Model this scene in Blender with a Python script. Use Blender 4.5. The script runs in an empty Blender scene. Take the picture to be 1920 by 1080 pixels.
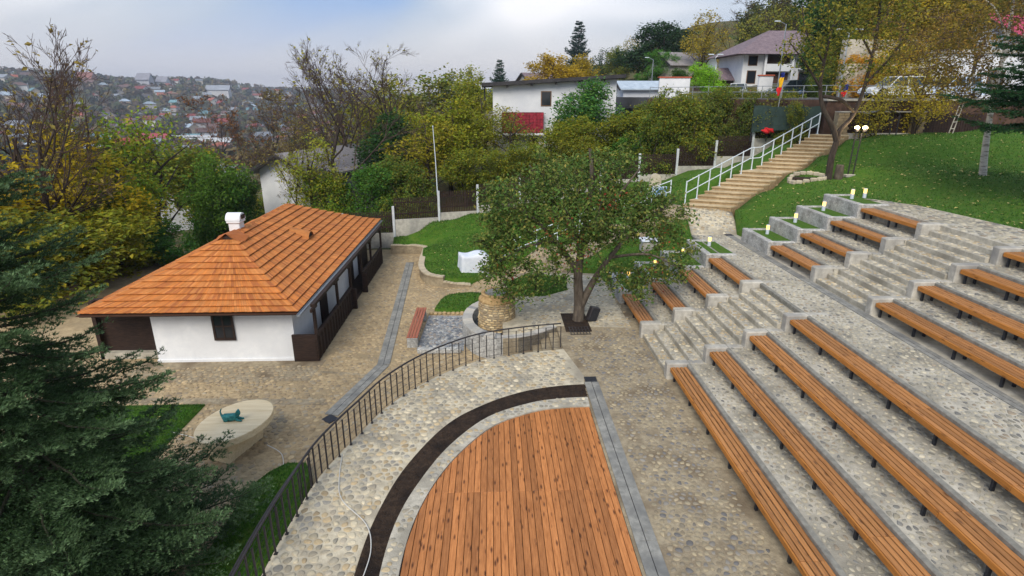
import bpy, bmesh, math, random
import numpy as np
from mathutils import Vector, Matrix
R = math.radians
random.seed(7); rng = np.random.default_rng(11)
sc = bpy.context.scene
COL = sc.collection

# ------------------------------------------------------------------ camera, sky, sun, exposure
CAMZ = 8.6
cam_d = bpy.data.cameras.new('camera'); cam = bpy.data.objects.new('camera', cam_d); COL.objects.link(cam)
cam.location = (0, 0, CAMZ); cam.rotation_euler = (R(90 - 18.562), 0, R(-1.914))
cam_d.sensor_width = 36; cam_d.lens = 36 * 1078 / 1920; cam_d.clip_start = 0.1; cam_d.clip_end = 12000
sc.camera = cam

SKY_OFF = (4.3, 1.4, 0.7)
SUN_EL, SUN_AZ = 42, 200          # azimuth clockwise from +Y: behind and a little left of the camera
w = bpy.data.worlds.new('World'); sc.world = w; w.use_nodes = True
nt = w.node_tree; N = nt.nodes; L = nt.links; N.clear()
out = N.new('ShaderNodeOutputWorld'); bg = N.new('ShaderNodeBackground'); bg.inputs['Strength'].default_value = 0.1
sky = N.new('ShaderNodeTexSky'); sky.sky_type = 'NISHITA'; sky.sun_disc = False
sky.sun_elevation = R(SUN_EL); sky.sun_rotation = R(SUN_AZ); sky.altitude = 200; sky.dust_density = 2.0
tc = N.new('ShaderNodeTexCoord'); sep = N.new('ShaderNodeSeparateXYZ'); L.new(tc.outputs['Generated'], sep.inputs[0])
def wmath(op, a, b=None):
    n = N.new('ShaderNodeMath'); n.operation = op
    for i, v in enumerate((a, b)):
        if v is None: continue
        if isinstance(v, (int, float)): n.inputs[i].default_value = v
        else: L.new(v, n.inputs[i])
    return n.outputs[0]
comb = N.new('ShaderNodeMapping'); comb.inputs['Scale'].default_value = (2.2, 2.2, 7.0); comb.inputs['Location'].default_value = SKY_OFF; comb.inputs['Rotation'].default_value = (0.10, -0.12, 0)
L.new(tc.outputs['Generated'], comb.inputs[0])
nz = N.new('ShaderNodeTexNoise'); nz.inputs['Scale'].default_value = 0.8; nz.inputs['Detail'].default_value = 3; nz.inputs['Roughness'].default_value = 0.42
nz.inputs['Distortion'].default_value = 0.4
L.new(comb.outputs[0], nz.inputs['Vector'])
cr = N.new('ShaderNodeValToRGB'); L.new(nz.outputs['Fac'], cr.inputs[0])
el = cr.color_ramp.elements
el[0].position = 0.38; el[0].color = (1.15, 1.95, 3.6, 1)
el[1].position = 0.48; el[1].color = (2.0, 2.5, 3.35, 1)
e = el.new(0.56); e.color = (2.75, 3.05, 3.55, 1)
e = el.new(0.67); e.color = (5.3, 5.15, 5.2, 1)
mixs = N.new('ShaderNodeMixRGB'); mixs.inputs[0].default_value = 0.88
L.new(sky.outputs[0], mixs.inputs[1]); L.new(cr.outputs[0], mixs.inputs[2])
hzf = N.new('ShaderNodeMapRange'); hzf.interpolation_type = 'SMOOTHSTEP'; hzf.inputs['From Min'].default_value = 0.0; hzf.inputs['From Max'].default_value = 0.16; hzf.inputs['To Min'].default_value = 0.75; hzf.inputs['To Max'].default_value = 0.0
L.new(sep.outputs[2], hzf.inputs['Value']); mixh = N.new('ShaderNodeMixRGB'); L.new(hzf.outputs[0], mixh.inputs[0]); L.new(mixs.outputs[0], mixh.inputs[1]); mixh.inputs[2].default_value = (4.3, 3.95, 3.7, 1)
L.new(mixh.outputs[0], bg.inputs['Color']); L.new(bg.outputs[0], out.inputs['Surface'])
sun_d = bpy.data.lights.new('sun', 'SUN'); sun_d.energy = 1.5; sun_d.angle = R(35); sun_d.color = (1, 0.93, 0.82)
sun = bpy.data.objects.new('sun', sun_d); COL.objects.link(sun)
sd = Vector((math.sin(R(SUN_AZ)) * math.cos(R(SUN_EL)), math.cos(R(SUN_AZ)) * math.cos(R(SUN_EL)), math.sin(R(SUN_EL))))
sun.rotation_euler = (-sd).to_track_quat('-Z', 'Y').to_euler(); sun.location = sd * 60
vs = sc.view_settings; vs.view_transform = 'Standard'; vs.look = 'None'; vs.gamma = 1; vs.use_curve_mapping = False; vs.exposure = 1.16
cy = sc.cycles; cy.max_bounces = 5; cy.diffuse_bounces = 2; cy.glossy_bounces = 2; cy.transmission_bounces = 3; cy.transparent_max_bounces = 6
cy.volume_bounces = 0; cy.use_denoising = True; cy.caustics_reflective = False; cy.caustics_refractive = False

# ------------------------------------------------------------------ helpers
ORG = {}
def lin(r, g, b):
    f = lambda c: (c / 255 / 12.92) if c / 255 <= 0.04045 else ((c / 255 + 0.055) / 1.055) ** 2.4
    return (f(r), f(g), f(b))
def tone(c, a, b):
    k = random.uniform(a, b); return tuple(v * k for v in c)
def link(o, parent=None):
    COL.objects.link(o)
    if parent is not None: o.parent = parent
    return o
def org(o): return ORG.get(o.name, (0., 0., 0.)) if o is not None else (0., 0., 0.)
def tag(o, label=None, cat=None, group=None, kind=None):
    if label: o['label'] = label
    if cat: o['category'] = cat
    if group: o['group'] = group
    if kind: o['kind'] = kind
    return o
def thing(name, label, cat, loc=(0, 0, 0), group=None):
    o = bpy.data.objects.new(name, None); o.empty_display_size = 0.2; link(o); o.location = loc; ORG[o.name] = tuple(loc)
    return tag(o, label, cat, group)
def mesh_np(name, v, faces_idx, loops_n, mat, parent=None, tint=None, smooth=False):
    """v (n,3) world coords, faces_idx flat loop indices, loops_n per-face counts"""
    v = np.asarray(v, dtype=np.float32).reshape(-1, 3)
    if parent is not None: v = v - np.array(org(parent), dtype=np.float32)
    me = bpy.data.meshes.new(name)
    fi = np.asarray(faces_idx, dtype=np.int32).ravel(); ln = np.asarray(loops_n, dtype=np.int32).ravel()
    me.vertices.add(len(v)); me.vertices.foreach_set('co', v.ravel())
    me.loops.add(len(fi)); me.loops.foreach_set('vertex_index', fi)
    me.polygons.add(len(ln)); st = np.zeros(len(ln), dtype=np.int32); st[1:] = np.cumsum(ln)[:-1]
    me.polygons.foreach_set('loop_start', st); me.polygons.foreach_set('loop_total', ln)
    me.update(calc_edges=True)
    me.polygons.foreach_set('use_smooth', np.full(len(ln), bool(smooth)))
    if tint is not None:
        a = me.color_attributes.new('tint', 'FLOAT_COLOR', 'POINT')
        t = np.asarray(tint, dtype=np.float32).reshape(-1, 3); t4 = np.ones((len(v), 4), dtype=np.float32); t4[:, :3] = t
        a.data.foreach_set('color', t4.ravel())
    if mat is not None: me.materials.append(mat)
    o = bpy.data.objects.new(name, me); link(o, parent)
    ORG[o.name] = org(parent)
    return o
class MB:
    """collects faces in world coordinates; build() links them as one mesh object"""
    def __init__(s): s.v = []; s.f = []; s.t = []; s.tc = (1, 1, 1)
    def add(s, vs, fs):
        b = len(s.v); s.v.extend([tuple(p) for p in vs]); s.f.extend([[b + i for i in f] for f in fs]); s.t.extend([s.tc] * len(vs))
    def box(s, x0, x1, y0, y1, z0, z1, c=0.0, M=None):
        """box with optional chamfer c; M optional matrix applied after"""
        x0, x1 = min(x0, x1), max(x0, x1); y0, y1 = min(y0, y1), max(y0, y1); z0, z1 = min(z0, z1), max(z0, z1)
        if c <= 0:
            vs = [(x0, y0, z0), (x1, y0, z0), (x1, y1, z0), (x0, y1, z0), (x0, y0, z1), (x1, y0, z1), (x1, y1, z1), (x0, y1, z1)]
            fs = [(3, 2, 1, 0), (4, 5, 6, 7), (0, 1, 5, 4), (1, 2, 6, 5), (2, 3, 7, 6), (3, 0, 4, 7)]
        else:
            c = min(c, (x1 - x0) * .45, (y1 - y0) * .45, (z1 - z0) * .45); vs = []; idx = {}
            for ix, X in ((0, (x0, x0 + c)), (1, (x1, x1 - c))):
                for iy, Y in ((0, (y0, y0 + c)), (1, (y1, y1 - c))):
                    for iz, Z in ((0, (z0, z0 + c)), (1, (z1, z1 - c))):
                        for ax in range(3):
                            idx[ix, iy, iz, ax] = len(vs)
                            vs.append((X[0] if ax == 0 else X[1], Y[0] if ax == 1 else Y[1], Z[0] if ax == 2 else Z[1]))
            g = lambda *k: idx[k]; fs = []
            for s_ in (0, 1):
                q = [g(s_, 0, 0, 0), g(s_, 1, 0, 0), g(s_, 1, 1, 0), g(s_, 0, 1, 0)]; fs.append(q if s_ else q[::-1])
                q = [g(0, s_, 0, 1), g(0, s_, 1, 1), g(1, s_, 1, 1), g(1, s_, 0, 1)]; fs.append(q if s_ else q[::-1])
                q = [g(0, 0, s_, 2), g(1, 0, s_, 2), g(1, 1, s_, 2), g(0, 1, s_, 2)]; fs.append(q if s_ else q[::-1])
            for a in (0, 1):
                for b in (0, 1):
                    fl = (a == b)
                    q = [g(a, b, 0, 0), g(a, b, 1, 0), g(a, b, 1, 1), g(a, b, 0, 1)]; fs.append(q if not fl else q[::-1])
                    q = [g(a, 0, b, 0), g(a, 1, b, 0), g(a, 1, b, 2), g(a, 0, b, 2)]; fs.append(q if fl else q[::-1])
                    q = [g(0, a, b, 1), g(1, a, b, 1), g(1, a, b, 2), g(0, a, b, 2)]; fs.append(q if not fl else q[::-1])
                    for d in (0, 1):
                        q = [g(a, b, d, 0), g(a, b, d, 1), g(a, b, d, 2)]; fs.append(q if (a + b + d) % 2 else q[::-1])
        if M is not None: vs = [tuple(M @ Vector(p)) for p in vs]
        s.add(vs, fs)
    def prism(s, poly, z0, z1, inset=0.0):
        """vertical prism over a 2-D polygon (ccw); z may be callables"""
        a = sum(poly[i][0] * poly[(i + 1) % len(poly)][1] - poly[(i + 1) % len(poly)][0] * poly[i][1] for i in range(len(poly)))
        if a < 0: poly = poly[::-1]
        n = len(poly); Z0 = z0 if callable(z0) else (lambda x, y: z0); Z1 = z1 if callable(z1) else (lambda x, y: z1)
        vs = [(x, y, Z0(x, y)) for x, y in poly] + [(x, y, Z1(x, y)) for x, y in poly]
        s.add(vs, [list(range(n - 1, -1, -1)), list(range(n, 2 * n))] + [(i, (i + 1) % n, n + (i + 1) % n, n + i) for i in range(n)])
    def tube(s, pts, rad, n=6, caps=True):
        pts = [Vector(p) for p in pts]; m = len(pts)
        rad = [rad] * m if isinstance(rad, (int, float)) else rad
        vs = []; up = None
        for i in range(m):
            t = (pts[min(i + 1, m - 1)] - pts[max(i - 1, 0)])
            t = t.normalized() if t.length > 1e-9 else Vector((0, 0, 1))
            if up is None: up = t.orthogonal().normalized()
            a = (up - t * up.dot(t)); a = a.normalized() if a.length > 1e-6 else t.orthogonal().normalized(); up = a; b = t.cross(a)
            for k in range(n):
                q = 2 * math.pi * k / n; vs.append(pts[i] + (a * math.cos(q) + b * math.sin(q)) * rad[i])
        fs = [(i * n + k, i * n + (k + 1) % n, (i + 1) * n + (k + 1) % n, (i + 1) * n + k) for i in range(m - 1) for k in range(n)]
        if caps: fs += [list(range(n - 1, -1, -1)), list(range((m - 1) * n, m * n))]
        s.add(vs, fs)
    def lathe(s, prof, c, n=24, jit=0.0, sx=1.0, sy=1.0):
        """prof list of (r,z); closed top/bottom if r==0 omitted -> ngon caps"""
        vs = []
        for r, z in prof:
            for k in range(n):
                q = 2 * math.pi * k / n; rr = r * (1 + random.uniform(-jit, jit)); vs.append((c[0] + rr * sx * math.cos(q), c[1] + rr * sy * math.sin(q), c[2] + z))
        m = len(prof)
        fs = [(i * n + k, i * n + (k + 1) % n, (i + 1) * n + (k + 1) % n, (i + 1) * n + k) for i in range(m - 1) for k in range(n)]
        fs += [list(range(n - 1, -1, -1)), list(range((m - 1) * n, m * n))]
        s.add(vs, fs)
    def build(s, name, mat, parent=None, smooth=False):
        fi = [i for f in s.f for i in f]; ln = [len(f) for f in s.f]
        has_t = any(t != (1, 1, 1) for t in s.t)
        return mesh_np(name, s.v, fi, ln, mat, parent, s.t if has_t else None, smooth)
def struct(o): o['kind'] = 'structure'; return o
def catmull(P, k=6):
    P = [np.array(p, float) for p in P]; out = []
    for i in range(len(P) - 1):
        p0 = P[max(i - 1, 0)]; p1 = P[i]; p2 = P[i + 1]; p3 = P[min(i + 2, len(P) - 1)]
        for j in range(k):
            t = j / k
            out.append(tuple(0.5 * ((2 * p1) + (-p0 + p2) * t + (2 * p0 - 5 * p1 + 4 * p2 - p3) * t * t + (-p0 + 3 * p1 - 3 * p2 + p3) * t ** 3)))
    out.append(tuple(P[-1])); return out
def pip(x, y, poly):
    c = False; j = len(poly) - 1
    for i in range(len(poly)):
        xi, yi = poly[i][0], poly[i][1]; xj, yj = poly[j][0], poly[j][1]
        if (yi > y) != (yj > y) and x < (xj - xi) * (y - yi) / (yj - yi) + xi: c = not c
        j = i
    return c
def pip_np(x, y, poly):
    c = np.zeros(x.shape, bool); j = len(poly) - 1
    for i in range(len(poly)):
        xi, yi = poly[i][0], poly[i][1]; xj, yj = poly[j][0], poly[j][1]
        if yi != yj: c ^= ((yi > y) != (yj > y)) & (x < (xj - xi) * (y - yi) / (yj - yi) + xi)
        j = i
    return c
def edge_dist(x, y, poly):
    d = 1e9
    for i in range(len(poly)):
        ax, ay = poly[i][:2]; bx, by = poly[(i + 1) % len(poly)][:2]
        dx, dy = bx - ax, by - ay; t = max(0, min(1, ((x - ax) * dx + (y - ay) * dy) / (dx * dx + dy * dy + 1e-12)))
        d = min(d, math.hypot(x - ax - t * dx, y - ay - t * dy))
    return d
class IDW:
    """smooth height field through control points"""
    def __init__(s, pts, p=3.0, eps=1.0): s.P = np.array(pts, float); s.p = p; s.e = eps
    def __call__(s, x, y):
        X = np.atleast_1d(np.asarray(x, float)); Y = np.atleast_1d(np.asarray(y, float)); sh = X.shape; X = X.ravel(); Y = Y.ravel()
        d2 = (X[:, None] - s.P[None, :, 0]) ** 2 + (Y[:, None] - s.P[None, :, 1]) ** 2 + s.e ** 2
        w_ = d2 ** (-s.p / 2); z = (w_ * s.P[None, :, 2]).sum(1) / w_.sum(1)
        return z.reshape(sh) if np.ndim(x) else float(z[0])

# ------------------------------------------------------------------ materials (all procedural)
MATS = {}
def mat(name, c1, c2=None, scale=6.0, detail=6, rough=0.8, bump=0.0, bscale=None, tint=False, metallic=0.0, spec=0.3, c3=None, voro=0.0, vscale=10.0,
        stretch=None, emit=None, estr=0.0, coat=0.0, contrast=(0.35, 0.65)):
    """noise-mottled principled material in object space (all meshes are laid out in metres)"""
    m = bpy.data.materials.new(name); m.use_nodes = True; t = m.node_tree; n = t.nodes; l = t.links
    b = n['Principled BSDF']; b.inputs['Roughness'].default_value = rough; b.inputs['Metallic'].default_value = metallic
    b.inputs['Specular IOR Level'].default_value = spec
    if coat: b.inputs['Coat Weight'].default_value = coat
    col = None; tcn = n.new('ShaderNodeTexCoord'); vec = tcn.outputs['Object']
    if stretch:
        mp = n.new('ShaderNodeMapping'); mp.inputs['Scale'].default_value = stretch; l.new(vec, mp.inputs[0]); vec = mp.outputs[0]
    if c2 is None: 
        rgb = n.new('ShaderNodeRGB'); rgb.outputs[0].default_value = (*c1, 1); col = rgb.outputs[0]
    else:
        no = n.new('ShaderNodeTexNoise'); no.inputs['Scale'].default_value = scale; no.inputs['Detail'].default_value = detail; no.inputs['Roughness'].default_value = 0.62
        l.new(vec, no.inputs['Vector'])
        r = n.new('ShaderNodeValToRGB'); r.color_ramp.elements[0].position = contrast[0]; r.color_ramp.elements[1].position = contrast[1]
        r.color_ramp.elements[0].color = (*c1, 1); r.color_ramp.elements[1].color = (*c2, 1); l.new(no.outputs['Fac'], r.inputs[0]); col = r.outputs[0]
        if c3 is not None:
            no2 = n.new('ShaderNodeTexNoise'); no2.inputs['Scale'].default_value = scale * 0.17; no2.inputs['Detail'].default_value = 4; l.new(vec, no2.inputs['Vector'])
            r2 = n.new('ShaderNodeValToRGB'); r2.color_ramp.elements[0].position = 0.45; r2.color_ramp.elements[1].position = 0.68; l.new(no2.outputs['Fac'], r2.inputs[0])
            mx = n.new('ShaderNodeMixRGB'); l.new(r2.outputs[0], mx.inputs[0]); l.new(col, mx.inputs[1]); mx.inputs[2].default_value = (*c3, 1); col = mx.outputs[0]
    if voro > 0:
        vo = n.new('ShaderNodeTexVoronoi'); vo.inputs['Scale'].default_value = vscale; l.new(vec, vo.inputs['Vector'])
        rv = n.new('ShaderNodeValToRGB'); l.new(vo.outputs['Color'], rv.inputs[0]); rv.color_ramp.elements[0].color = (1 - voro,) * 3 + (1,); rv.color_ramp.elements[1].color = (1 + voro * .6,) * 3 + (1,)
        mv = n.new('ShaderNodeMixRGB'); mv.blend_type = 'MULTIPLY'; mv.inputs[0].default_value = 1; l.new(col, mv.inputs[1]); l.new(rv.outputs[0], mv.inputs[2]); col = mv.outputs[0]
    if tint:
        at = n.new('ShaderNodeAttribute'); at.attribute_name = 'tint'
        mt = n.new('ShaderNodeMixRGB'); mt.blend_type = 'MULTIPLY'; mt.inputs[0].default_value = 1; l.new(col, mt.inputs[1]); l.new(at.outputs['Color'], mt.inputs[2]); col = mt.outputs[0]
    l.new(col, b.inputs['Base Color'])
    if bump:
        nb = n.new('ShaderNodeTexNoise'); nb.inputs['Scale'].default_value = bscale or scale * 3; nb.inputs['Detail'].default_value = 5; l.new(vec, nb.inputs['Vector'])
        bp = n.new('ShaderNodeBump'); bp.inputs['Strength'].default_value = min(1, bump); bp.inputs['Distance'].default_value = 0.02 * max(1, bump); l.new(nb.outputs['Fac'], bp.inputs['Height']); l.new(bp.outputs[0], b.inputs['Normal'])
    if emit: b.inputs['Emission Color'].default_value = (*emit, 1); b.inputs['Emission Strength'].default_value = estr
    MATS[name] = m; return m
def wood(name, a, b_, knots=0.6, axis='Y', rough=0.55, grain=1.0, ring=14.0, var=0.25):
    """boards running along axis: stretched grain, knots, per-board tone"""
    m = bpy.data.materials.new(name); m.use_nodes = True; t = m.node_tree; n = t.nodes; l = t.links; p = n['Principled BSDF']
    p.inputs['Roughness'].default_value = rough; p.inputs['Specular IOR Level'].default_value = 0.35
    tcn = n.new('ShaderNodeTexCoord'); oi = n.new('ShaderNodeObjectInfo')
    mp = n.new('ShaderNodeMapping'); s = {'X': (1.2, ring, ring), 'Y': (ring, 1.2, ring), 'Z': (ring, ring, 1.2)}[axis]; mp.inputs['Scale'].default_value = s
    off = n.new('ShaderNodeVectorMath'); off.operation = 'SCALE'; off.inputs[0].default_value = (31.0, 17.0, 9.0); l.new(oi.outputs['Random'], off.inputs['Scale'])
    ad = n.new('ShaderNodeVectorMath'); l.new(tcn.outputs['Object'], ad.inputs[0]); l.new(off.outputs[0], ad.inputs[1])
    l.new(ad.outputs[0], mp.inputs[0])
    no = n.new('ShaderNodeTexNoise'); no.inputs['Scale'].default_value = 2.2 * grain; no.inputs['Detail'].default_value = 8; no.inputs['Roughness'].default_value = 0.6; l.new(mp.outputs[0], no.inputs['Vector'])
    r = n.new('ShaderNodeValToRGB'); r.color_ramp.elements[0].position = 0.3; r.color_ramp.elements[1].position = 0.7
    r.color_ramp.elements[0].color = (*a, 1); r.color_ramp.elements[1].color = (*b_, 1); l.new(no.outputs['Fac'], r.inputs[0])
    mp2 = n.new('ShaderNodeMapping'); k = {'X': (2.6, 9, 9), 'Y': (9, 2.6, 9), 'Z': (9, 9, 2.6)}[axis]; mp2.inputs['Scale'].default_value = k; l.new(ad.outputs[0], mp2.inputs[0])
    vo = n.new('ShaderNodeTexVoronoi'); vo.inputs['Scale'].default_value = 0.95; l.new(mp2.outputs[0], vo.inputs['Vector'])
    rk = n.new('ShaderNodeValToRGB'); rk.color_ramp.elements[0].position = 0.09; rk.color_ramp.elements[0].color = (1, 1, 1, 1); rk.color_ramp.elements[1].position = 0.27; rk.color_ramp.elements[1].color = (0, 0, 0, 1)
    l.new(vo.outputs['Distance'], rk.inputs[0])
    kf = n.new('ShaderNodeMath'); kf.operation = 'MULTIPLY'; kf.inputs[1].default_value = knots; l.new(rk.outputs[0], kf.inputs[0])
    mx = n.new('ShaderNodeMixRGB'); l.new(kf.outputs[0], mx.inputs[0]); l.new(r.outputs[0], mx.inputs[1]); mx.inputs[2].default_value = (a[0] * .22, a[1] * .18, a[2] * .2, 1)
    tn = n.new('ShaderNodeMath'); tn.operation = 'MULTIPLY_ADD'; tn.inputs[1].default_value = 2 * var; tn.inputs[2].default_value = 1 - var; l.new(oi.outputs['Random'], tn.inputs[0])
    mt = n.new('ShaderNodeVectorMath'); mt.operation = 'SCALE'; l.new(mx.outputs[0], mt.inputs[0]); l.new(tn.outputs[0], mt.inputs['Scale'])
    l.new(mt.outputs[0], p.inputs['Base Color'])
    bp = n.new('ShaderNodeBump'); bp.inputs['Strength'].default_value = 0.25; bp.inputs['Distance'].default_value = 0.01; l.new(no.outputs['Fac'], bp.inputs['Height']); l.new(bp.outputs[0], p.inputs['Normal'])
    MATS[name] = m; return m

mat('mortar_white', lin(180, 169, 146), lin(208, 198, 174), 5, rough=0.9, bump=0.6, bscale=30, c3=lin(150, 142, 126))
mat('mortar_brown', lin(138, 126, 104), lin(170, 156, 130), 7, rough=0.92, bump=0.8, bscale=26, c3=lin(118, 104, 84))
mat('mortar_yard', lin(154, 134, 102), lin(186, 164, 128), 6, rough=0.95, bump=0.8, bscale=22, c3=lin(146, 130, 102))
mat('mortar_grey', lin(160, 154, 140), lin(196, 189, 172), 5, rough=0.9, bump=0.7, bscale=30, c3=lin(142, 136, 122))
mat('stone', (0.9, 0.9, 0.9), (1.1, 1.1, 1.1), 9, rough=0.75, bump=0.35, bscale=40, tint=True)
mat('concrete', lin(162, 157, 146), lin(194, 189, 177), 5, rough=0.85, bump=0.4, bscale=40, c3=lin(136, 134, 130))
mat('roughcast', lin(158, 157, 152), lin(205, 203, 197), 14, rough=0.95, bump=1.0, bscale=45, c3=lin(150, 148, 142), voro=0.28, vscale=16)
mat('slab', lin(124, 123, 117), lin(154, 152, 144), 7, rough=0.8, bump=0.25, bscale=60, c3=lin(110, 110, 107))
mat('edge_concrete', lin(116, 114, 106), lin(146, 143, 133), 6, rough=0.9, bump=0.4, bscale=40)
mat('soil', lin(38, 28, 21), lin(64, 50, 38), 9, rough=1.0, bump=1.6, bscale=22, c3=lin(30, 22, 17))
mat('grass', lin(44, 80, 12), lin(78, 118, 26), 22, rough=0.95, bump=1.2, bscale=70, c3=lin(84, 108, 32), contrast=(0.3, 0.7))
mat('blade', (0.85, 0.85, 0.85), (1.1, 1.1, 1.1), 5, rough=0.8, tint=True)
mat('black_iron', lin(34, 32, 34), lin(52, 48, 50), 20, rough=0.5, spec=0.5)
mat('white_metal', lin(196, 206, 214), lin(214, 222, 228), 8, rough=0.4, spec=0.5)
mat('galv', lin(150, 156, 162), lin(182, 188, 192), 12, rough=0.35, metallic=0.7)
mat('white_plaster', lin(218, 220, 222), lin(230, 231, 231), 3, rough=0.9, bump=0.25, bscale=14, c3=lin(212, 213, 214))
mat('dark_wood', lin(34, 24, 20), lin(58, 42, 34), 4, rough=0.7, stretch=(1, 1, 6), bump=0.4)
mat('pebble_bed', lin(120, 122, 124), lin(170, 170, 168), 8, rough=0.9, bump=0.6, bscale=30)
mat('sandstone', lin(150, 122, 82), lin(190, 160, 114), 7, rough=0.9, bump=0.5, bscale=25, tint=True)
mat('table_stone', lin(212, 190, 148), lin(230, 212, 176), 3, rough=0.55, bump=0.1, stretch=(0.4, 5, 5))
mat('water', lin(60, 66, 72), rough=0.08, spec=0.5)
mat('bronze', lin(28, 92, 96), lin(54, 132, 130), 14, rough=0.5, metallic=0.3)
mat('white_cloth', lin(206, 212, 222), lin(222, 227, 234), 4, rough=0.8, bump=0.3, bscale=9)
mat('cable', lin(205, 203, 196), rough=0.5)
mat('dark_steel', lin(46, 48, 54), lin(62, 64, 70), 20, rough=0.45, metallic=0.4)
mat('bollard_white', lin(196, 204, 214), rough=0.4)
mat('bollard_glow', lin(255, 225, 150), rough=0.5, emit=(1.0, 0.55, 0.12), estr=0.95)
mat('lamp_glow', lin(255, 230, 170), rough=0.5, emit=(1.0, 0.72, 0.32), estr=9.0)
mat('tarmac', lin(84, 84, 86), lin(104, 104, 104), 12, rough=0.9)
mat('earth', lin(66, 62, 36), lin(104, 92, 56), 3, rough=1.0, bump=1.0, bscale=8, c3=lin(62, 78, 34))
wood('deck_wood', lin(152, 94, 48), lin(194, 128, 74), knots=0.9, ring=12, var=0.24)
wood('bench_wood', lin(140, 92, 50), lin(186, 130, 76), knots=0.7, ring=26, var=0.2)
wood('bench_front', lin(156, 98, 40), lin(194, 128, 56), knots=0.6, ring=26, var=0.14)
wood('bench_red', lin(140, 78, 56), lin(186, 112, 84), knots=0.3, ring=26, var=0.1)
# ------------------------------------------------------------------ cobbles: every stone a raised Voronoi cell with its own edge
def clip_half(poly, nx, ny, d):
    out = []; m = len(poly)
    for i in range(m):
        ax, ay = poly[i]; bx, by = poly[(i + 1) % m]; da = nx * ax + ny * ay - d; db = nx * bx + ny * by - d
        if da <= 0: out.append((ax, ay))
        if (da < 0 < db) or (db < 0 < da):
            t = da / (da - db); out.append((ax + (bx - ax) * t, ay + (by - ay) * t))
    return out
PAL_WHITE = [(193, 181, 154), (179, 168, 144), (163, 154, 135), (149, 143, 128), (183, 164, 130), (169, 159, 140), (203, 191, 164), (153, 148, 137), (173, 154, 122)]
PAL_TERR = [(151, 145, 129), (161, 154, 136), (137, 133, 121), (171, 163, 143), (177, 168, 146), (121, 119, 113), (165, 157, 139), (153, 140, 121), (185, 176, 154), (173, 165, 144)]
PAL_BROWN = [(145, 132, 109), (137, 127, 109), (153, 141, 117), (129, 122, 111), (159, 146, 120), (139, 133, 123), (167, 153, 125), (117, 114, 111)]
PAL_YARD = [(161, 141, 109), (171, 151, 117), (153, 134, 105), (179, 158, 123), (147, 132, 109), (167, 148, 117), (157, 144, 121)]
PAL_GREY = [(120, 124, 130), (142, 145, 148), (162, 162, 160), (104, 110, 118), (176, 174, 168), (132, 134, 134), (150, 142, 134)]
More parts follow.
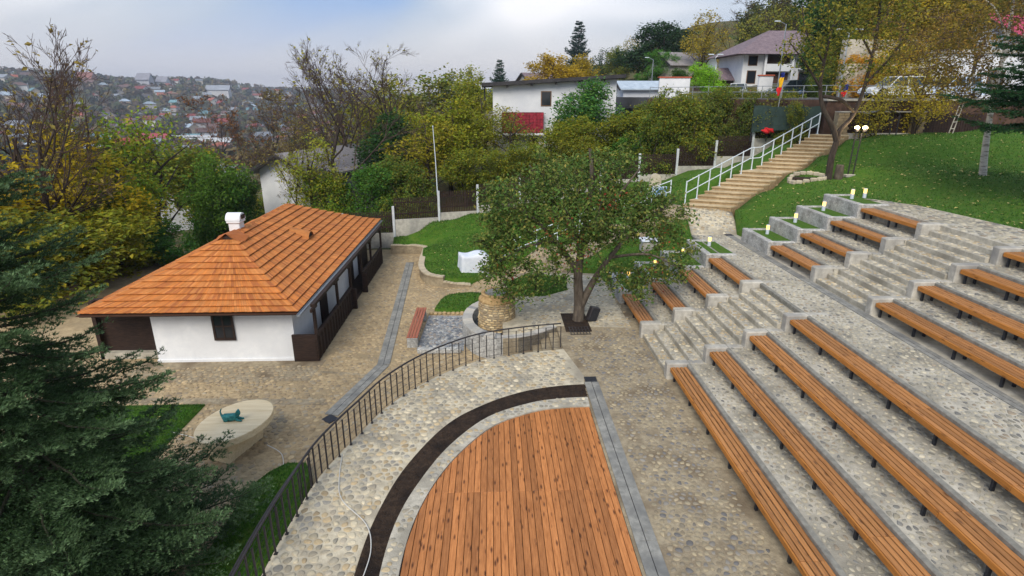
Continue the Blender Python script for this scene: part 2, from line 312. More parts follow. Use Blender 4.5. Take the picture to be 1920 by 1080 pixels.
def cobbles(parent, poly, size, z, pal, gap=0.035, rise=0.014, n_ind=0, seed=1, skip=0.06, aspect=1.0, shrink=0.22, rect=False, jit=0.34, edge=0.42, clip=None, fine=True, holes=()):
    rs = random.Random(seed)
    xs = [p[0] for p in poly]; ys = [p[1] for p in poly]; x0, x1, y0, y1 = min(xs), max(xs), min(ys), max(ys)
    sx, sy = size * aspect, size / aspect * 0.9
    nx, ny = int((x1 - x0) / sx) + 3, int((y1 - y0) / sy) + 3
    C = {}
    for j in range(-1, ny):
        for i in range(-1, nx):
            C[i, j] = (x0 + (i + (0.5 if j % 2 else 0)) * sx + rs.uniform(-jit, jit) * sx, y0 + j * sy + rs.uniform(-jit, jit) * sy)
    Z = z if callable(z) else (lambda x, y: z)
    stones = []
    for (i, j), (cx, cy_) in C.items():
        if rs.random() < skip: continue
        if not pip(cx, cy_, poly): continue
        if clip and not clip(cx, cy_): continue
        if any(pip(cx, cy_, h) or edge_dist(cx, cy_, h) < edge * size for h in holes): continue
        if not rect and edge_dist(cx, cy_, poly) < edge * size: continue
        g = gap * rs.uniform(0.6, 1.7)
        cell = [(cx - sx, cy_ - sy), (cx + sx, cy_ - sy), (cx + sx, cy_ + sy), (cx - sx, cy_ + sy)]
        for dj in (-2, -1, 0, 1, 2):
            for di in (-2, -1, 0, 1, 2):
                q = C.get((i + di, j + dj))
                if q is None or (di == 0 and dj == 0): continue
                ex, ey = q[0] - cx, q[1] - cy_; d = math.hypot(ex, ey)
                if d < 1e-6: continue
                ex /= d; ey /= d
                cell = clip_half(cell, ex, ey, ex * cx + ey * cy_ + d / 2 - g / 2)
                if len(cell) < 3: break
            if len(cell) < 3: break
        if rect and len(cell) >= 3:
            for a in ((-1, 0, -(x0 + .015)), (1, 0, x1 - .015), (0, -1, -(y0 + .015)), (0, 1, y1 - .015)):
                cell = clip_half(cell, *a)
                if len(cell) < 3: break
        if len(cell) < 3: continue
        ar = 0.5 * abs(sum(cell[k][0] * cell[(k + 1) % len(cell)][1] - cell[(k + 1) % len(cell)][0] * cell[k][1] for k in range(len(cell))))
        if ar < 0.12 * size * size: continue
        mx = sum(p[0] for p in cell) / len(cell); my = sum(p[1] for p in cell) / len(cell)
        k_ = 1 - rs.random() * shrink; cell = [(mx + (p[0] - mx) * k_, my + (p[1] - my) * k_) for p in cell]
        if fine:   # cut the corners once so that stones read as rounded
            c2 = []
            for a in range(len(cell)):
                p, q = cell[a], cell[(a + 1) % len(cell)]
                c2 += [(p[0] * .72 + q[0] * .28, p[1] * .72 + q[1] * .28), (p[0] * .28 + q[0] * .72, p[1] * .28 + q[1] * .72)]
            cell = c2
        r_, g_, b_ = lin(*rs.choice(pal)); br = rs.uniform(0.8, 1.16); hz = rise * rs.uniform(0.5, 1.3); zc = Z(mx, my)
        n = len(cell); tilt = (rs.uniform(-.02, .02), rs.uniform(-.02, .02))
        vv = [(p[0], p[1], Z(*p) - 0.008) for p in cell]
        vv += [(p[0], p[1], Z(*p) + hz * .55 + (p[0] - mx) * tilt[0] + (p[1] - my) * tilt[1]) for p in cell]
        vv += [(mx + (p[0] - mx) * .72, my + (p[1] - my) * .72, Z(*p) + hz + (p[0] - mx) * tilt[0] + (p[1] - my) * tilt[1]) for p in cell]
        dist = math.sqrt(mx * mx + my * my + (CAMZ - zc) ** 2)
        stones.append((ar ** .5 / dist, vv, n, (r_ * br, g_ * br, b_ * br)))
    order = sorted(range(len(stones)), key=lambda k: -stones[k][0]); ind = set(order[:n_ind])
    def faces(n): return [list(range(2 * n, 3 * n))] + [(k, (k + 1) % n, n + (k + 1) % n, n + k) for k in range(n)] + [(n + k, n + (k + 1) % n, 2 * n + (k + 1) % n, 2 * n + k) for k in range(n)]
    V = []; F = []; LN = []; T = []
    for k, (s_, vv, n, col) in enumerate(stones):
        if k in ind:
            f = faces(n); mesh_np('stone', vv, [i for q in f for i in q], [len(q) for q in f], MATS['stone'], parent, [col] * len(vv), True)
        else:
            b = len(V); V += vv; T += [col] * len(vv)
            for q in faces(n): F += [b + i for i in q]; LN.append(len(q))
    if V:
        o = mesh_np('stones', V, F, LN, MATS['stone'], parent, T, True); o['kind'] = 'stuff'
    return len(stones)

# ------------------------------------------------------------------ yard (house level), walkway, lower plaza and well platform
YZ = -0.9
m = MB(); m.prism([(-30, 2), (-4.2, 2), (3.2, 2), (3.2, 29.2), (-.2, 30.2), (-3.4, 30.2), (-4.4, 36.4), (-30, 36.4)], YZ - .4, YZ)
yard = struct(m.build('yard', MATS['mortar_yard']))
rail_pts = [(-4.42, 2.0), (-4.46, 6.0), (-4.44, 8.7), (-4.34, 10.3), (-4.22, 11.45), (-3.95, 12.5), (-3.63, 13.46), (-3.2, 14.71), (-2.44, 16.0), (-1.53, 17.05), (-.41, 17.9), (1.08, 18.42), (2.34, 18.67)]
rail_c = catmull(rail_pts, 6)
bas_c = [(-.5, 19.72), (.1, 19.6), (.9, 19.78), (1.6, 20.08), (2.45, 20.75)]
plat_left = [(-.5, 24.6), (-.35, 24.3)]
PLAT = rail_c + [(2.45, 18.75), (2.45, 20.75), (1.6, 20.08), (.9, 19.78), (.32, 19.68), (.32, 24.3), (-.2, 25.0), (.9, 27.6), (2.2, 28.2), (5.4, 27.7), (5.5, 26.2), (6.1, 26.0), (6.1, 2.0)]
m = MB(); m.prism(PLAT, -1.25, 0.0)
plaza = struct(m.build('plaza', MATS['mortar_brown']))

# deck outline, kerb and soil ring
deck_o = catmull([(2.74, 14.6), (1.95, 14.56), (1.09, 14.36), (0.02, 13.72), (-.8, 12.62), (-1.37, 11.4), (-1.72, 10.1), (-1.84, 8.7), (-1.74, 7.2), (-1.3, 5.6), (-.5, 4.3), (.6, 3.3), (1.6, 2.8), (2.74, 2.6)], 6)
kerb_o = catmull([(2.76, 15.12), (1.95, 15.06), (1.0, 14.82), (-.2, 14.1), (-1.15, 12.8), (-1.75, 11.4), (-2.1, 10.1), (-2.2, 8.7), (-2.1, 7.1), (-1.6, 5.4), (-.75, 4.0), (.45, 2.9), (1.55, 2.35), (2.76, 2.1)], 6)
soil_o = catmull([(2.79, 16.0), (1.9, 15.9), (.9, 15.6), (-.2, 14.95), (-1.3, 13.85), (-2.15, 12.05), (-2.55, 10.4), (-2.68, 8.9), (-2.6, 7.2), (-2.05, 5.0), (-1.1, 3.4), (.2, 2.2), (1.5, 1.6), (2.79, 1.4)], 6)
WALK = [p for p in rail_c] + [(2.45, 18.75), (2.9, 16.5), (2.83, 16.3)] + soil_o + [(2.7, 1.3), (-4.4, 1.3)]
m = MB(); m.prism(WALK, 0.0, 0.004)
walkway = struct(m.build('walkway', MATS['mortar_white']))
walk_poly = [p for p in rail_c if p[1] > 5.5] + [(2.3, 18.4), (2.7, 16.4)] + [p for p in soil_o if p[1] > 5.5]
cobbles(walkway, walk_poly, 0.185, 0.004, PAL_WHITE, gap=0.034, rise=0.02, n_ind=300, seed=3, skip=0.03, shrink=0.15)
m = MB(); m.prism(kerb_o + soil_o[::-1], 0.004, 0.03); soil = struct(m.build('soil_bed', MATS['soil']))
mm = MB()
for k in range(700):      # clods
    i = random.randrange(len(soil_o)); t = random.uniform(.08, .92); x = kerb_o[i][0] * t + soil_o[i][0] * (1 - t); y = kerb_o[i][1] * t + soil_o[i][1] * (1 - t)
    if y < 6: continue
    r = random.uniform(.015, .05); a = random.uniform(0, 6); mm.add([(x + r * math.cos(a + q) * random.uniform(.7, 1.3), y + r * math.sin(a + q), .028) for q in (0, 1.57, 3.14, 4.7)] + [(x, y, .03 + r * .6)], [(0, 1, 4), (1, 2, 4), (2, 3, 4), (3, 0, 4)])
o = mm.build('clods', MATS['soil'], soil); o['kind'] = 'stuff'
m = MB(); m.prism(deck_o + kerb_o[::-1], -.02, 0.075); kerb = m.build('stage_kerb', MATS['mortar_grey'])
tag(kerb, 'pale stone kerb curving between the wooden stage and the dark soil bed', 'kerb')
cobbles(kerb, [p for p in kerb_o if p[1] > 6] + [p for p in deck_o if p[1] > 6][::-1], 0.15, 0.075, PAL_WHITE, gap=0.03, rise=0.012, n_ind=60, seed=5, skip=0.25, edge=.3)
m = MB(); m.prism(deck_o + [(2.74, 2.6)], 0.004, 0.012); gapb = m.build('deck_base', MATS['soil'])
deck = thing('stage_deck', 'half-round wooden stage deck of orange brown planks', 'stage', (0, 0, 0)); gapb.parent = deck
PW = 0.1465
def chord(x):      # y range of the deck at x
    ys = []
    for (ax, ay), (bx, by) in zip(deck_o, deck_o[1:]):
        if (ax - x) * (bx - x) <= 0 and ax != bx: ys.append(ay + (by - ay) * (x - ax) / (bx - ax))
    return (min(ys), max(ys)) if len(ys) > 1 else None
x = 2.72
rs = random.Random(4)
while x > -1.82:
    a, b = x - PW + .011, x
    c1, c2 = chord(min(b, 2.735)), chord(max(a, -1.83))
    if c1 is None or c2 is None: break
    joint = 10.92
    for part in (0, 1):
        if min(c1[1], c2[1]) < joint + .4:
            if part: continue
            q = [(a, c2[0] + .03), (b, c1[0] + .03), (b, c1[1] - .025), (a, c2[1] - .025)]
        elif part == 0: q = [(a, c2[0] + .03), (b, c1[0] + .03), (b, min(joint - .003, c1[1] - .025)), (a, min(joint - .003, c2[1] - .025))]
        else: q = [(a, joint + .003), (b, joint + .003), (b, c1[1] - .025), (a, c2[1] - .025)]
        if q[3][1] - q[0][1] < .05 or q[2][1] - q[1][1] < .05: continue
        mm = MB(); zt = 0.052 + rs.uniform(-.002, .002); i_ = .004
        xs = [q[0][0], q[1][0]]
        vs_ = [(p[0], p[1], .012) for p in q] + [(p[0], p[1], zt - i_) for p in q] + [(q[0][0] + i_, q[0][1] + i_, zt), (q[1][0] - i_, q[1][1] + i_, zt), (q[2][0] - i_, q[2][1] - i_, zt), (q[3][0] + i_, q[3][1] - i_, zt)]
        mm.add(vs_, [(3, 2, 1, 0), (8, 9, 10, 11)] + [(k, (k + 1) % 4, 4 + (k + 1) % 4, 4 + k) for k in range(4)] + [(4 + k, 4 + (k + 1) % 4, 8 + (k + 1) % 4, 8 + k) for k in range(4)])
        mm.build('plank', MATS['deck_wood'], deck)
    x -= PW
# two rows of slabs with a slot drain beside the stage
drain = thing('slab_drain', 'straight grey slab drain strip along the right edge of the wooden stage', 'drain', (3, 9, 0))
def slab_strip(parent, path, wd, z, seg, slot=0.018, th=0.05):
    """two rows of slabs along a 2-D polyline with a slot between"""
    for (ax, ay), (bx, by) in zip(path, path[1:]):
        Ln = math.hypot(bx - ax, by - ay); ux, uy = (bx - ax) / Ln, (by - ay) / Ln; px, py = -uy, ux; n = max(1, round(Ln / seg))
        for k in range(n):
            t0, t1 = k * Ln / n + .004, (k + 1) * Ln / n - .004
            for s in (-1, 1):
                m = MB(); zz = z + random.uniform(-.002, .002)
                c = [(ax + ux * t + px * o_, ay + uy * t + py * o_) for t, o_ in ((t0, s * slot / 2), (t1, s * slot / 2), (t1, s * wd / 2), (t0, s * wd / 2))]
                m.prism(c, z - th, zz); m.build('slab', MATS['slab'], parent)
        m = MB(); c = [(ax + ux * t + px * o_, ay + uy * t + py * o_) for t, o_ in ((0, -slot / 2 - .02), (Ln, -slot / 2 - .02), (Ln, slot / 2 + .02), (0, slot / 2 + .02))]
        m.prism(c, z - th - .01, z - .02); m.build('slot', MATS['black_iron'], parent)
slab_strip(drain, [(3.03, 2.5), (3.04, 16.15)], 0.44, 0.03, 1.75)
m = MB(); m.box(2.86, 3.24, 16.17, 16.5, -.02, .034, .006); m.build('grate', MATS['dark_steel'], drain)
plaza_poly = [(3.3, 5.6), (5.5, 5.6), (5.5, 27.3), (2.3, 27.8), (1.1, 27.3), (.4, 25.2), (.45, 23.6), (1.0, 22.9), (1.05, 21.0), (.6, 20.1), (1.6, 20.25), (2.6, 20.9), (2.6, 18.8), (3.0, 16.6), (3.3, 16.4)]
PIT = [(2.75, 20.25), (3.75, 20.25), (3.75, 22.2), (2.75, 22.2)]
LAWN_P = [(.55, 24.35), (2.3, 24.4), (3.4, 25.2), (3.6, 27.2), (1.6, 27.6), (.7, 26.4)]
cobbles(plaza, [(3.3, 5.6), (5.5, 5.6), (5.5, 20.5), (3.85, 20.6), (3.8, 19.85), (2.7, 19.85), (2.6, 18.8), (3.0, 16.6), (3.3, 16.4)], 0.15, 0.0, PAL_BROWN, gap=0.03, rise=0.016, n_ind=300, seed=9, skip=0.12, shrink=0.3)
cobbles(plaza, [(2.6, 20.85), (5.5, 20.6), (5.5, 27.3), (2.3, 27.8), (1.1, 27.3), (.4, 25.2), (.45, 23.6), (1.0, 22.9), (1.05, 21.0), (.6, 20.1), (1.6, 20.25), (2.6, 20.9)], 0.19, 0.0, PAL_WHITE, gap=0.05, rise=0.018, n_ind=60, seed=10, skip=0.06, holes=(PIT, LAWN_P), fine=False)
# patch of paler mortar on the well platform
m = MB(); m.prism([(.34, 20.0), (1.5, 20.2), (2.45, 20.85), (5.35, 20.6), (5.35, 27.3), (2.2, 27.9), (1.0, 27.3), (.34, 25.0)], 0.0, 0.004); o = m.build('paving_patch', MATS['mortar_white'], plaza)

# yard stones (brown), partly under the trees
yard_poly = [(-13.5, 9.5), (-5.2, 9.5), (-5.2, 12), (-4.3, 14.5), (-3.3, 16.2), (-1.6, 18.2), (0.1, 19.2), (-.2, 19.6), (-1.3, 21), (-1.5, 24), (-.7, 27), (1.0, 29.0), (-.4, 29.8), (-3.0, 28.6), (-4.0, 30), (-4.4, 35), (-6.4, 35), (-6.4, 19.6), (-13.5, 19.6)]
BED = [(-3.05, 20.7), (-1.2, 20.6), (-1.25, 24.3), (-2.95, 24.4)]
GR1 = catmull([(-2.75, 25.0), (-2.55, 26.4), (-2.1, 27.15), (-1.0, 27.4), (-.55, 26.9), (-1.15, 25.05), (-2.0, 24.85), (-2.75, 25.0)], 4)[:-1]
DR = [(-5.3, 15.8), (-4.95, 15.6), (-3.95, 19.5), (-4.75, 33.4), (-5.25, 33.4), (-4.35, 19.5)]
LG0 = [(-9.6, 10.0), (-9.45, 12.5), (-9.35, 16.7), (-14, 16.7), (-14, 10.0)]
LG1 = [(-4.7, 5), (-4.6, 9.5), (-4.62, 11.5), (-4.75, 12.6), (-5.0, 13.1), (-5.53, 13.2), (-5.9, 12.9), (-6.2, 12.3), (-6.25, 9.7), (-6.3, 5)]
cobbles(yard, [p for p in yard_poly], 0.19, YZ, PAL_YARD, gap=0.035, rise=0.018, n_ind=150, seed=13, skip=0.15, shrink=0.35, holes=(BED, GR1, DR, LG0, LG1), fine=False)
m = MB(); m.prism(BED, YZ, YZ + .03); bed = struct(m.build('pebble_bed', MATS['pebble_bed']))
cobbles(bed, BED, 0.15, YZ + .03, PAL_GREY, gap=0.02, rise=0.03, n_ind=80, seed=17, skip=0.02, fine=False)
d2 = thing('slab_drain', 'pale slab drain strip running through the yard past the thatched-brown house to the curved wall', 'drain', (-4.5, 20, YZ))
d2['label'] = 'bent pale slab drain strip crossing the brown yard beside the shingled house'
slab_strip(d2, [(-5.12, 15.95), (-4.12, 19.45), (-4.98, 33.2)], 0.46, YZ + .035, 1.6)
m = MB(); m.prism([(-5.35, 15.7), (-5.05, 15.45), (-4.85, 15.75), (-5.15, 16.0)], YZ - .02, YZ + .03); m.build('grate', MATS['dark_steel'], d2)
m = MB(); m.prism([(-12.5, 16.9), (-5.6, 16.6), (-5.55, 16.95), (-12.5, 17.3)], YZ - .05, YZ + .012); struct(m.build('concrete_strip', MATS['mortar_brown']))
m = MB(); m.prism([(-6.3, 18.9), (-4.6, 18.6), (-4.6, 18.75), (-6.3, 19.05)], YZ - .05, YZ + .012); struct(m.build('concrete_strip', MATS['mortar_brown']))
m = MB(); m.prism([(-13.2, 18.3), (-6.5, 18.3), (-6.35, 20.0), (-13.2, 20.0)], YZ, YZ + .006); struct(m.build('house_apron', MATS['mortar_brown']))
# short flight of steps between the well platform and the railing
st = struct(thing('yard_steps', None, None, (1, 19.3, YZ)))
for k in range(6):
    m = MB(); xa = 2.45 - .34 * (k + 1); m.prism([(xa, 18.36 if xa > .8 else 18.2), (xa + .335, 18.5 if xa > .8 else 18.3), (xa + .335, 20.6 - .12 * k), (xa, 20.5 - .13 * k)], YZ - .1, -.15 * (k + 1)); m.build('step', MATS['mortar_brown'], st)
# retaining wall below the railing (walkway side) is the plaza slab; stone kerb along its edge
# ------------------------------------------------------------------ terraces
XF = [5.55, 6.75, 7.95, 9.15, 11.75, 12.95, 14.15, 15.35]; RISE = .525
RI = [x + .56 for x in XF]
TZ = [RISE * (k + 1) for k in range(8)]
rs = random.Random(21)
AISLE = (16.58, 19.55)
def terrace(k, y0, y1, n_ind):
    x0 = RI[k]; x1 = RI[k + 1] if k < 7 else 18.4
    m = MB(); m.box(x0 + .002 * k, x1 + .01, y0, y1, TZ[k] - 1.2, TZ[k], .0)
    o = struct(m.build('terrace', MATS['mortar_grey']))
    m = MB(); m.box(x0 - .03, x0 + .1, y0 + .01, y1 - .01, TZ[k] - .12, TZ[k] + .012, .02); m.build('edge_strip', MATS['edge_concrete'], o)
    lim = x1 if k not in (3,) else 11.35
    cobbles(o, [(x0 + .1, y0), (lim - (.0 if k == 3 else .1), y0), (lim - (.0 if k == 3 else .1), y1), (x0 + .1, y1)], 0.165, TZ[k], PAL_TERR, gap=0.04, rise=0.018, n_ind=n_ind, seed=100 + k + int(y0), skip=0.05, shrink=0.4, aspect=0.8, rect=True, fine=(k < 4 and y0 < 10), holes=([(9.0, 23.3), (10.5, 23.3), (10.5, 26.1), (9.0, 26.1)],) if k == 3 else ())
    return o
for k in range(8):
    if k == 3:
        o = terrace(k, 5.0, 27.2, 300)
    elif k == 7:
        m = MB(); pl = [(RI[7], 5), (18.4, 5), (18.3, 18.7), (17.85, 23.4), (16.95, 24.9), (15.4, 25.9), (RI[7], 25.9)]; m.prism(pl, 3.2, TZ[7]); o = struct(m.build('terrace', MATS['mortar_grey']))
        cobbles(o, pl, 0.24, TZ[7], PAL_TERR, gap=0.05, rise=0.018, n_ind=60, seed=77, skip=0.06, fine=False, holes=([(15.2, 23.3), (16.7, 23.3), (16.7, 26.1), (15.2, 26.1)],))
    else:
        terrace(k, 5.0, AISLE[0], {0: 220, 1: 200, 2: 200, 4: 120}.get(k, 60)); terrace(k, AISLE[1], 23.6, 30)
# drain channel along the middle walkway
d3 = thing('slab_drain', 'long dark grey channel drain in the cobbled walkway between the bench blocks', 'drain', (11.5, 15, TZ[3]))
slab_strip(d3, [(11.52, 5.0), (11.52, 26.9)], 0.3, TZ[3] + .022, 3.0)
m = MB(); m.box(11.34, 11.7, 26.95, 27.35, TZ[3] - .05, TZ[3] + .024, .005); m.build('grate', MATS['dark_steel'], d3)
# aisle staircases
def aisle(X_end, z0, label):
    st = struct(thing('aisle_steps', None, None, (X_end, 18, z0)))
    for j in range(11):
        xa = X_end - .38 * (11 - j); xb = xa + .38 if j < 11 else xa + .3; zt = z0 + .175 * (j + 1)
        m = MB(); m.box(xa, xb + .05, AISLE[0], AISLE[1], zt - .6, zt + (.001 if j == 11 else 0), .015); o = m.build('step', MATS['mortar_grey'], st)
        if j < 11: cobbles(o, [(xa, AISLE[0]), (xb, AISLE[0]), (xb, AISLE[1]), (xa, AISLE[1])], 0.17, zt, PAL_WHITE, gap=0.04, rise=0.014, seed=300 + j, skip=0.05, rect=True, fine=False, n_ind=6)
aisle(RI[3], 0.0, ''); aisle(RI[7], TZ[3], '')

# ------------------------------------------------------------------ benches, end blocks, planters, bollard lamps
ORD = ['lowest', 'second', 'third', 'fourth', 'fifth', 'sixth', 'seventh', 'topmost']
def bench(k, y0, y1, seg, label, group):
    xf = XF[k]; zs = .45 + RISE * k; zb = RISE * k
    b = thing('slatted_bench', label, 'bench', (xf + .25, (y0 + y1) / 2, zb), group)
    n = max(1, round((y1 - y0) / seg)); w_ = .1; g = .026
    for s in range(n):
        a, c = y0 + (y1 - y0) * s / n + .004, y0 + (y1 - y0) * (s + 1) / n - .004
        m = MB(); m.box(xf, xf + .036, a, c, zs - .14, zs - .012, .006); m.build('front_board', MATS['bench_front'], b)
        for q in range(4):
            m = MB(); x_ = xf + .042 + q * (w_ + g); m.box(x_, x_ + w_, a, c, zs - .04, zs + random.uniform(-.002, .002), .008); m.build('slat', MATS['bench_wood'], b)
    ln = max(2, round((y1 - y0) / 1.55))
    for s in range(ln + 1):
        yy = y0 + .12 + (y1 - y0 - .24) * s / ln
        m = MB(); m.box(xf + .03, xf + .5, yy - .035, yy + .035, zs - .11, zs - .045); m.box(xf + .09, xf + .15, yy - .03, yy + .03, zb + .002, zs - .1); m.box(xf + .4, xf + .46, yy - .03, yy + .03, zb + .002, zs - .1); m.build('leg', MATS['dark_steel'], b)
for k in range(8):
    blk = 'lower' if k < 4 else 'upper'
    w4 = ['row nearest the plaza', 'second row up from the plaza', 'third row up from the plaza', 'row just below the middle walkway', 'row just above the middle walkway', 'second row above the middle walkway', 'third row above the middle walkway', 'highest row at the right edge'][k]
    bench(k, 5.6, 16.24, 2.65, f'long slatted wooden bench, {w4}', 'long wooden benches on the terraces')
    bench(k, 19.95, 23.3, 3.4, f'short slatted wooden bench beyond the aisle steps, {w4}' if k else 'short slatted wooden bench beside the leafy tree, row nearest the plaza', 'short wooden benches beyond the aisle steps')
    # end block of the long bench and of the short bench
    z0 = RISE * k; zt = TZ[k] + .03
    row = ORD[k]
    m = MB(); m.box(XF[k] - .09, RI[k] + .06, 16.27, 16.57, z0 - .1, zt, .03); m.box(RI[k] + .05, RI[k] + .75, 16.3, 16.575, z0 + .1, zt - .012, .03)
    tag(m.build('end_block', MATS['concrete']), f'rough pale concrete block at the far end of the long bench in the {row} row', 'block', 'concrete bench end blocks')
    m = MB(); m.box(XF[k] - .09, RI[k] + .12, 19.56, 19.9, z0 - .1, zt + .02, .035); m.box(RI[k] + .11, RI[k] + .72, 19.57, 19.86, z0 + .05, zt - .02, .03)
    tag(m.build('end_block', MATS['concrete']), f'pale concrete block at the near end of the short bench in the {row} row', 'block', 'concrete bench end blocks')
    # planter: rough-cast walls with turf
    xa, xb = XF[k] - .08, (XF[k + 1] - .1 if k not in (3, 7) else XF[k] + 1.25); ya, yb = 23.34, 26.05
    pl = thing('planter', f'pale rough stone planter with turf behind the short bench in the {row} row', 'planter', (xa, ya, z0), 'stone planters at the ends of the short benches')
    m = MB(); m.box(xa, xa + .26, ya, yb, z0 - .6, zt + .05, .03); m.build('front_wall', MATS['roughcast'], pl)
    m = MB(); m.box(xa + .262, xb + (.0 if k in (3, 7) else .1), yb - .24, yb - .002, z0 - .4, zt + .03, .03); m.build('end_wall', MATS['roughcast'], pl)
    m = MB(); m.box(xa + .262, xb, ya + .02, ya + .28, z0 - .4, zt + .02, .03); m.build('near_wall', MATS['roughcast'], pl)
    if k == 3:
        m = MB(); m.box(xb - .2, xb, ya + .282, yb - .242, z0, TZ[k] + .006); m.build('side_kerb', MATS['roughcast'], pl)
    tri = [(xa + .26, ya + .28), (xb - .02, ya + .28), (xa + .26 + (xb - xa) * .75, yb - .24), (xa + .26, yb - .24)]
    m = MB(); m.prism(tri if k in (3, 7) else [(xa + .26, ya + .28), (xb, ya + .28), (xb, yb - .24), (xa + .26, yb - .24)], z0, zt - .02); m.build('turf', MATS['grass'], pl)
    bl = thing('bollard_lamp', f'short lit bollard lamp in the planter of the {row} bench row', 'lamp', (xa + .72, yb - 1.0, zt - .02), 'lit bollard lamps in the planters')
    cx_, cy_ = xa + .72, yb - 1.0
    m = MB(); m.lathe([(.075, 0), (.075, .22)], (cx_, cy_, zt - .02), 14); m.build('post', MATS['bollard_white'], bl)
    m = MB(); m.lathe([(.07, .222), (.07, .4)], (cx_, cy_, zt - .02), 14); m.build('lens', MATS['bollard_glow'], bl)
    m = MB(); m.lathe([(.076, .4), (.076, .425)], (cx_, cy_, zt - .02), 14); m.build('cap', MATS['bollard_white'], bl)
bl = thing('bollard_lamp', 'short lit bollard lamp in the far right turf corner above the topmost planter', 'lamp', (16.7, 25.2, TZ[7]), 'lit bollard lamps in the planters')
m = MB(); m.lathe([(.075, 0), (.075, .22)], (16.75, 25.35, TZ[7]), 14); m.build('post', MATS['bollard_white'], bl)
m = MB(); m.lathe([(.07, .222), (.07, .4)], (16.75, 25.35, TZ[7]), 14); m.build('lens', MATS['bollard_glow'], bl)
m = MB(); m.lathe([(.076, .4), (.076, .425)], (16.75, 25.35, TZ[7]), 14); m.build('cap', MATS['bollard_white'], bl)

# ------------------------------------------------------------------ curved iron railing
rl = thing('iron_railing', 'dark iron railing curving along the edge of the cobbled walkway', 'railing', (-2, 14, 0))
rc = catmull([(p[0] + .06, p[1], 0) if p[1] < 15 else (p[0], p[1] - .06, 0) for p in rail_pts if p[1] > 5.5], 24)
acc = [0]
for a, b in zip(rc, rc[1:]): acc.append(acc[-1] + math.hypot(b[0] - a[0], b[1] - a[1]))
def along(s):
    i = int(np.searchsorted(acc, s)); i = max(1, min(i, len(acc) - 1)); t = (s - acc[i - 1]) / (acc[i] - acc[i - 1] + 1e-9); t = max(0, min(1, t))
    return tuple(rc[i - 1][q] + (rc[i][q] - rc[i - 1][q]) * t for q in range(2))
coarse = [along(acc[-1] * k / 70) for k in range(71)]
m = MB(); m.tube([(x, y, 1.02) for x, y in coarse], .026, 8); m.build('top_rail', MATS['black_iron'], rl)
for z in (.12, .32, .52, .72, .9):
    m = MB(); m.tube([(x, y, z) for x, y in coarse], .0045, 5); m.build('wire_bar', MATS['dark_steel'], rl)
nb = int(acc[-1] / .268)
for k in range(nb + 1):
    x, y = along(acc[-1] * k / nb); tall = k % 2 == 0
    m = MB(); m.box(x - .016, x + .016, y - .016, y + .016, .0 if tall else .1, 1.0 if tall else .9)
    if tall: m.box(x - .035, x + .035, y - .035, y + .035, .003, .02)
    m.build('post' if tall else 'baluster', MATS['black_iron'], rl)
# second, lower handrail at the grass strip
hr = thing('handrail', 'thin dark handrail beside the grass strip, just left of the curved railing', 'railing', (-4.7, 9, YZ))
hp = catmull([(-4.72, 6, .0), (-4.7, 9.4, .0), (-4.55, 11.2, .0), (-4.42, 11.9, .0)], 6)
m = MB(); m.tube([(x, y, .55) for x, y, _ in hp], .022, 6); m.build('bar', MATS['black_iron'], hr)
for k in (2, 8, 13, 17):
    m = MB(); m.tube([(hp[k][0], hp[k][1], YZ), (hp[k][0], hp[k][1], .54)], .016, 6); m.build('post', MATS['black_iron'], hr)

# ------------------------------------------------------------------ well, basin, platform wall
ring = []
for k in range(25):
    a = math.pi * (0.42 + 1.06 * k / 24); ring.append((.32 + 1.62 * math.cos(a), 22.0 + 2.3 * math.sin(a)))
ri = [(.32 + (x - .32) * .74, 22.0 + (y - 22.0) * .79) for x, y in ring]
bs = thing('well_basin', 'rounded pale stone basin wall around the dark water at the foot of the well', 'basin', (0, 22, YZ))
m = MB(); m.prism(ring + ri[::-1], YZ - .05, -.03); m.build('wall', MATS['roughcast'], bs)
m = MB()
for a in range(24):
    q = [ring[a], ring[a + 1], ri[a + 1], ri[a]]; cx_ = sum(p[0] for p in q) / 4; cy_ = sum(p[1] for p in q) / 4
    mm = MB(); mm.tc = tone(lin(*random.choice([(186, 182, 172), (170, 168, 162), (196, 190, 178), (150, 150, 148)])), .8, 1.1)
    mm.prism([(cx_ + (p[0] - cx_) * .93, cy_ + (p[1] - cy_) * 1.02) for p in q], -.04, .012 + random.uniform(0, .012)); mm.build('coping_stone', MATS['stone'], bs)
m = MB(); m.prism(ri, YZ + .1, -.42); wtr = struct(m.build('water', MATS['water']))
# platform wall with its capping, right of the basin
pw = thing('platform_wall', 'low grey rubble wall with pale coping below the well, seen through the railing', 'wall', (1.2, 20, YZ))
wl = [(.1, 19.68), (.9, 19.78), (1.6, 20.08), (2.45, 20.75)]
m = MB(); m.prism(wl + [(2.3, 20.95), (1.5, 20.3), (.85, 20.0), (.1, 19.92)], YZ - .05, -.02); m.build('body', MATS['roughcast'], pw)
wc = catmull(wl, 5); wi = catmull([(.1, 19.95), (.83, 20.05), (1.48, 20.35), (2.25, 21.0)], 5)
for a in range(len(wc) - 1):
    mm = MB(); mm.tc = tone(lin(180, 176, 168), .85, 1.1); mm.prism([wc[a], wc[a + 1], wi[a + 1], wi[a]], -.018, .02 + random.uniform(0, .01)); mm.build('coping_stone', MATS['stone'], pw)
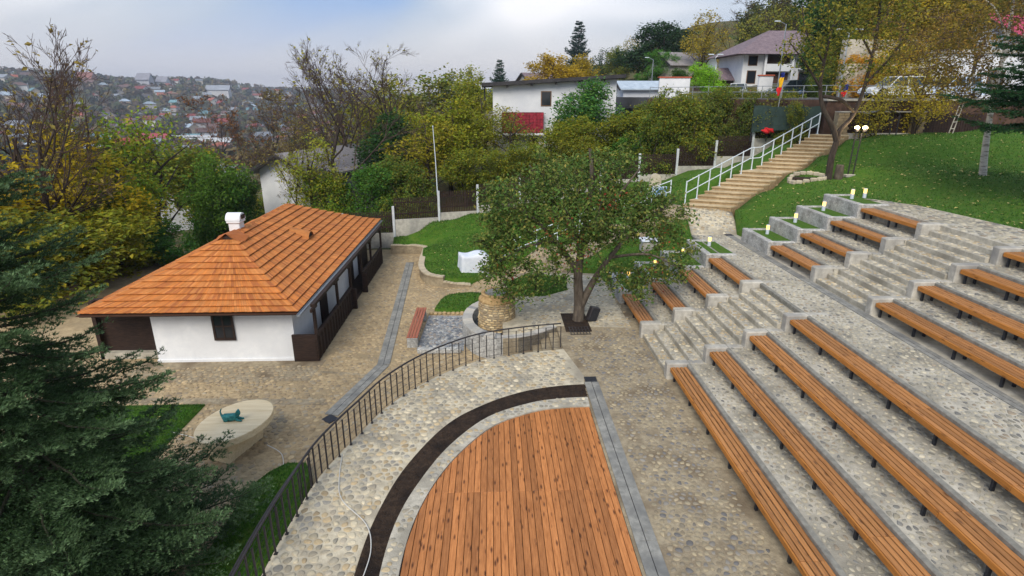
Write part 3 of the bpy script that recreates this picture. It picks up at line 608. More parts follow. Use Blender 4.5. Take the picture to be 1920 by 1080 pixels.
# the well: tapered drum of stone courses, sandstone neck and rim
wx, wy = .12, 22.0
well = thing('stone_well', 'round tapered sandstone well drum used as a planter', 'well', (wx, wy, -.6))
m = MB(); m.lathe([(.76, -.65), (.72, .72)], (wx, wy, 0), 28); m.build('core', MATS['mortar_brown'], well)
for c_ in range(13):
    z_ = -.56 + c_ * .1; r_ = .765 - .04 * (z_ + .6); n_ = 20; ph = random.random()
    for k in range(n_):
        a0 = 2 * math.pi * (k + ph + random.uniform(-.1, .1)) / n_; a1 = 2 * math.pi * (k + 1 + ph - .12) / n_
        if math.sin((a0 + a1) / 2) > .75: continue
        rr = r_ + random.uniform(.0, .035); mm = MB(); cs = random.choice([(178, 154, 114), (196, 172, 130), (164, 142, 108), (206, 186, 146), (156, 140, 114)]); mm.tc = tone(lin(*cs), .85, 1.1)
        am = (a0 + a1) / 2
        pts = [(wx + r * math.cos(a), wy + r * math.sin(a), z) for r, a, z in ((rr - .08, a0, z_), (rr - .08, a1, z_), (rr - .08, a1, z_ + .088), (rr - .08, a0, z_ + .088), (rr, a0 + .02, z_ + .012), (rr, a1 - .02, z_ + .012), (rr - .005, a1 - .02, z_ + .078), (rr - .005, a0 + .02, z_ + .078), (rr + .02, am, z_ + .045))]
        mm.add(pts, [(0, 1, 5, 4), (1, 2, 6, 5), (2, 3, 7, 6), (3, 0, 4, 7), (4, 5, 8), (5, 6, 8), (6, 7, 8), (7, 4, 8)]); mm.build('stone', MATS['stone'], well)
m = MB(); m.tc = (1, 1, 1); m.lathe([(.7, .7), (.75, .76), (.72, .84), (.62, .9), (.6, .98), (.65, 1.03), (.6, 1.07), (.5, 1.06), (.48, .98)], (wx, wy, 0), 28, .012); m.tc = (1, 1, 1); o = m.build('neck', MATS['sandstone'], well, True)
at = o.data.color_attributes.new('tint', 'FLOAT_COLOR', 'POINT'); at.data.foreach_set('color', np.ones(len(o.data.vertices) * 4, dtype=np.float32))
m = MB(); m.lathe([(.48, .9), (.47, 1.05)], (wx, wy, 0), 20); m.build('fill', MATS['slab'], well)
# ------------------------------------------------------------------ yard bench
yb_ = thing('yard_bench', 'small reddish slatted bench on a stone base beside the grey pebble bed', 'bench', (-3.2, 22.5, YZ))
for q in range(4):
    m = MB(); x_ = -3.46 + q * .115; m.box(x_, x_ + .095, 20.95, 24.3, YZ + .42, YZ + .465, .008); m.build('slat', MATS['bench_red'], yb_)
for yy in (21.1, 23.9):
    m = MB(); m.box(-3.45, -3.02, yy - .16, yy + .16, YZ, YZ + .415, .02); m.build('base', MATS['roughcast'], yb_)
m = MB(); m.box(-2.98, -1.3, 20.35, 20.6, YZ, YZ + .2, .03); tag(m.build('bed_kerb', MATS['roughcast']), 'low grey kerb at the near end of the pebble bed', 'kerb')
m = MB()
kb = thing('grass_kerb', 'row of rounded kerb stones between the pebble bed and the small lawn', 'kerb', (-2, 24.6, YZ))
for k in range(9):
    mm = MB(); mm.tc = tone(lin(176, 152, 112), .85, 1.1); x_ = -2.95 + k * .2; mm.box(x_, x_ + .18, 24.5 + random.uniform(-.02, .02), 24.68, YZ - .02, YZ + .1 + random.uniform(0, .03), .04); mm.build('stone', MATS['stone'], kb)
# ------------------------------------------------------------------ oval stone table with bronze cat
tx, ty = -7.26, 14.3
tb = thing('stone_table', 'oval cream stone table on a wedge-shaped stone foot', 'table', (tx, ty, YZ))
Mt = Matrix.Translation((tx, ty, 0)) @ Matrix.Rotation(R(70), 4, 'Z')
def oval(a, b, n=48): return [(a * math.cos(2 * math.pi * k / n), b * math.sin(2 * math.pi * k / n)) for k in range(n)]
def ring_mesh(prof, a, b, M, n=48):
    mm = MB(); vs_ = []
    for s_, z in prof: vs_ += [tuple(M @ Vector((x * s_, y * s_, z))) for x, y in oval(a, b, n)]
    mm.add(vs_, [(i * n + k, i * n + (k + 1) % n, (i + 1) * n + (k + 1) % n, (i + 1) * n + k) for i in range(len(prof) - 1) for k in range(n)] + [list(range(n - 1, -1, -1)), list(range((len(prof) - 1) * n, len(prof) * n))])
    return mm
ring_mesh([(.93, -.24), (.985, -.2), (1, -.02), (.992, 0.0)], 1.17, .86, Mt).build('top', MATS['table_stone'], tb, False)
m = MB()
ft = [(-.7, -.36), (.72, -.32), (.72, .32), (-.7, .36)]; fb = [(-.72, -.32), (.64, -.26), (.64, .26), (-.72, .32)]
m.add([tuple(Mt @ Vector((x, y, YZ))) for x, y in fb] + [tuple(Mt @ Vector((x, y, -.241))) for x, y in ft], [(3, 2, 1, 0), (4, 5, 6, 7)] + [(k, (k + 1) % 4, 4 + (k + 1) % 4, 4 + k) for k in range(4)]); m.build('foot', MATS['table_stone'], tb)
def skin_obj(name, verts, edges, radii, mat_, parent=None, sub=2):
    me = bpy.data.meshes.new(name); me.from_pydata(verts, edges, []); o = bpy.data.objects.new(name, me); link(o, parent)
    md = o.modifiers.new('skin', 'SKIN'); md.use_smooth_shade = True; s2 = o.modifiers.new('sub', 'SUBSURF'); s2.levels = sub; s2.render_levels = sub
    for v, r in zip(me.skin_vertices[0].data, radii): v.radius = (r, r)
    me.skin_vertices[0].data[0].use_root = True
    me.materials.append(mat_); ORG[o.name] = org(parent); return o
# cat lying on its belly, head up, tail raised; long axis along x
cx_, cy_ = -7.36, 14.28
cat_v = [(-.05, 0, .09), (.07, 0, .1), (.15, 0, .14), (.19, 0, .2), (.235, -.01, .19), (-.15, 0, .08), (-.21, .02, .1), (-.23, .03, .19), (-.19, .03, .27), (.17, -.045, .03), (.27, -.05, .022), (.17, .05, .03), (.27, .05, .022), (-.1, -.06, .035), (-.02, -.07, .022), (.18, .035, .27), (.18, -.04, .27)]
cat_e = [(0, 1), (1, 2), (2, 3), (3, 4), (0, 5), (5, 6), (6, 7), (7, 8), (1, 9), (9, 10), (1, 11), (11, 12), (5, 13), (13, 14), (3, 15), (3, 16)]
cat_r = [.078, .072, .05, .056, .026, .075, .022, .016, .012, .028, .02, .028, .02, .04, .022, .008, .008]
ct = skin_obj('cat_statue', cat_v, cat_e, cat_r, MATS['bronze']); ct.location = (cx_, cy_, 0.0); ct.rotation_euler = (0, 0, R(-4)); ct.scale = (1.28,) * 3
tag(ct, 'small green bronze cat lying on the oval stone table', 'statue')
def cable(name, pts, label, r=.012):
    m = MB(); m.tube(catmull(pts, 6), r, 5); tag(m.build(name, MATS['cable'], None, True), label, 'cable')
cable('cable', [(-3.85, 12.5, .03), (-3.7, 11.6, .03), (-3.45, 10.8, .035), (-2.75, 10.0, .04), (-2.5, 9.3, .05), (-2.5, 8.6, .05), (-2.6, 7.9, .05)], 'white cable lying across the cobbles from the railing into the soil bed')
cable('cable', [(-6.4, 14.1, YZ + .2), (-5.95, 13.9, YZ + .03), (-5.6, 13.1, YZ + .03), (-5.2, 12.6, YZ + .03)], 'thin white cable trailing from the table foot towards the railing')
cable('cable', [(-7.9, 14.2, YZ + .1), (-8.6, 14.7, YZ + .05), (-9.6, 15.1, YZ + .05)], 'thin white cable running from the oval table into the grass on its left')
# ------------------------------------------------------------------ lawns and paths (height fields)
def field(name, poly, zf, step, mat_, parent=None, skirt=0.5, under=0.0):
    """grid sheet over a polygon; boundary follows the polygon closely by snapping cells"""
    bm = bmesh.new(); vs_ = [bm.verts.new((p[0], p[1], 0)) for p in poly]; f = bm.faces.new(vs_)
    xs = [p[0] for p in poly]; ys = [p[1] for p in poly]
    for ax, lo, hi in ((0, min(xs), max(xs)), (1, min(ys), max(ys))):
        k = lo + step
        while k < hi:
            co = (k, 0, 0) if ax == 0 else (0, k, 0); no = (1, 0, 0) if ax == 0 else (0, 1, 0)
            bmesh.ops.bisect_plane(bm, geom=bm.verts[:] + bm.edges[:] + bm.faces[:], plane_co=co, plane_no=no); k += step
    X = np.array([v.co.x for v in bm.verts]); Y = np.array([v.co.y for v in bm.verts]); Zv = zf(X, Y)
    for v, z in zip(bm.verts, Zv): v.co.z = z
    be = [e for e in bm.edges if e.is_boundary]
    r = bmesh.ops.extrude_edge_only(bm, edges=be)
    for g in r['geom']:
        if isinstance(g, bmesh.types.BMVert): g.co.z -= skirt
    for fc in bm.faces: fc.smooth = True
    bm.normal_update()
    if sum(fc.normal.z for fc in bm.faces) < 0: bmesh.ops.reverse_faces(bm, faces=bm.faces[:])
    me = bpy.data.meshes.new(name); bm.to_mesh(me); bm.free(); me.materials.append(mat_)
    o = bpy.data.objects.new(name, me); link(o, parent); ORG[o.name] = (0, 0, 0); return o
flat = lambda z: (lambda x, y: np.full_like(np.asarray(x, float), z))
LAWNS = []
# left lawn between house, fence and ramp
ZL = IDW([(-6.5, 35.5, -.46), (-4.7, 35.1, -.46), (-4.15, 32, -.46), (-3.5, 29.4, -.46), (-2.2, 28.6, -.48), (-.6, 29.6, -.6), (.2, 31.2, -.55), (3.5, 32.6, .3), (7, 33, 1.5), (10.2, 32.4, 2.75), (-6.3, 36.4, .0), (-3.5, 37.1, .85), (-1, 37.7, 1.2), (1.8, 38.3, 1.5), (4.6, 38.9, 1.9), (7.4, 39.4, 2.4), (10.1, 39.8, 2.9), (15.4, 39.9, 3.7), (17.9, 39.9, 4.3), (14, 34.6, 4.4), (19, 38, 5.6), (-3, 33, .05), (0, 34.5, .5), (4, 36, 1.1)], 3.2, .6)
LL = [(-6.35, 35.45), (-4.9, 35.3), (-4.3, 34.9), (-4.15, 32.5), (-4.0, 30.6), (-3.55, 29.3), (-2.9, 28.75), (-2.0, 28.6), (-1.2, 28.9), (-.4, 30.2), (.2, 31.0), (3.5, 32.35), (7, 32.6), (10.1, 32.0), (10.6, 31.2), (16.0, 35.0), (20.3, 37.6), (19.6, 39.9), (15.4, 40.1), (10.1, 39.9), (4.6, 39.0), (-1, 37.85), (-3.5, 37.25), (-6.4, 36.5)]
struct(field('lawn', LL, ZL, 0.8, MATS['grass'])); LAWNS.append((LL, ZL))
# small lawns
struct(field('lawn', GR1, flat(YZ + .1), 0.5, MATS['grass'])); LAWNS.append((GR1, flat(YZ + .1)))
struct(field('lawn', LAWN_P, flat(.06), 0.6, MATS['grass'])); LAWNS.append((LAWN_P, flat(.06)))
struct(field('lawn', LG0, flat(YZ + .05), 0.8, MATS['grass'])); LAWNS.append((LG0, flat(YZ + .05)))
ZG1 = lambda x, y: YZ + .12 + np.clip((np.asarray(x, float) + 6.5) * .12, 0, .3)
struct(field('lawn', LG1, ZG1, 0.5, MATS['grass'])); LAWNS.append((LG1, ZG1))
# mid lawn between ramp and planters
ZM = IDW([(5.5, 27.7, .05), (5.5, 26.1, .05), (6.8, 26.2, .9), (8.0, 26.2, 1.4), (9.0, 26.2, 2.0), (9.7, 27.4, 2.1), (10.1, 28.8, 2.5), (7.2, 29.9, 1.3), (4.4, 29.6, .1), (3.0, 28.2, 0), (7, 28, 1.0)], 3, .5)
LM = [(5.4, 26.1), (9.5, 26.08), (9.72, 27.2), (10.1, 29.2), (8.8, 29.9), (7.2, 30.0), (4.6, 29.8), (4.0, 28.3), (5.3, 27.75)]
struct(field('lawn', LM, ZM, 0.7, MATS['grass'])); LAWNS.append((LM, ZM))
# big right lawn
ZR = IDW([(12.6, 29.2, 2.85), (12.0, 27.2, 2.12), (12.3, 26.1, 2.5), (13.3, 26.1, 3.0), (14.6, 26.1, 3.5), (15.9, 26.1, 4.05), (16.95, 24.95, 4.15), (17.9, 23.4, 4.15), (18.35, 18.7, 4.15), (18.5, 10, 4.15), (14.8, 31.0, 3.6), (17.3, 32.8, 4.5), (19.6, 34.4, 5.2), (22.2, 35.9, 6.0), (25, 36.6, 6.2), (28, 36.8, 6.3), (32, 35.5, 6.7), (36, 30, 6.8), (36, 20, 6.4), (30, 24, 5.4), (24, 27, 4.95), (23, 23, 4.5), (18.3, 30.5, 4.2), (21, 31.5, 4.9), (26, 14, 5.0), (36, 10, 6)], 3.2, .8)
LR = [(11.95, 27.15), (12.05, 26.1), (16.0, 26.08), (16.5, 25.6), (17.0, 25.0), (17.5, 24.1), (17.9, 23.4), (18.35, 18.7), (18.45, 6), (38, 6), (38, 34), (32, 36), (28, 37.3), (25, 37.3), (22.3, 36.1), (19.6, 34.2), (17.3, 32.6), (14.8, 30.9), (12.7, 29.5), (12.4, 28.6)]
lawn_r = struct(field('lawn', LR, ZR, 0.9, MATS['grass'])); LAWNS.append((LR, ZR))
# path from the middle walkway to the foot of the stairs, and the ramp down to the yard
ZP = lambda x, y: 2.1 + .75 * np.clip((np.asarray(y, float) - 27.2) / 2.6, 0, 1)
PP = [(9.72, 27.2), (11.95, 27.2), (12.35, 28.5), (12.55, 29.5), (12.0, 29.95), (10.25, 30.7), (10.15, 29.2)]
path = struct(field('path', PP, ZP, 0.6, MATS['mortar_white']))
cobbles(path, PP, .2, lambda x, y: float(ZP(x, y)), PAL_WHITE, gap=.045, rise=.018, n_ind=40, seed=31, skip=.05, fine=False)
ZQ = IDW([(-.1, 30.9, -.9), (1.6, 29.2, -.9), (3.5, 32.2, .3), (4.4, 29.9, .15), (7, 32.4, 1.5), (7.2, 30.1, 1.4), (10.2, 31.6, 2.8), (10.2, 29.4, 2.6)], 3, .3)
PQ = [(-.4, 30.2), (.6, 29.1), (2.2, 28.3), (4.0, 28.35), (4.6, 29.75), (7.2, 29.95), (8.8, 29.85), (10.15, 29.2), (10.25, 30.7), (10.5, 31.3), (10.05, 32.05), (7, 32.65), (3.5, 32.4), (.2, 31.1)]
ramp = struct(field('ramp', PQ, ZQ, 0.6, MATS['mortar_brown']))
cobbles(ramp, PQ, .24, lambda x, y: float(ZQ(x, y)), PAL_YARD, gap=.045, rise=.018, n_ind=30, seed=32, skip=.1, fine=False)
# low stone wall round the left lawn
cw = thing('curved_wall', 'low curved stone retaining wall between the left lawn and the yard', 'wall', (-4.3, 32, YZ))
cp = catmull([(-6.45, 35.3), (-5.2, 35.25), (-4.55, 35.05), (-4.3, 34.5), (-4.25, 32.5), (-4.1, 30.6), (-3.65, 29.25), (-2.95, 28.65), (-2.1, 28.45), (-1.2, 28.5)], 5)
for a, (p, q) in enumerate(zip(cp, cp[1:])):
    dx, dy = q[0] - p[0], q[1] - p[1]; ln = math.hypot(dx, dy); nx, ny = -dy / ln * .26, dx / ln * .26; zt = -.4 - (.22 if a > 36 else .0) - max(0, a - 36) * .025
    m = MB(); m.tc = (1, 1, 1); m.prism([p, q, (q[0] - nx * -1, q[1] - ny * -1), (p[0] + nx, p[1] + ny)], YZ - .1, zt); m.build('wall_piece', MATS['mortar_brown'], cw)
    m = MB(); m.tc = tone(lin(186, 172, 146), .85, 1.08); g = .004
    m.prism([(p[0] - nx * .15 + dx * .02, p[1] - ny * .15 + dy * .02), (q[0] - nx * .15 - dx * .02, q[1] - ny * .15 - dy * .02), (q[0] + nx * 1.1 - dx * .02, q[1] + ny * 1.1 - dy * .02), (p[0] + nx * 1.1 + dx * .02, p[1] + ny * 1.1 + dy * .02)], zt, zt + .06 + random.uniform(0, .015)); m.build('coping_stone', MATS['stone'], cw)
# grass blades near the camera and tufts elsewhere; fallen leaves
def scatter(polys, n, seed, keep=None):
    r = np.random.default_rng(seed); outp = []
    for poly, zf in polys:
        xs = [p[0] for p in poly]; ys = [p[1] for p in poly]; A = (max(xs) - min(xs)) * (max(ys) - min(ys))
        k = int(n * A); X = r.uniform(min(xs), max(xs), k); Y = r.uniform(min(ys), max(ys), k); ok = pip_np(X, Y, poly)
        if keep is not None: ok &= keep(X, Y)
        X, Y = X[ok], Y[ok]; outp.append(np.stack([X, Y, zf(X, Y)], 1))
    return np.concatenate(outp)
def blades(name, P, h, w_, pal, seed):
    r = np.random.default_rng(seed); n = len(P); a = r.uniform(0, 6.28, n); hh = h * r.uniform(.6, 1.3, n); le = r.normal(0, .5, (n, 2)) * hh[:, None] * .8
    d = np.stack([np.cos(a), np.sin(a), np.zeros(n)], 1) * (w_ * .5)
    tip = P + np.stack([le[:, 0], le[:, 1], hh], 1); V = np.stack([P - d, P + d, tip], 1).reshape(-1, 3)
    c = np.array([lin(*q) for q in pal])[r.integers(0, len(pal), n)] * r.uniform(.75, 1.2, (n, 1)); T = np.repeat(c, 3, 0)
    o = mesh_np(name, V, np.arange(3 * n), np.full(n, 3), MATS['blade'], None, T); tag(o, 'short green mown grass covering the lawns', 'grass', kind='stuff'); return o
near = lambda X, Y: Y < 19
P = scatter([LAWNS[3], LAWNS[4]], 1500, 1)
P2 = scatter([LAWNS[0], LAWNS[1], LAWNS[2], LAWNS[5]], 220, 2, lambda X, Y: (Y < 38.5) & (X < 12))
P3 = scatter([LAWNS[6]], 90, 3, lambda X, Y: (X < 33) & (X > -1) & (Y > 17))
blades('grass', np.concatenate([P, ]), .05, .016, [(48, 92, 22), (60, 108, 28), (72, 120, 34), (42, 80, 20)], 5)
o = blades('grass', np.concatenate([P2, P3]), .07, .045, [(48, 88, 20), (62, 106, 28), (74, 114, 34), (86, 108, 40), (44, 78, 20)], 6)
o['label'] = 'green grass tufts on the sloping lawns'
# ------------------------------------------------------------------ main stairs with white handrail
A0, A1 = Vector((10.25, 30.6, 2.85)), Vector((20.5, 37.05, 6.25)); B0, B1 = Vector((12.5, 29.55, 2.85)), Vector((22.1, 36.05, 6.25))
stairs = thing('garden_stairs', 'long beige stone stairs with a landing climbing to the road', 'stairs', (11.4, 30.1, 2.85))
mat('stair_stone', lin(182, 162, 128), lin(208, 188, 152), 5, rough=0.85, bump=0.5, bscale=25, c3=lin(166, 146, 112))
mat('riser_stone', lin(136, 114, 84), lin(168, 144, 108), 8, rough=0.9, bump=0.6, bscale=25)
prof = []      # (t0, t1, z)
nl, nu = 9, 10; dz = (6.25 - 2.85) / (nl + nu)
for k in range(nl): prof.append((.44 * k / nl, .44 * (k + 1) / nl, 2.85 + dz * (k + 1)))
prof[-1] = (prof[-1][0], .52, prof[-1][2])
for k in range(nu): prof.append((.52 + .48 * k / nu, .52 + .48 * (k + 1) / nu, 2.85 + dz * (nl + k + 1)))
for t0, t1, z in prof:
    a0, a1, b0, b1 = A0.lerp(A1, t0), A0.lerp(A1, t1), B0.lerp(B1, t0), B0.lerp(B1, t1)
    e_ = (a0 - a1).normalized() * .05
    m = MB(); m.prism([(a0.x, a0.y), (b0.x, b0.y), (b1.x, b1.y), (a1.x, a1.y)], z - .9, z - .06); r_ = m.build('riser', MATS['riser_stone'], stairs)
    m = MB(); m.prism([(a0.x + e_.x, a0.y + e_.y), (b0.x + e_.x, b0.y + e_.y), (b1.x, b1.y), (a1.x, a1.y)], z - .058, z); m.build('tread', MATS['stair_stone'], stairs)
def white_rail(label, pts, npost, h=1.25):
    o = thing('white_handrail', label, 'railing', pts[0])
    c = [Vector(p) for p in pts]; acc_ = [0]
    for a, b in zip(c, c[1:]): acc_.append(acc_[-1] + (b - a).length)
    def at_(s):
        for i in range(1, len(c)):
            if s <= acc_[i] + 1e-6: return c[i - 1].lerp(c[i], (s - acc_[i - 1]) / (acc_[i] - acc_[i - 1]))
        return c[-1]
    for z in (h, h * .52):
        m = MB(); m.tube([p + Vector((0, 0, z)) for p in c], .028, 7); m.build('rail', MATS['white_metal'], o)
    for k in range(npost):
        p = at_(acc_[-1] * k / (npost - 1)); m = MB(); m.tube([p, p + Vector((0, 0, h + .05))], .034, 7); m.box(p.x - .07, p.x + .07, p.y - .07, p.y + .07, p.z - .01, p.z + .015); m.build('post', MATS['white_metal'], o)
sl = [A0.lerp(A1, t) + Vector((.12, -.02, 0)) for t in (0.0, .44, .52, 1.0)]
white_rail('white tubular handrail on the left side of the long garden stairs', [(sl[0].x, sl[0].y, 2.95), (sl[1].x, sl[1].y, 2.85 + dz * 9), (sl[2].x, sl[2].y, 2.85 + dz * 9), (sl[3].x, sl[3].y, 6.25)], 14)
white_rail('white tubular handrail rising behind the leafy tree from the covered box', [(.1, 31.15, -.85), (1.7, 31.8, -.2), (3.6, 32.45, .35), (6.9, 32.7, 1.5), (10.0, 32.1, 2.8)], 9)

# ------------------------------------------------------------------ fences
mat('concrete_post', lin(176, 180, 182), lin(204, 207, 208), 5, rough=0.8)
def fence_panel(fx, a, b, ha, hb):
    """picket panel between two posts; a, b ground points"""
    a, b = Vector(a), Vector(b); L_ = (Vector((b.x, b.y, 0)) - Vector((a.x, a.y, 0))).length; u = Vector((b.x - a.x, b.y - a.y, 0)) / L_; zt = max(a.z, b.z)
    nrm = Vector((-u.y, u.x, 0))
    m = MB(); q0, q1 = a + u * .08, b - u * .08
    m.prism([(q0.x - nrm.x * .07, q0.y - nrm.y * .07), (q1.x - nrm.x * .07, q1.y - nrm.y * .07), (q1.x + nrm.x * .07, q1.y + nrm.y * .07), (q0.x + nrm.x * .07, q0.y + nrm.y * .07)], min(a.z, b.z) - .4, zt + .18); m.build('plinth', MATS['concrete'], fx)
    n = int(L_ / .115); m = MB()
    for k in range(n):
        p = a + u * (.1 + (L_ - .2) * k / (n - 1)); hh = random.uniform(-.015, .015)
        c = [p + u * s + nrm * t for s, t in ((-.033, -.012), (.033, -.012), (.033, .012), (-.033, .012))]
        m.prism([(v.x, v.y) for v in c], zt + .2, zt + 1.55 + hh)
    o = m.build('pickets', MATS['dark_wood'], fx); o['kind'] = 'stuff'
    for z in (.5, 1.2):
        m = MB(); q = [a + u * .06 + nrm * .014, b - u * .06 + nrm * .014, b - u * .06 + nrm * .05, a + u * .06 + nrm * .05]; m.prism([(v.x, v.y) for v in q], zt + z, zt + z + .08); m.build('rail', MATS['dark_wood'], fx)
posts = [(-12.6, 36.0, -.7), (-9.5, 36.2, -.4), (-6.35, 36.5, .0), (-3.5, 37.2, .85), (-1.0, 37.8, 1.15), (1.8, 38.4, 1.5), (4.6, 39, 1.9), (7.4, 39.5, 2.4), (10.1, 39.9, 2.9), (12.75, 40.05, 3.2), (15.4, 40.1, 3.75), (17.9, 40.1, 4.4), (20.3, 40.0, 5.6)]
fn = thing('picket_fence', 'dark picket fence on a concrete plinth with pale posts behind the lawn', 'fence', posts[4])
for k, (a, b) in enumerate(zip(posts, posts[1:])): fence_panel(fn, a, b, 0, 0)
for p in posts:
    m = MB(); m.box(p[0] - .075, p[0] + .075, p[1] - .09, p[1] + .06, p[2] - .3, p[2] + 1.9, .012); m.build('post', MATS['concrete_post'], fn)
fp = thing('flag_pole', 'thin pale metal pole rising above a fence post left of the tree', 'pole', (-3.62, 37.15, 2.6))
m = MB(); m.tube([(-3.56, 37.2, 2.4), (-3.6, 37.2, 4.7), (-3.68, 37.2, 6.7)], [.035, .028, .02], 7); m.build('shaft', MATS['white_metal'], fp)
m = MB(); m.lathe([(.03, 0), (.04, .05), (.015, .1)], (-3.68, 37.2, 6.7), 8); m.build('finial', MATS['white_metal'], fp)

# ------------------------------------------------------------------ shingled house
EX0, EX1, EY0, EY1, EZ = -14.6, -6.88, 19.15, 35.1, 1.32
RX, RY0, RY1, RZ = -10.75, 23.35, 30.3, 3.2
house = thing('shingled_house', 'low white house with an orange brown shingle hip roof and dark wooden porch', 'house', (-10.5, 26, YZ))
mat('shingle', (0.85, 0.85, 0.85), (1.15, 1.15, 1.15), 3, rough=0.75, tint=True, stretch=(1, 1, 1), bump=0.3, bscale=50)
mat('roof_deck', lin(70, 46, 32), rough=0.9)
def slope_z(t): return EZ + (RZ - EZ) * (t ** 1.12)
m = MB(); dz_ = -.05
m.add([(EX0, EY0, EZ + dz_), (EX1, EY0, EZ + dz_), (EX1, EY1, EZ + dz_), (EX0, EY1, EZ + dz_), (RX, RY0, RZ - .08), (RX, RY1, RZ - .08)], [(0, 1, 4), (1, 2, 5, 4), (2, 3, 5), (3, 0, 4, 5), (3, 2, 1, 0)])
roof = m.build('roof', MATS['roof_deck'], house)
NC = 13; SH = []      # shingles
rs = random.Random(8)
PALS = [(196, 122, 60), (190, 116, 56), (202, 131, 70), (182, 109, 54), (192, 123, 66), (172, 101, 53), (199, 121, 56)]
def shingle_slope(e0, e1, r0, r1, wd):
    """eave from e0 to e1, ridge from r0 to r1 (all 2-D); courses climb from the eave"""
    e0, e1, r0, r1 = map(np.array, (e0, e1, r0, r1))
    for c in range(NC):
        t0, t1 = c / NC, min(1.0, (c + 1.25) / NC)
        a0, b0 = e0 + (r0 - e0) * t0, e1 + (r1 - e1) * t0; a1, b1 = e0 + (r0 - e0) * t1, e1 + (r1 - e1) * t1
        if c == 0: ov = .05
        W = np.linalg.norm(b0 - a0); n = max(1, int(W / wd)); z0, z1 = slope_z(t0), slope_z(t1)
        for k in range(n):
            s0, s1 = (k + .03) / n, (k + .97) / n; j = rs.uniform(-.012, .012)
            # stay upright: same fraction keeps shingles fanning only near the hips
            p0, p1 = a0 + (b0 - a0) * s0, a0 + (b0 - a0) * s1; 
            d = (r0 + (r1 - r0) * .5 - (e0 + (e1 - e0) * .5))
            q0, q1 = a1 + (b1 - a1) * s0, a1 + (b1 - a1) * s1
            out_ = (e0 - r0) if np.linalg.norm(e1 - e0) == 0 else None
            th = .082; lift = rs.uniform(0, .014)
            V = [(p0[0], p0[1], z0 + .058 + lift), (p1[0], p1[1], z0 + .058 + lift), (p1[0], p1[1], z0 + th + lift), (p0[0], p0[1], z0 + th + lift), (q1[0], q1[1], z1 + .012), (q0[0], q0[1], z1 + .012)]
            F = [(0, 1, 2, 3), (3, 2, 4, 5), (0, 3, 5), (1, 4, 2), (1, 0, 5, 4)]
            col = np.array(lin(*rs.choice(PALS))) * rs.uniform(.86, 1.08)
            x_, y_ = (p0 + p1) / 2; SH.append((math.sqrt(x_ * x_ + y_ * y_ + (CAMZ - z0) ** 2), V, F, tuple(col), y_ < 21.8))
shingle_slope((EX0, EY0), (EX1, EY0), (RX, RY0), (RX, RY0), .088)
nfront = len(SH)
shingle_slope((EX1, EY0), (EX1, EY1), (RX, RY0), (RX, RY1), .088)
shingle_slope((EX1, EY1), (EX0, EY1), (RX, RY1), (RX, RY1), .16)
shingle_slope((EX0, EY1), (EX0, EY0), (RX, RY1), (RX, RY0), .16)
idx = sorted(range(len(SH)), key=lambda k: SH[k][0] + (100 if k >= nfront + 1400 else 0))[:300]; ii = set(idx)
V = []; F = []; LN = []; T = []
for k, (d, vv, ff, col, fr) in enumerate(SH):
    if k in ii: mesh_np('shingle', vv, [i for f in ff for i in f], [len(f) for f in ff], MATS['shingle'], roof, [col] * 6)
    else:
        b = len(V); V += vv; T += [col] * 6
        for f in ff: F += [b + i for i in f]; LN.append(len(f))
o = mesh_np('shingles', V, F, LN, MATS['shingle'], roof, T); o['kind'] = 'stuff'
def cap_line(p, q, n):
    for k in range(n):
        a = Vector(p).lerp(Vector(q), k / n); b = Vector(p).lerp(Vector(q), (k + 1.2) / n); d = (b - a).normalized(); s = d.cross(Vector((0, 0, 1))).normalized() * .13
        m = MB(); m.tc = tuple(np.array(lin(*rs.choice(PALS))) * rs.uniform(.75, 1.1)); u = Vector((0, 0, .055)); dn = Vector((0, 0, -.02))
        m.add([a - s + dn, a + u, a + s + dn, b - s + dn - Vector((0, 0, .02)), b + u - Vector((0, 0, .02)), b + s + dn - Vector((0, 0, .02))], [(0, 1, 4, 3), (1, 2, 5, 4), (0, 2, 1)]); m.build('hip_cap', MATS['shingle'], roof)
cap_line((RX, RY0, RZ), (RX, RY1, RZ), 20)
# ---- gablet vent at the top of the front hip and an eyebrow vent on the right slope
m = MB(); m.tc = lin(168, 98, 50)
gy = RY0 - .42; gz = 3.05
m.add([(RX - .62, gy, gz - .18), (RX + .62, gy, gz - .18), (RX, gy, RZ + .12), (RX - .62, gy + .75, gz + .02), (RX + .62, gy + .75, gz + .02), (RX, gy + .9, RZ + .1)], [(0, 2, 5, 3), (2, 1, 4, 5)]); m.build('gablet_roof', MATS['shingle'], roof)
m = MB(); m.add([(RX - .45, gy + .08, gz - .14), (RX + .45, gy + .08, gz - .14), (RX, gy + .08, RZ + .04)], [(0, 1, 2)]); m.build('gablet_vent', MATS['dark_wood'], roof)
def slope_x(x): return EZ + (RZ - EZ) * (((EX1 - x) / (EX1 - RX)) ** 1.12)
ex, ey = -9.0, 27.0; m = MB(); m.tc = lin(176, 112, 58); n_ = 9; ring_a = []; ring_b = []
for k in range(n_):
    a = math.pi * k / (n_ - 1); yy = ey + .42 * math.cos(a); h_ = .34 * math.sin(a)
    ring_a.append((ex + .35, yy, slope_x(ex + .35) + h_ + .02)); ring_b.append((ex - .55, ey + .3 * math.cos(a), slope_x(ex - .55) + h_ * .25 + .02))
m.add(ring_a + ring_b, [(k, k + 1, n_ + k + 1, n_ + k) for k in range(n_ - 1)]); eb = m.build('eyebrow_vent', MATS['shingle'], roof)
m = MB(); m.add([(p[0] - .06, p[1], p[2] - .03) for p in ring_a], [list(range(n_))]); m.build('vent_opening', MATS['dark_wood'], roof)
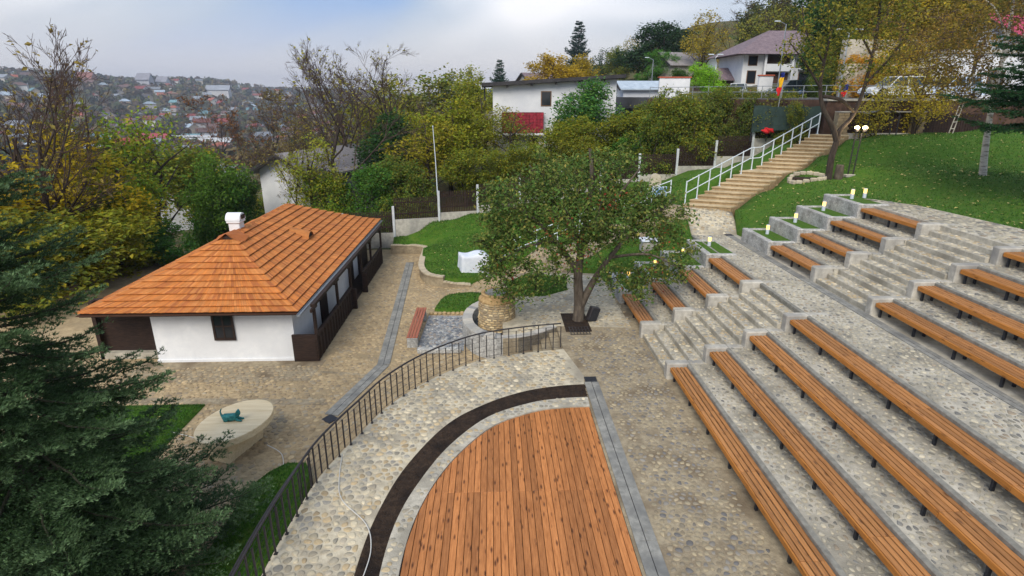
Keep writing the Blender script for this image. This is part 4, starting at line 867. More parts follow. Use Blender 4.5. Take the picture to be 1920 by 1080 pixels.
# ---- chimney
ch = (-10.95, 24.5)
m = MB(); m.box(ch[0] - .23, ch[0] + .23, ch[1] - .24, ch[1] + .24, 2.6, 3.56, .02); m.box(ch[0] - .29, ch[0] + .29, ch[1] - .3, ch[1] + .3, 3.46, 3.58, .03)
c_ = m.build('chimney', MATS['white_plaster'], house)
m = MB(); n_ = 10; va = []
for s_ in (-1, 1):
    for k in range(n_ + 1):
        a = math.pi * k / n_; va.append((ch[0] + s_ * .3, ch[1] - .31 * math.cos(a), 3.58 + .3 * math.sin(a)))
m.add(va, [(k, k + 1, n_ + 2 + k, n_ + 1 + k) for k in range(n_)] + [list(range(n_, -1, -1)), list(range(n_ + 1, 2 * n_ + 2))]); m.build('chimney_cap', MATS['white_plaster'], c_)
m = MB(); m.box(ch[0] + .3, ch[0] + .352, ch[1] - .14, ch[1] + .14, 3.63, 3.8); m.build('flue_opening', MATS['dark_wood'], c_)
# ---- walls
HB = YZ
m = MB(); m.box(-12.57, -7.45, 20.0, 20.35, HB, 1.46); m.build('front_wall', MATS['white_plaster'], house)
m = MB(); m.box(-7.75, -7.45, 20.352, 33.1, HB, 1.42); m.build('side_wall', MATS['white_plaster'], house)
m = MB(); m.box(-12.57, -12.25, 20.352, 33.1, HB, 1.42); m.build('left_wall', MATS['white_plaster'], house)
m = MB(); m.box(-12.248, -7.752, 32.8, 33.1, HB, 1.42); m.build('back_wall', MATS['white_plaster'], house)
m = MB(); m.box(-12.6, -7.4, 19.94, 20.0, HB - .05, HB + .12, .02); m.build('plinth', MATS['white_plaster'], house)
wn = MB(); wn.box(-10.34, -9.6, 19.96, 20.02, .0, 1.06); wo = wn.build('window', MATS['dark_wood'], house)
mat('window_glass', lin(34, 38, 44), rough=0.12, spec=0.6)
for a, b in ((-10.27, -10.0), (-9.94, -9.67)):
    for c, d in ((.08, .5), (.56, .98)):
        m = MB(); m.box(a, b, 19.945, 19.959, c, d); m.build('pane', MATS['window_glass'], wo)
for nm, bx in (('frame', (-10.36, -9.58, 19.93, 19.958, 1.0, 1.07)), ('frame', (-10.36, -9.58, 19.93, 19.958, -.03, .05)), ('frame', (-10.36, -10.28, 19.932, 19.957, .052, .998)), ('frame', (-9.66, -9.58, 19.932, 19.957, .052, .998)), ('mullion', (-10.0, -9.94, 19.932, 19.957, .052, .998)), ('mullion', (-10.278, -10.002, 19.934, 19.957, .5, .56)), ('mullion', (-9.938, -9.662, 19.934, 19.957, .5, .56))):
    m = MB(); m.box(*bx); m.build(nm, MATS['dark_wood'], wo)
# porch on the right: parapet of boards, posts, doors
PX = -6.6
m = MB(); m.box(-7.44, PX - .08, 19.9, 33.2, HB, HB + .14); m.build('porch_floor', MATS['dark_wood'], house)
for y0_, y1_ in ((19.92, 25.55), (27.85, 33.2)):
    m = MB(); m.box(PX - .08, PX + .04, y0_, y1_, HB + .98, HB + 1.06, .01); pr = m.build('parapet', MATS['dark_wood'], house)
    n_ = int((y1_ - y0_) / .2)
    for k in range(n_):
        a = y0_ + (y1_ - y0_) * k / n_; m = MB(); m.box(PX - .05, PX + (.012 if k % 2 else 0.0), a + .006, a + .19, HB + .02, HB + .978); m.build('board', MATS['dark_wood'], pr)
        if k % 2: m = MB(); m.box(PX + .013, PX + .035, a + .05, a + .14, HB + .15, HB + .9, .008); m.build('batten', MATS['dark_wood'], pr)
for y_ in (25.5, 27.86):
    m = MB(); m.box(PX - .02, PX + .22, y_ - .06, y_ + .04, HB, HB + 1.0, .02); m.build('gate_post', MATS['dark_wood'], house)
m = MB(); m.box(-7.5, PX + .03, 19.84, 19.95, HB, HB + 1.08, .01); m.box(-7.46, PX - .02, 19.82, 19.86, HB + .1, HB + .9, .01); m.build('end_panel', MATS['dark_wood'], house)
for y_ in (20.0, 23.2, 25.55, 27.85, 30.2, 33.15):
    m = MB(); m.box(PX - .07, PX + .03, y_ - .07, y_ + .07, HB + 1.06, EZ + .02, .01)
    m.box(PX - .06, PX + .02, y_ - .35, y_ + .35, EZ - .2, EZ - .05, .02); m.build('porch_post', MATS['dark_wood'], house)
m = MB(); m.box(PX - .1, PX + .05, 19.9, 33.3, EZ - .06, EZ + .06); m.build('eave_beam', MATS['dark_wood'], house)
for y_ in (23.35, 28.4, 30.6):
    m = MB(); m.box(-7.448, -7.4, y_, y_ + (1.0 if y_ < 30 else 2.3), HB + .14, 1.25); m.build('door', MATS['dark_wood'], house)
# left porch in dark wood
m = MB(); m.box(-14.9, -12.58, 20.55, 20.7, HB + .25, 1.42); m.build('left_porch_wall', MATS['dark_wood'], house)
m = MB(); m.box(-14.9, -12.58, 20.3, 21.3, HB - .02, HB + .248); m.build('left_porch_floor', MATS['mortar_grey'], house)
m = MB(); m.box(-14.88, -14.74, 20.3, 20.5, HB, 1.4); m.build('left_porch_post', MATS['dark_wood'], house)
m = MB(); n_ = 8; gpts = []
for y_ in (18.95, 35.2):
    for k in range(n_ + 1):
        a = math.pi + math.pi * k / n_; gpts.append((EX1 + .05 + .075 * math.cos(a), y_, EZ - .0 + .075 * math.sin(a)))
m.add(gpts, [(k, k + 1, n_ + 2 + k, n_ + 1 + k) for k in range(n_)] + [list(range(n_ + 1))]); m.build('gutter', MATS['galv'], house)
m = MB(); m.box(EX0 + .1, EX1 - .1, EY0 + .06, EY0 + .1, EZ - .1, EZ - .02); m.box(EX1 - .1, EX1 - .04, EY0 + .1, EY1 - .1, EZ - .12, EZ - .02); m.build('fascia', MATS['dark_wood'], house)

# ------------------------------------------------------------------ small things on the site
wb = thing('covered_box', 'box wrapped in a white sheet standing at the lawn edge behind the well', 'box', (-1.1, 30.3, YZ))
bm = bmesh.new(); bmesh.ops.create_cube(bm, size=1); bmesh.ops.subdivide_edges(bm, edges=bm.edges[:], cuts=7, use_grid_fill=True)
for v in bm.verts:
    z = v.co.z + .5; k = 1 + .10 * (1 - z) + random.uniform(-.015, .015); fold = .03 * math.sin(v.co.x * 14) * (1 - z) + .03 * math.sin(v.co.y * 11) * (1 - z)
    x_, y_ = v.co.x * 1.5 * k + fold, v.co.y * 1.0 * k + fold; zz = 1.3 * z + (.06 * math.sin(v.co.x * 7) if z > .95 else 0)
    v.co = (-1.1 + x_ * .94 - y_ * .25 - org(wb)[0], 30.4 + y_ * .94 + x_ * .2 - org(wb)[1], YZ + zz - org(wb)[2])
for f_ in bm.faces: f_.smooth = True
me = bpy.data.meshes.new('sheet'); bm.to_mesh(me); bm.free(); me.materials.append(MATS['white_cloth']); o = bpy.data.objects.new('sheet', me); link(o, wb)
wb2 = thing('covered_crate', 'low crate under a white cloth on the small lawn right of the tree', 'box', (7.9, 28.0, 1.1))
z_ = ZM(7.9, 28.0)
m = MB(); m.box(7.45, 8.35, 27.6, 28.3, z_ - .1, z_ + .45, .03); m.build('crate', MATS['concrete'], wb2)
m = MB(); m.box(7.4, 8.4, 27.55, 28.35, z_ + .452, z_ + .56, .04); m.box(7.6, 8.1, 27.7, 28.1, z_ + .55, z_ + .64, .06); m.build('cloth', MATS['white_cloth'], wb2)
# tree pit, grate, black floodlight
m = MB(); m.prism(PIT, .0, .012); pit = struct(m.build('tree_pit', MATS['soil']))
gt = thing('tree_grate', 'black iron grating on the paving in front of the tree trunk', 'grate', (3.3, 20.4, .01))
for k in range(7):
    m = MB(); m.box(2.9 + k * .12, 2.93 + k * .12, 19.95, 20.7, .012, .03); m.build('bar', MATS['black_iron'], gt)
for k in range(4):
    m = MB(); m.box(2.88, 3.68, 19.96 + k * .23, 19.99 + k * .23, .013, .027); m.build('crossbar', MATS['black_iron'], gt)
fl = thing('floodlight', 'black box leaning at the right side of the tree trunk', 'floodlight', (3.95, 21.3, 0))
Mf = Matrix.Translation((3.95, 21.35, .3)) @ Matrix.Rotation(R(18), 4, 'Y') @ Matrix.Rotation(R(20), 4, 'Z')
m = MB(); m.box(-.2, .2, -.13, .13, -.3, .3, .03, Mf); m.build('body', MATS['black_iron'], fl)
m = MB(); m.box(-.17, .17, -.145, -.131, -.26, .26, .0, Mf); m.build('front', MATS['dark_steel'], fl)
# stone tree ring and stump on the right lawn
rg = thing('stone_ring', 'low ring of pale stones on the right lawn beside the forked tree', 'stone ring', (17.3, 31.2, 4.1))
for k in range(16):
    a = 2 * math.pi * k / 16; x_, y_ = 17.3 + .95 * math.cos(a), 31.3 + .6 * math.sin(a); z_ = ZR(x_, y_)
    m = MB(); m.tc = tone(lin(178, 168, 146), .85, 1.1); Mk = Matrix.Translation((x_, y_, z_ + .06)) @ Matrix.Rotation(a + random.uniform(-.3, .3), 4, 'Z'); m.box(-.11, .11, -.17, .17, -.12, .09 + random.uniform(0, .04), .05, Mk); m.build('stone', MATS['stone'], rg)
z_ = ZR(17.3, 31.3); m = MB(); m.lathe([(.85, -.05), (.8, .03)], (17.3, 31.3, z_), 20, 0, 1, .62); m.build('bed', MATS['soil'], rg)
mat('bark_grey', lin(72, 64, 56), lin(108, 98, 86), 9, rough=0.95, bump=0.9, bscale=14, stretch=(1, 1, .3))
m = MB(); z_ = ZR(18.75, 30.8); m.lathe([(.26, -.1), (.22, .2), (.2, .75), (.19, .78)], (18.75, 30.9, z_), 14, .06); tag(m.build('tree_stump', MATS['bark_grey'], None, True), 'cut tree stump standing beside the forked tree on the right lawn', 'stump')
# twin garden spotlight on two black posts, lit
z_ = ZR(19.4, 30.9); gl = thing('garden_lamp', 'tall black twin-post garden lamp with a lit spotlight on the right lawn', 'lamp', (19.4, 30.9, z_))
for dx, h_ in ((-.14, 2.35), (.14, 2.25)):
    m = MB(); m.tube([(19.4 + dx, 30.9, z_), (19.45 + dx * 1.2, 30.9, z_ + h_)], .035, 7); m.build('post', MATS['black_iron'], gl)
for k in range(5):
    m = MB(); m.tube([(19.26, 30.9, z_ + .4 * k + .3), (19.56, 30.9, z_ + .4 * k + .3)], .016, 5); m.build('rung', MATS['black_iron'], gl)
for dx, e_ in ((-.2, 1), (.24, 0)):
    m = MB(); m.lathe([(.05, 0), (.1, .06), (.11, .2)], (19.45 + dx, 30.82, z_ + 2.3), 12); m.build('lamp_head', MATS['black_iron'], gl)
    m = MB(); m.lathe([(.12, .201), (.11, .29), (.04, .33)], (19.45 + dx, 30.82, z_ + 2.3), 12); m.build('lens', MATS['lamp_glow'], gl)
    pd = bpy.data.lights.new('bulb', 'POINT'); pd.energy = 40 if e_ else 14; pd.color = (1, .8, .5); pd.shadow_soft_size = .08; po = bpy.data.objects.new('bulb', pd); link(po, gl); po.location = (.05 + dx, -.25, 2.55)
m = MB(); m.box(19.1, 19.75, 30.75, 31.05, z_ - .05, z_ + .1, .02); m.build('base', MATS['concrete'], gl)
# stele and info board behind the tree
ss = thing('stone_stele', 'pale round-topped stone stele by the fence behind the tree', 'stele', (10.2, 36, ZL(10.2, 36)))
z_ = ZL(10.2, 36); m = MB(); pr_ = [(-.35, 0), (.35, 0), (.35, .95)] + [(.35 * math.cos(math.pi * k / 8), .95 + .35 * math.sin(math.pi * k / 8)) for k in range(1, 8)] + [(-.35, .95)]
m.add([(10.2 + x_, 35.9, z_ + zz) for x_, zz in pr_] + [(10.2 + x_, 36.15, z_ + zz) for x_, zz in pr_], [list(range(len(pr_))), list(range(2 * len(pr_) - 1, len(pr_) - 1, -1))] + [(k, len(pr_) + k, len(pr_) + (k + 1) % len(pr_), (k + 1) % len(pr_)) for k in range(len(pr_))]); o = m.build('slab', MATS['mortar_white'], ss)
mat('board_blue', lin(90, 140, 200), lin(200, 214, 226), 2.5, rough=0.5, contrast=(.45, .55))
ib = thing('info_board', 'small blue and white board on legs below the stone stele', 'sign', (9.9, 34, ZL(9.9, 34)))
z_ = ZL(9.9, 34); m = MB(); m.box(9.4, 10.35, 33.95, 34.0, z_ + .25, z_ + .85, .01); m.build('panel', MATS['board_blue'], ib)
for x_ in (9.5, 10.25): m = MB(); m.tube([(x_, 34.03, z_ - .1), (x_, 34.03, z_ + .8)], .03, 6); m.build('leg', MATS['white_metal'], ib)
# ------------------------------------------------------------------ terrain to the horizon
TC = [(0, 5, -2.6), (0, 15, -2.4), (0, 25, -2.4), (10, 12, -2.2), (10, 24, -1.5), (18, 10, .5), (18, 22, 1.2), (-10, 12, -2), (-10, 25, -2.0), (-20, 12, -2.2), (-20, 28, -2.4), (-32, 20, -4), (-10, 35, -1.9), (0, 33, -1.8), (8, 34, -.2), (14, 36, 1.6), (26, 24, 2.5), (32, 30, 4), (40, 20, 5.5), (24, 34, 4.2),
      (-6, 39, -.9), (0, 41, .6), (6, 43, 1.6), (12, 44, 2.6), (18, 42.5, 4.0), (22, 39.8, 5.2), (30, 40.5, 6.4), (24, 46, 8.0), (32, 46, 8.0), (20, 54, 8.2), (40, 50, 8.4), (16, 48, 5.5),
      (-12, 44, -1.2), (-20, 45, -3.2), (-30, 50, -6), (-18, 60, -4.5), (-35, 70, -9), (0, 56, 1.8), (8, 58, 3.2), (-60, 60, -14), (-60, 100, -20), (-20, 100, -12), (10, 90, 5), (25, 75, 9), (35, 80, 10.2), (50, 70, 11), (60, 90, 17), (30, 110, 11.5), (5, 120, 4), (60, 150, 24), (100, 120, 26), (100, 60, 16), (0, 180, -6), (40, 200, 18), (100, 250, 36), (200, 200, 48), (-80, 180, -32), (-30, 250, -26), (-160, 250, -42), (-200, 450, -46), (-60, 450, -44), (60, 400, 6), (200, 500, 42),
      (-260, 640, -44), (-420, 520, -30), (-480, 640, -10), (-400, 820, -26), (-250, 850, -38), (-120, 800, -40), (-700, 900, 26), (-880, 1180, 44), (-620, 1150, 18), (-420, 1150, -12), (-750, 1500, 38), (-480, 1500, 14), (-250, 1400, -14), (-100, 1400, -10), (-300, 2000, 8), (-600, 2200, 30), (-1200, 2000, 40), (0, 2200, -2), (400, 2000, 30), (0, 900, -20), (300, 1000, 30), (-500, 300, -30), (-900, 500, 20)]
TZI = IDW(TC, 3.4, 1.5)
def tz(x, y): return TZI(x, y)
ra = np.concatenate([np.linspace(6, 60, 40), np.geomspace(63, 3000, 75)]); an = np.linspace(R(-78), R(78), 150)
RR, AA = np.meshgrid(ra, an, indexing='ij'); X = RR * np.sin(AA); Y = RR * np.cos(AA); Zt = TZI(X, Y)
nr_, na_ = RR.shape; I = np.arange(nr_ * na_).reshape(nr_, na_)
q = np.stack([I[:-1, :-1], I[:-1, 1:], I[1:, 1:], I[1:, :-1]], -1).reshape(-1, 4)[:, ::-1]
terrain = struct(mesh_np('terrain', np.stack([X, Y, Zt], -1).reshape(-1, 3), q, np.full(len(q), 4), MATS['earth'], None, None, True))
# far blue ridge and ground reaching the horizon
mat('far_ridge', lin(92, 104, 96), lin(110, 116, 100), .004, rough=1.0)
rg_ = []; n_ = 80
for k in range(n_):
    a = R(-62 + 124 * k / (n_ - 1)); d = 5600; h_ = 62 + 26 * math.sin(k * .31) + 17 * math.sin(k * .83 + 1) + 8 * math.sin(k * 1.9)
    rg_.append((d * math.sin(a), d * math.cos(a), h_))
vv = [(x * .53, y * .53, -30) for x, y, z in rg_] + rg_ + [(x * 1.2, y * 1.2, -20) for x, y, z in rg_]
mesh = mesh_np('hills', vv, np.array([(r * n_ + k, r * n_ + k + 1, (r + 1) * n_ + k + 1, (r + 1) * n_ + k) for r in (0, 1) for k in range(n_ - 1)])[:, ::-1], np.full(2 * (n_ - 1), 4), MATS['far_ridge'], None, None, True); struct(mesh)

# ------------------------------------------------------------------ road with its retaining wall, canopy, fence, cars
m = MB(); m.prism([(13.0, 50.0), (21.5, 38.3), (40, 38.3), (60, 44), (60, 56), (52, 70), (30, 74), (14, 72)], 7.4, 8.38); road = struct(m.build('road', MATS['tarmac']))
mat('brown_wall', lin(66, 50, 42), lin(94, 72, 60), 4, rough=0.9, bump=0.5, bscale=10, c3=lin(56, 42, 38))
rw = thing('retaining_wall', 'brown retaining wall with a pale coping below the parked cars', 'wall', (27, 38, 6.2))
m = MB(); m.box(21.4, 38.0, 37.85, 38.28, 5.4, 8.22); m.build('wall', MATS['brown_wall'], rw)
m = MB(); m.box(21.3, 38.0, 37.75, 38.38, 8.222, 8.36, .02); m.build('coping', MATS['concrete'], rw)
m = MB(); m.prism([(12.9, 49.8), (21.3, 38.25), (21.5, 38.45), (13.1, 50.0)], 5.0, 8.3); m.build('side_wall', MATS['brown_wall'], rw)
mat('tarp_green', lin(32, 50, 46), lin(48, 68, 62), 2, rough=0.7, bump=0.6, bscale=6)
tp = thing('green_tarp', 'dark green tarpaulin screen hung below the road left of the stairs', 'tarp', (18, 39.6, 6))
n_ = 14; m = MB(); va = []
for k in range(n_ + 1):
    t = k / n_; x_ = 17.6 + 3.6 * t; y_ = 40.0 - 1.85 * t - .12 + .05 * math.sin(k * 1.7); va += [(x_, y_ - .05, 6.2 + .4 * t), (x_, y_, 7.9 + .05 * math.sin(k))]
m.add(va, [(2 * k, 2 * k + 2, 2 * k + 3, 2 * k + 1) for k in range(n_)]); m.build('sheet', MATS['tarp_green'], tp, True)
for k in range(5):
    x_ = 17.65 + k * .88; y_ = 40.0 - 1.85 * (x_ - 17.6) / 3.6; m = MB(); m.tube([(x_, y_ - .02, 5.6), (x_, y_ - .02, 8.0)], .04, 6); m.build('post', MATS['dark_steel'], tp)
# dark board fence with stone pillars in front of the wall
bf = thing('board_fence', 'dark board fence between stone pillars at the top of the right lawn', 'fence', (27, 37.3, 6.2))
for x0_, x1_ in ((22.6, 26.75), (27.5, 31.5)):
    n_ = int((x1_ - x0_) / .17); m = MB()
    for k in range(n_):
        a = x0_ + (x1_ - x0_) * k / n_; m.box(a, a + .145, 37.4, 37.43 + .012 * (k % 2), 6.05, 7.45 + random.uniform(-.02, .02))
    o = m.build('boards', MATS['dark_wood'], bf); o['kind'] = 'stuff'
    m = MB(); m.box(x0_, x1_, 37.46, 37.52, 6.9, 7.0); m.build('rail', MATS['dark_wood'], bf)
m = MB(); m.box(22.5, 32.0, 37.15, 37.38, 5.9, 6.28, .02); m.build('plinth', MATS['concrete'], bf)
for x_ in (22.2, 27.12):
    m = MB(); m.box(x_ - .36, x_ + .36, 37.1, 37.6, 5.9, 7.55, .03); p_ = m.build('pillar', MATS['mortar_brown'], bf)
    for c_ in range(9):
        for q_ in range(2):
            mm = MB(); mm.tc = tone(lin(150, 132, 104), .8, 1.1); a = x_ - .37 + q_ * .37 + (.08 if c_ % 2 else 0); mm.box(a, a + .34, 37.07, 37.12, 6.0 + c_ * .17, 6.15 + c_ * .17, .01); mm.build('stone', MATS['stone'], p_)
m = MB(); m.box(21.9, 27.5, 37.05, 37.7, 7.56, 7.62); m.build('cap', MATS['concrete'], bf)
# small canopy
cn = thing('canopy', 'small pale arched canopy on thin posts beside the board fence', 'canopy', (24.2, 36.8, 6.2))
m = MB(); n_ = 8; va = []
for y_ in (36.3, 37.0):
    for k in range(n_ + 1): va.append((23.3 + 2.0 * k / n_, y_, 7.5 + .22 * math.sin(math.pi * k / n_)))
m.add(va, [(k, k + 1, n_ + 2 + k, n_ + 1 + k) for k in range(n_)]); m.build('roof', MATS['galv'], cn)
for x_ in (23.35, 25.25):
    for y_ in (36.35, 36.95): m = MB(); m.tube([(x_, y_, 6.0), (x_, y_, 7.52)], .035, 6); m.build('post', MATS['dark_steel'], cn)
# lattice concrete pole
lp = thing('lattice_pole', 'slim pale lattice pole leaning at the right end of the board fence', 'pole', (26.5, 34, 6.1))
p0, p1 = Vector((28.7, 36.3, 6.2)), Vector((29.25, 36.3, 9.8))
for s in (-.13, .13): m = MB(); m.tube([p0 + Vector((s, 0, 0)), p1 + Vector((s * .6, 0, 0))], .03, 6); m.build('leg', MATS['concrete'], lp)
for k in range(10): c_ = p0.lerp(p1, k / 9); m = MB(); m.tube([c_ + Vector((-.12, 0, 0)), c_ + Vector((.12, 0, 0))], .03, 5); m.build('rung', MATS['concrete'], lp)
# guard rail along the road
gr_ = thing('guard_rail', 'thin pale guard rail along the road edge above the retaining wall', 'railing', (25, 38.3, 8.36))
gp = [(13.1, 49.9, 8.38), (17.2, 44.3, 8.38), (21.5, 38.4, 8.38), (34, 38.3, 8.36)]
for z in (.42, .8): m = MB(); m.tube([(x, y, zz + z) for x, y, zz in gp], .022, 5); m.build('bar', MATS['galv'], gr_)
for k in range(16):
    t = k / 15 * 3; i = min(2, int(t)); c_ = Vector(gp[i]).lerp(Vector(gp[i + 1]), t - i); m = MB(); m.tube([c_, c_ + Vector((0, 0, .82))], .025, 5); m.build('post', MATS['galv'], gr_)
mat('car_glass', lin(40, 52, 58), rough=0.08, spec=0.7); mat('tyre', lin(26, 26, 27), rough=0.85); mat('rim', lin(160, 164, 168), rough=0.35, metallic=0.6); mat('car_light', lin(220, 222, 224), rough=0.15); mat('car_tail', lin(150, 24, 22), rough=0.2)
def car(label, x, y, z, rz, col, L_=4.3, Hc=1.48, suv=False):
    c = thing('parked_car', label, 'car', (x, y, z), 'cars parked along the road')
    pm = mat('paint', col, rough=0.28, spec=0.5, coat=0.4)
    M_ = Matrix.Translation((x, y, z)) @ Matrix.Rotation(R(rz), 4, 'Z'); W = .86
    hb = .78 if not suv else .92
    lower = [(-L_ / 2, .35), (-L_ / 2 + .06, .62), (-L_ / 2 + .12, hb), (-L_ * .18, hb + .05), (L_ * .18, hb + .04), (L_ / 2 - .35, hb - .04), (L_ / 2 - .04, hb - .2), (L_ / 2, .35), (L_ / 2 - .2, .22), (-L_ / 2 + .2, .22)]
    def loft(pr, ws, nm, mt):
        n = len(pr); m = MB(); vs_ = []
        for s, k in ((-1, 1), (1, 1)):
            for (px, pz), w_ in zip(pr, ws): vs_.append(tuple(M_ @ Vector((px, s * w_, pz))))
        m.add(vs_, [list(range(n)), list(range(2 * n - 1, n - 1, -1))] + [(k, n + k, n + (k + 1) % n, (k + 1) % n) for k in range(n)]); return m.build(nm, mt, c)
    body = loft(lower, [W * .92, W, W, W, W, W * .97, W * .9, W * .9, W * .95, W * .95], 'body', pm)
    rear = -L_ / 2 + .15 if suv else -L_ * .4
    cab = [(rear, hb + .02), (rear + .22, Hc - .05), (-L_ * .05, Hc), (L_ * .08, Hc - .04), (L_ * .26, hb + .02)]
    loft(cab, [W * .95, W * .78, W * .78, W * .78, W * .93], 'glasshouse', MATS['car_glass'])
    loft([(rear + .2, Hc - .055), (rear + .24, Hc + .01), (-L_ * .05, Hc + .035), (L_ * .08, Hc - .0), (L_ * .095, Hc - .05)], [W * .8] * 5, 'roof', pm)
    for s in (-1, 1):
        for px in (rear + .1, -L_ * .08, L_ * .24 - .1):
            m = MB(); top = px + (.18 if px < -.5 else (-.62 if px > .5 else 0)); m.tube([M_ @ Vector((px, s * W * .955, hb)), M_ @ Vector((top, s * W * .8, Hc - .03))], .04, 5); m.build('pillar', pm, c)
        for px in (-L_ * .3, L_ * .31):
            ctr = M_ @ Vector((px, s * (W - .1), .33)); ax = (M_.to_3x3() @ Vector((0, s, 0))).normalized()
            m = MB(); m.tube([ctr - ax * .1, ctr + ax * .115], .33, 16); wh = m.build('wheel', MATS['tyre'], c)
            m = MB(); m.tube([ctr + ax * .115, ctr + ax * .125], .2, 12); m.build('rim', MATS['rim'], wh)
        m = MB(); m.box(L_ / 2 - .22, L_ / 2 - .02, s * W * .55 - .16, s * W * .55 + .16, hb - .3, hb - .16, .02, M_); m.build('headlight', MATS['car_light'], c)
        m = MB(); m.box(-L_ / 2 - .01, -L_ / 2 + .12, s * W * .72 - .1, s * W * .72 + .1, hb - .22, hb - .04, .02, M_); m.build('taillight', MATS['car_tail'], c)
    return c
car('dark green estate car parked beside the white gate pillar', 33.0, 66.5, 8.38, 184, lin(58, 78, 76), 4.6, 1.75, True)
car('light blue hatchback parked between the dark estate and the forked tree', 34.9, 63.5, 8.38, 178, lin(126, 150, 186), 4.0)
car('silver grey saloon parked behind the forked tree', 33.2, 55.0, 8.38, 182, lin(150, 154, 152), 4.3)
car('white saloon parked above the brown retaining wall', 27.9, 41.2, 8.38, 180, lin(214, 218, 222), 4.3, 1.42)
car('pale blue white car half hidden by foliage at the right of the road', 32.2, 41.6, 8.38, 181, lin(190, 206, 226), 4.2, 1.42)
car('small white car parked behind the shrubs left of the gate pillar', 28.0, 69.5, 8.38, 150, lin(206, 210, 212), 3.7)
gpl = thing('gate_pillar', 'white gate wall with a terracotta cap behind the parked cars', 'pillar', (30.8, 67.7, 8.38))
m = MB(); m.box(30.0, 31.6, 67.6, 67.9, 8.3, 10.6, .02); m.build('wall', MATS['white_plaster'], gpl)
mat('terracotta', lin(168, 84, 62), lin(190, 104, 78), 6, rough=0.85); m = MB(); m.box(29.9, 31.7, 67.5, 68.0, 10.602, 10.75, .02); m.build('cap', MATS['terracotta'], gpl)
gp2 = thing('gate_pillar', 'white garden wall with a terracotta cap left of the road lamps', 'pillar', (12, 55, 8))
m = MB(); m.box(15.2, 18.0, 54.8, 55.1, 8.0, 10.05, .02); m.build('wall', MATS['white_plaster'], gp2)
m = MB(); m.box(15.1, 18.1, 54.72, 55.18, 10.052, 10.16, .02); m.build('cap', MATS['terracotta'], gp2)
mat('flag_blue', lin(30, 44, 120), rough=0.7); mat('flag_yellow', lin(226, 178, 30), rough=0.7); mat('flag_red', lin(206, 36, 40), rough=0.7)
def flag(label, x, y, z, h_, cols):
    f = thing('flag', label, 'flag', (x, y, z)); m = MB(); m.tube([(x, y, z - .9), (x + .12, y, z + h_)], .025, 6); m.build('pole', MATS['galv'], f)
    k0 = 0
    for i, (cn_, fr) in enumerate(cols):
        m = MB(); va = []; n = 6
        for j in range(n + 1):
            zz = z + h_ * (1 - k0 - fr * j / n); 
            for q in range(5):
                va.append((x + .1 - (.16 + .1 * (1 - (zz - z) / h_)) * q / 4 * (1 + .25 * math.sin(j)) - .12 * (1 - (zz - z) / h_), y - .03 - .09 * math.sin(q * 2.3 + j * .4 + i), zz))
        m.add(va, [(j * 5 + q, j * 5 + q + 1, (j + 1) * 5 + q + 1, (j + 1) * 5 + q) for j in range(n) for q in range(4)]); m.build('stripe', MATS[cn_], f, True); k0 += fr
flag('drooping blue, yellow and red flag on the road edge beside the dark estate car', 18.95, 39.3, 8.55, 1.45, (('flag_blue', .22), ('flag_yellow', .42), ('flag_red', .36)))
flag('small drooping blue and red flag on the road edge right of the forked tree', 22.7, 38.25, 8.5, .75, (('flag_blue', .5), ('flag_yellow', .12), ('flag_red', .38)))
def street_lamp(label, x, y, z, h_, arms, dx=.9):
    s = thing('street_lamp', label, 'street lamp', (x, y, z)); m = MB(); m.tube([(x, y, z - 1), (x, y, z + h_)], [.08, .05], 7); m.build('post', MATS['galv'], s)
    for a in arms:
        m = MB(); m.tube([(x, y, z + h_ - .05), (x + a * dx * .6, y, z + h_ + .2), (x + a * dx, y, z + h_ + .24)], .035, 6); m.build('arm', MATS['galv'], s)
        m = MB(); m.box(x + a * dx - .28, x + a * dx + .28, y - .1, y + .1, z + h_ + .2, z + h_ + .3, .03); m.build('lamp_head', MATS['white_metal'], s)
street_lamp('street lamp with a single arm above the hillside villa roof', 28.6, 60, 8.5, 6.6, (-1,))
street_lamp('twin-arm street lamp beside the white garden wall', 22.0, 60, 8.5, 3.6, (-1, 1), .45)
street_lamp('street lamp in front of the dark round tree behind the flat-roofed house', 22.2, 84, 8.0, 5.2, (-1,))
street_lamp('tall street lamp behind the forked tree in front of the villa', 26.8, 46, 8.38, 4.6, (-1, 1), .7)
sdish = thing('satellite_dish', 'round grey satellite dish on a post left of the twin-arm lamp', 'dish', (20.9, 58, 8.5))
m = MB(); m.tube([(20.9, 58, 7.6), (20.9, 58, 10.9)], .05, 6); m.build('post', MATS['galv'], sdish)
m = MB(); n_ = 16; va = [(20.9, 57.9, 11.25)] + [(20.9 + .5 * math.cos(2 * math.pi * k / n_), 57.72 + .0, 11.25 + .62 * math.sin(2 * math.pi * k / n_)) for k in range(n_)]
m.add(va, [(0, 1 + (k + 1) % n_, 1 + k) for k in range(n_)]); m.build('bowl', MATS['galv'], sdish, True)
rc_ = thing('red_bundle', 'crumpled bright red cloth hanging in the shrubs left of the stairs', 'cloth', (18.5, 39.7, 6.2))
bm = bmesh.new(); bmesh.ops.create_icosphere(bm, subdivisions=3, radius=.3)
for v in bm.verts: v.co = Vector((v.co.x * 1.35, v.co.y * .7, v.co.z * .62)) * (1 + .22 * math.sin(v.co.x * 17 + v.co.z * 13) + random.uniform(-.05, .05)) + Vector((18.35, 39.0, 6.35)) - Vector(org(rc_))
me = bpy.data.meshes.new('cloth'); bm.to_mesh(me); bm.free(); me.materials.append(MATS['flag_red']); o = bpy.data.objects.new('cloth', me); link(o, rc_)

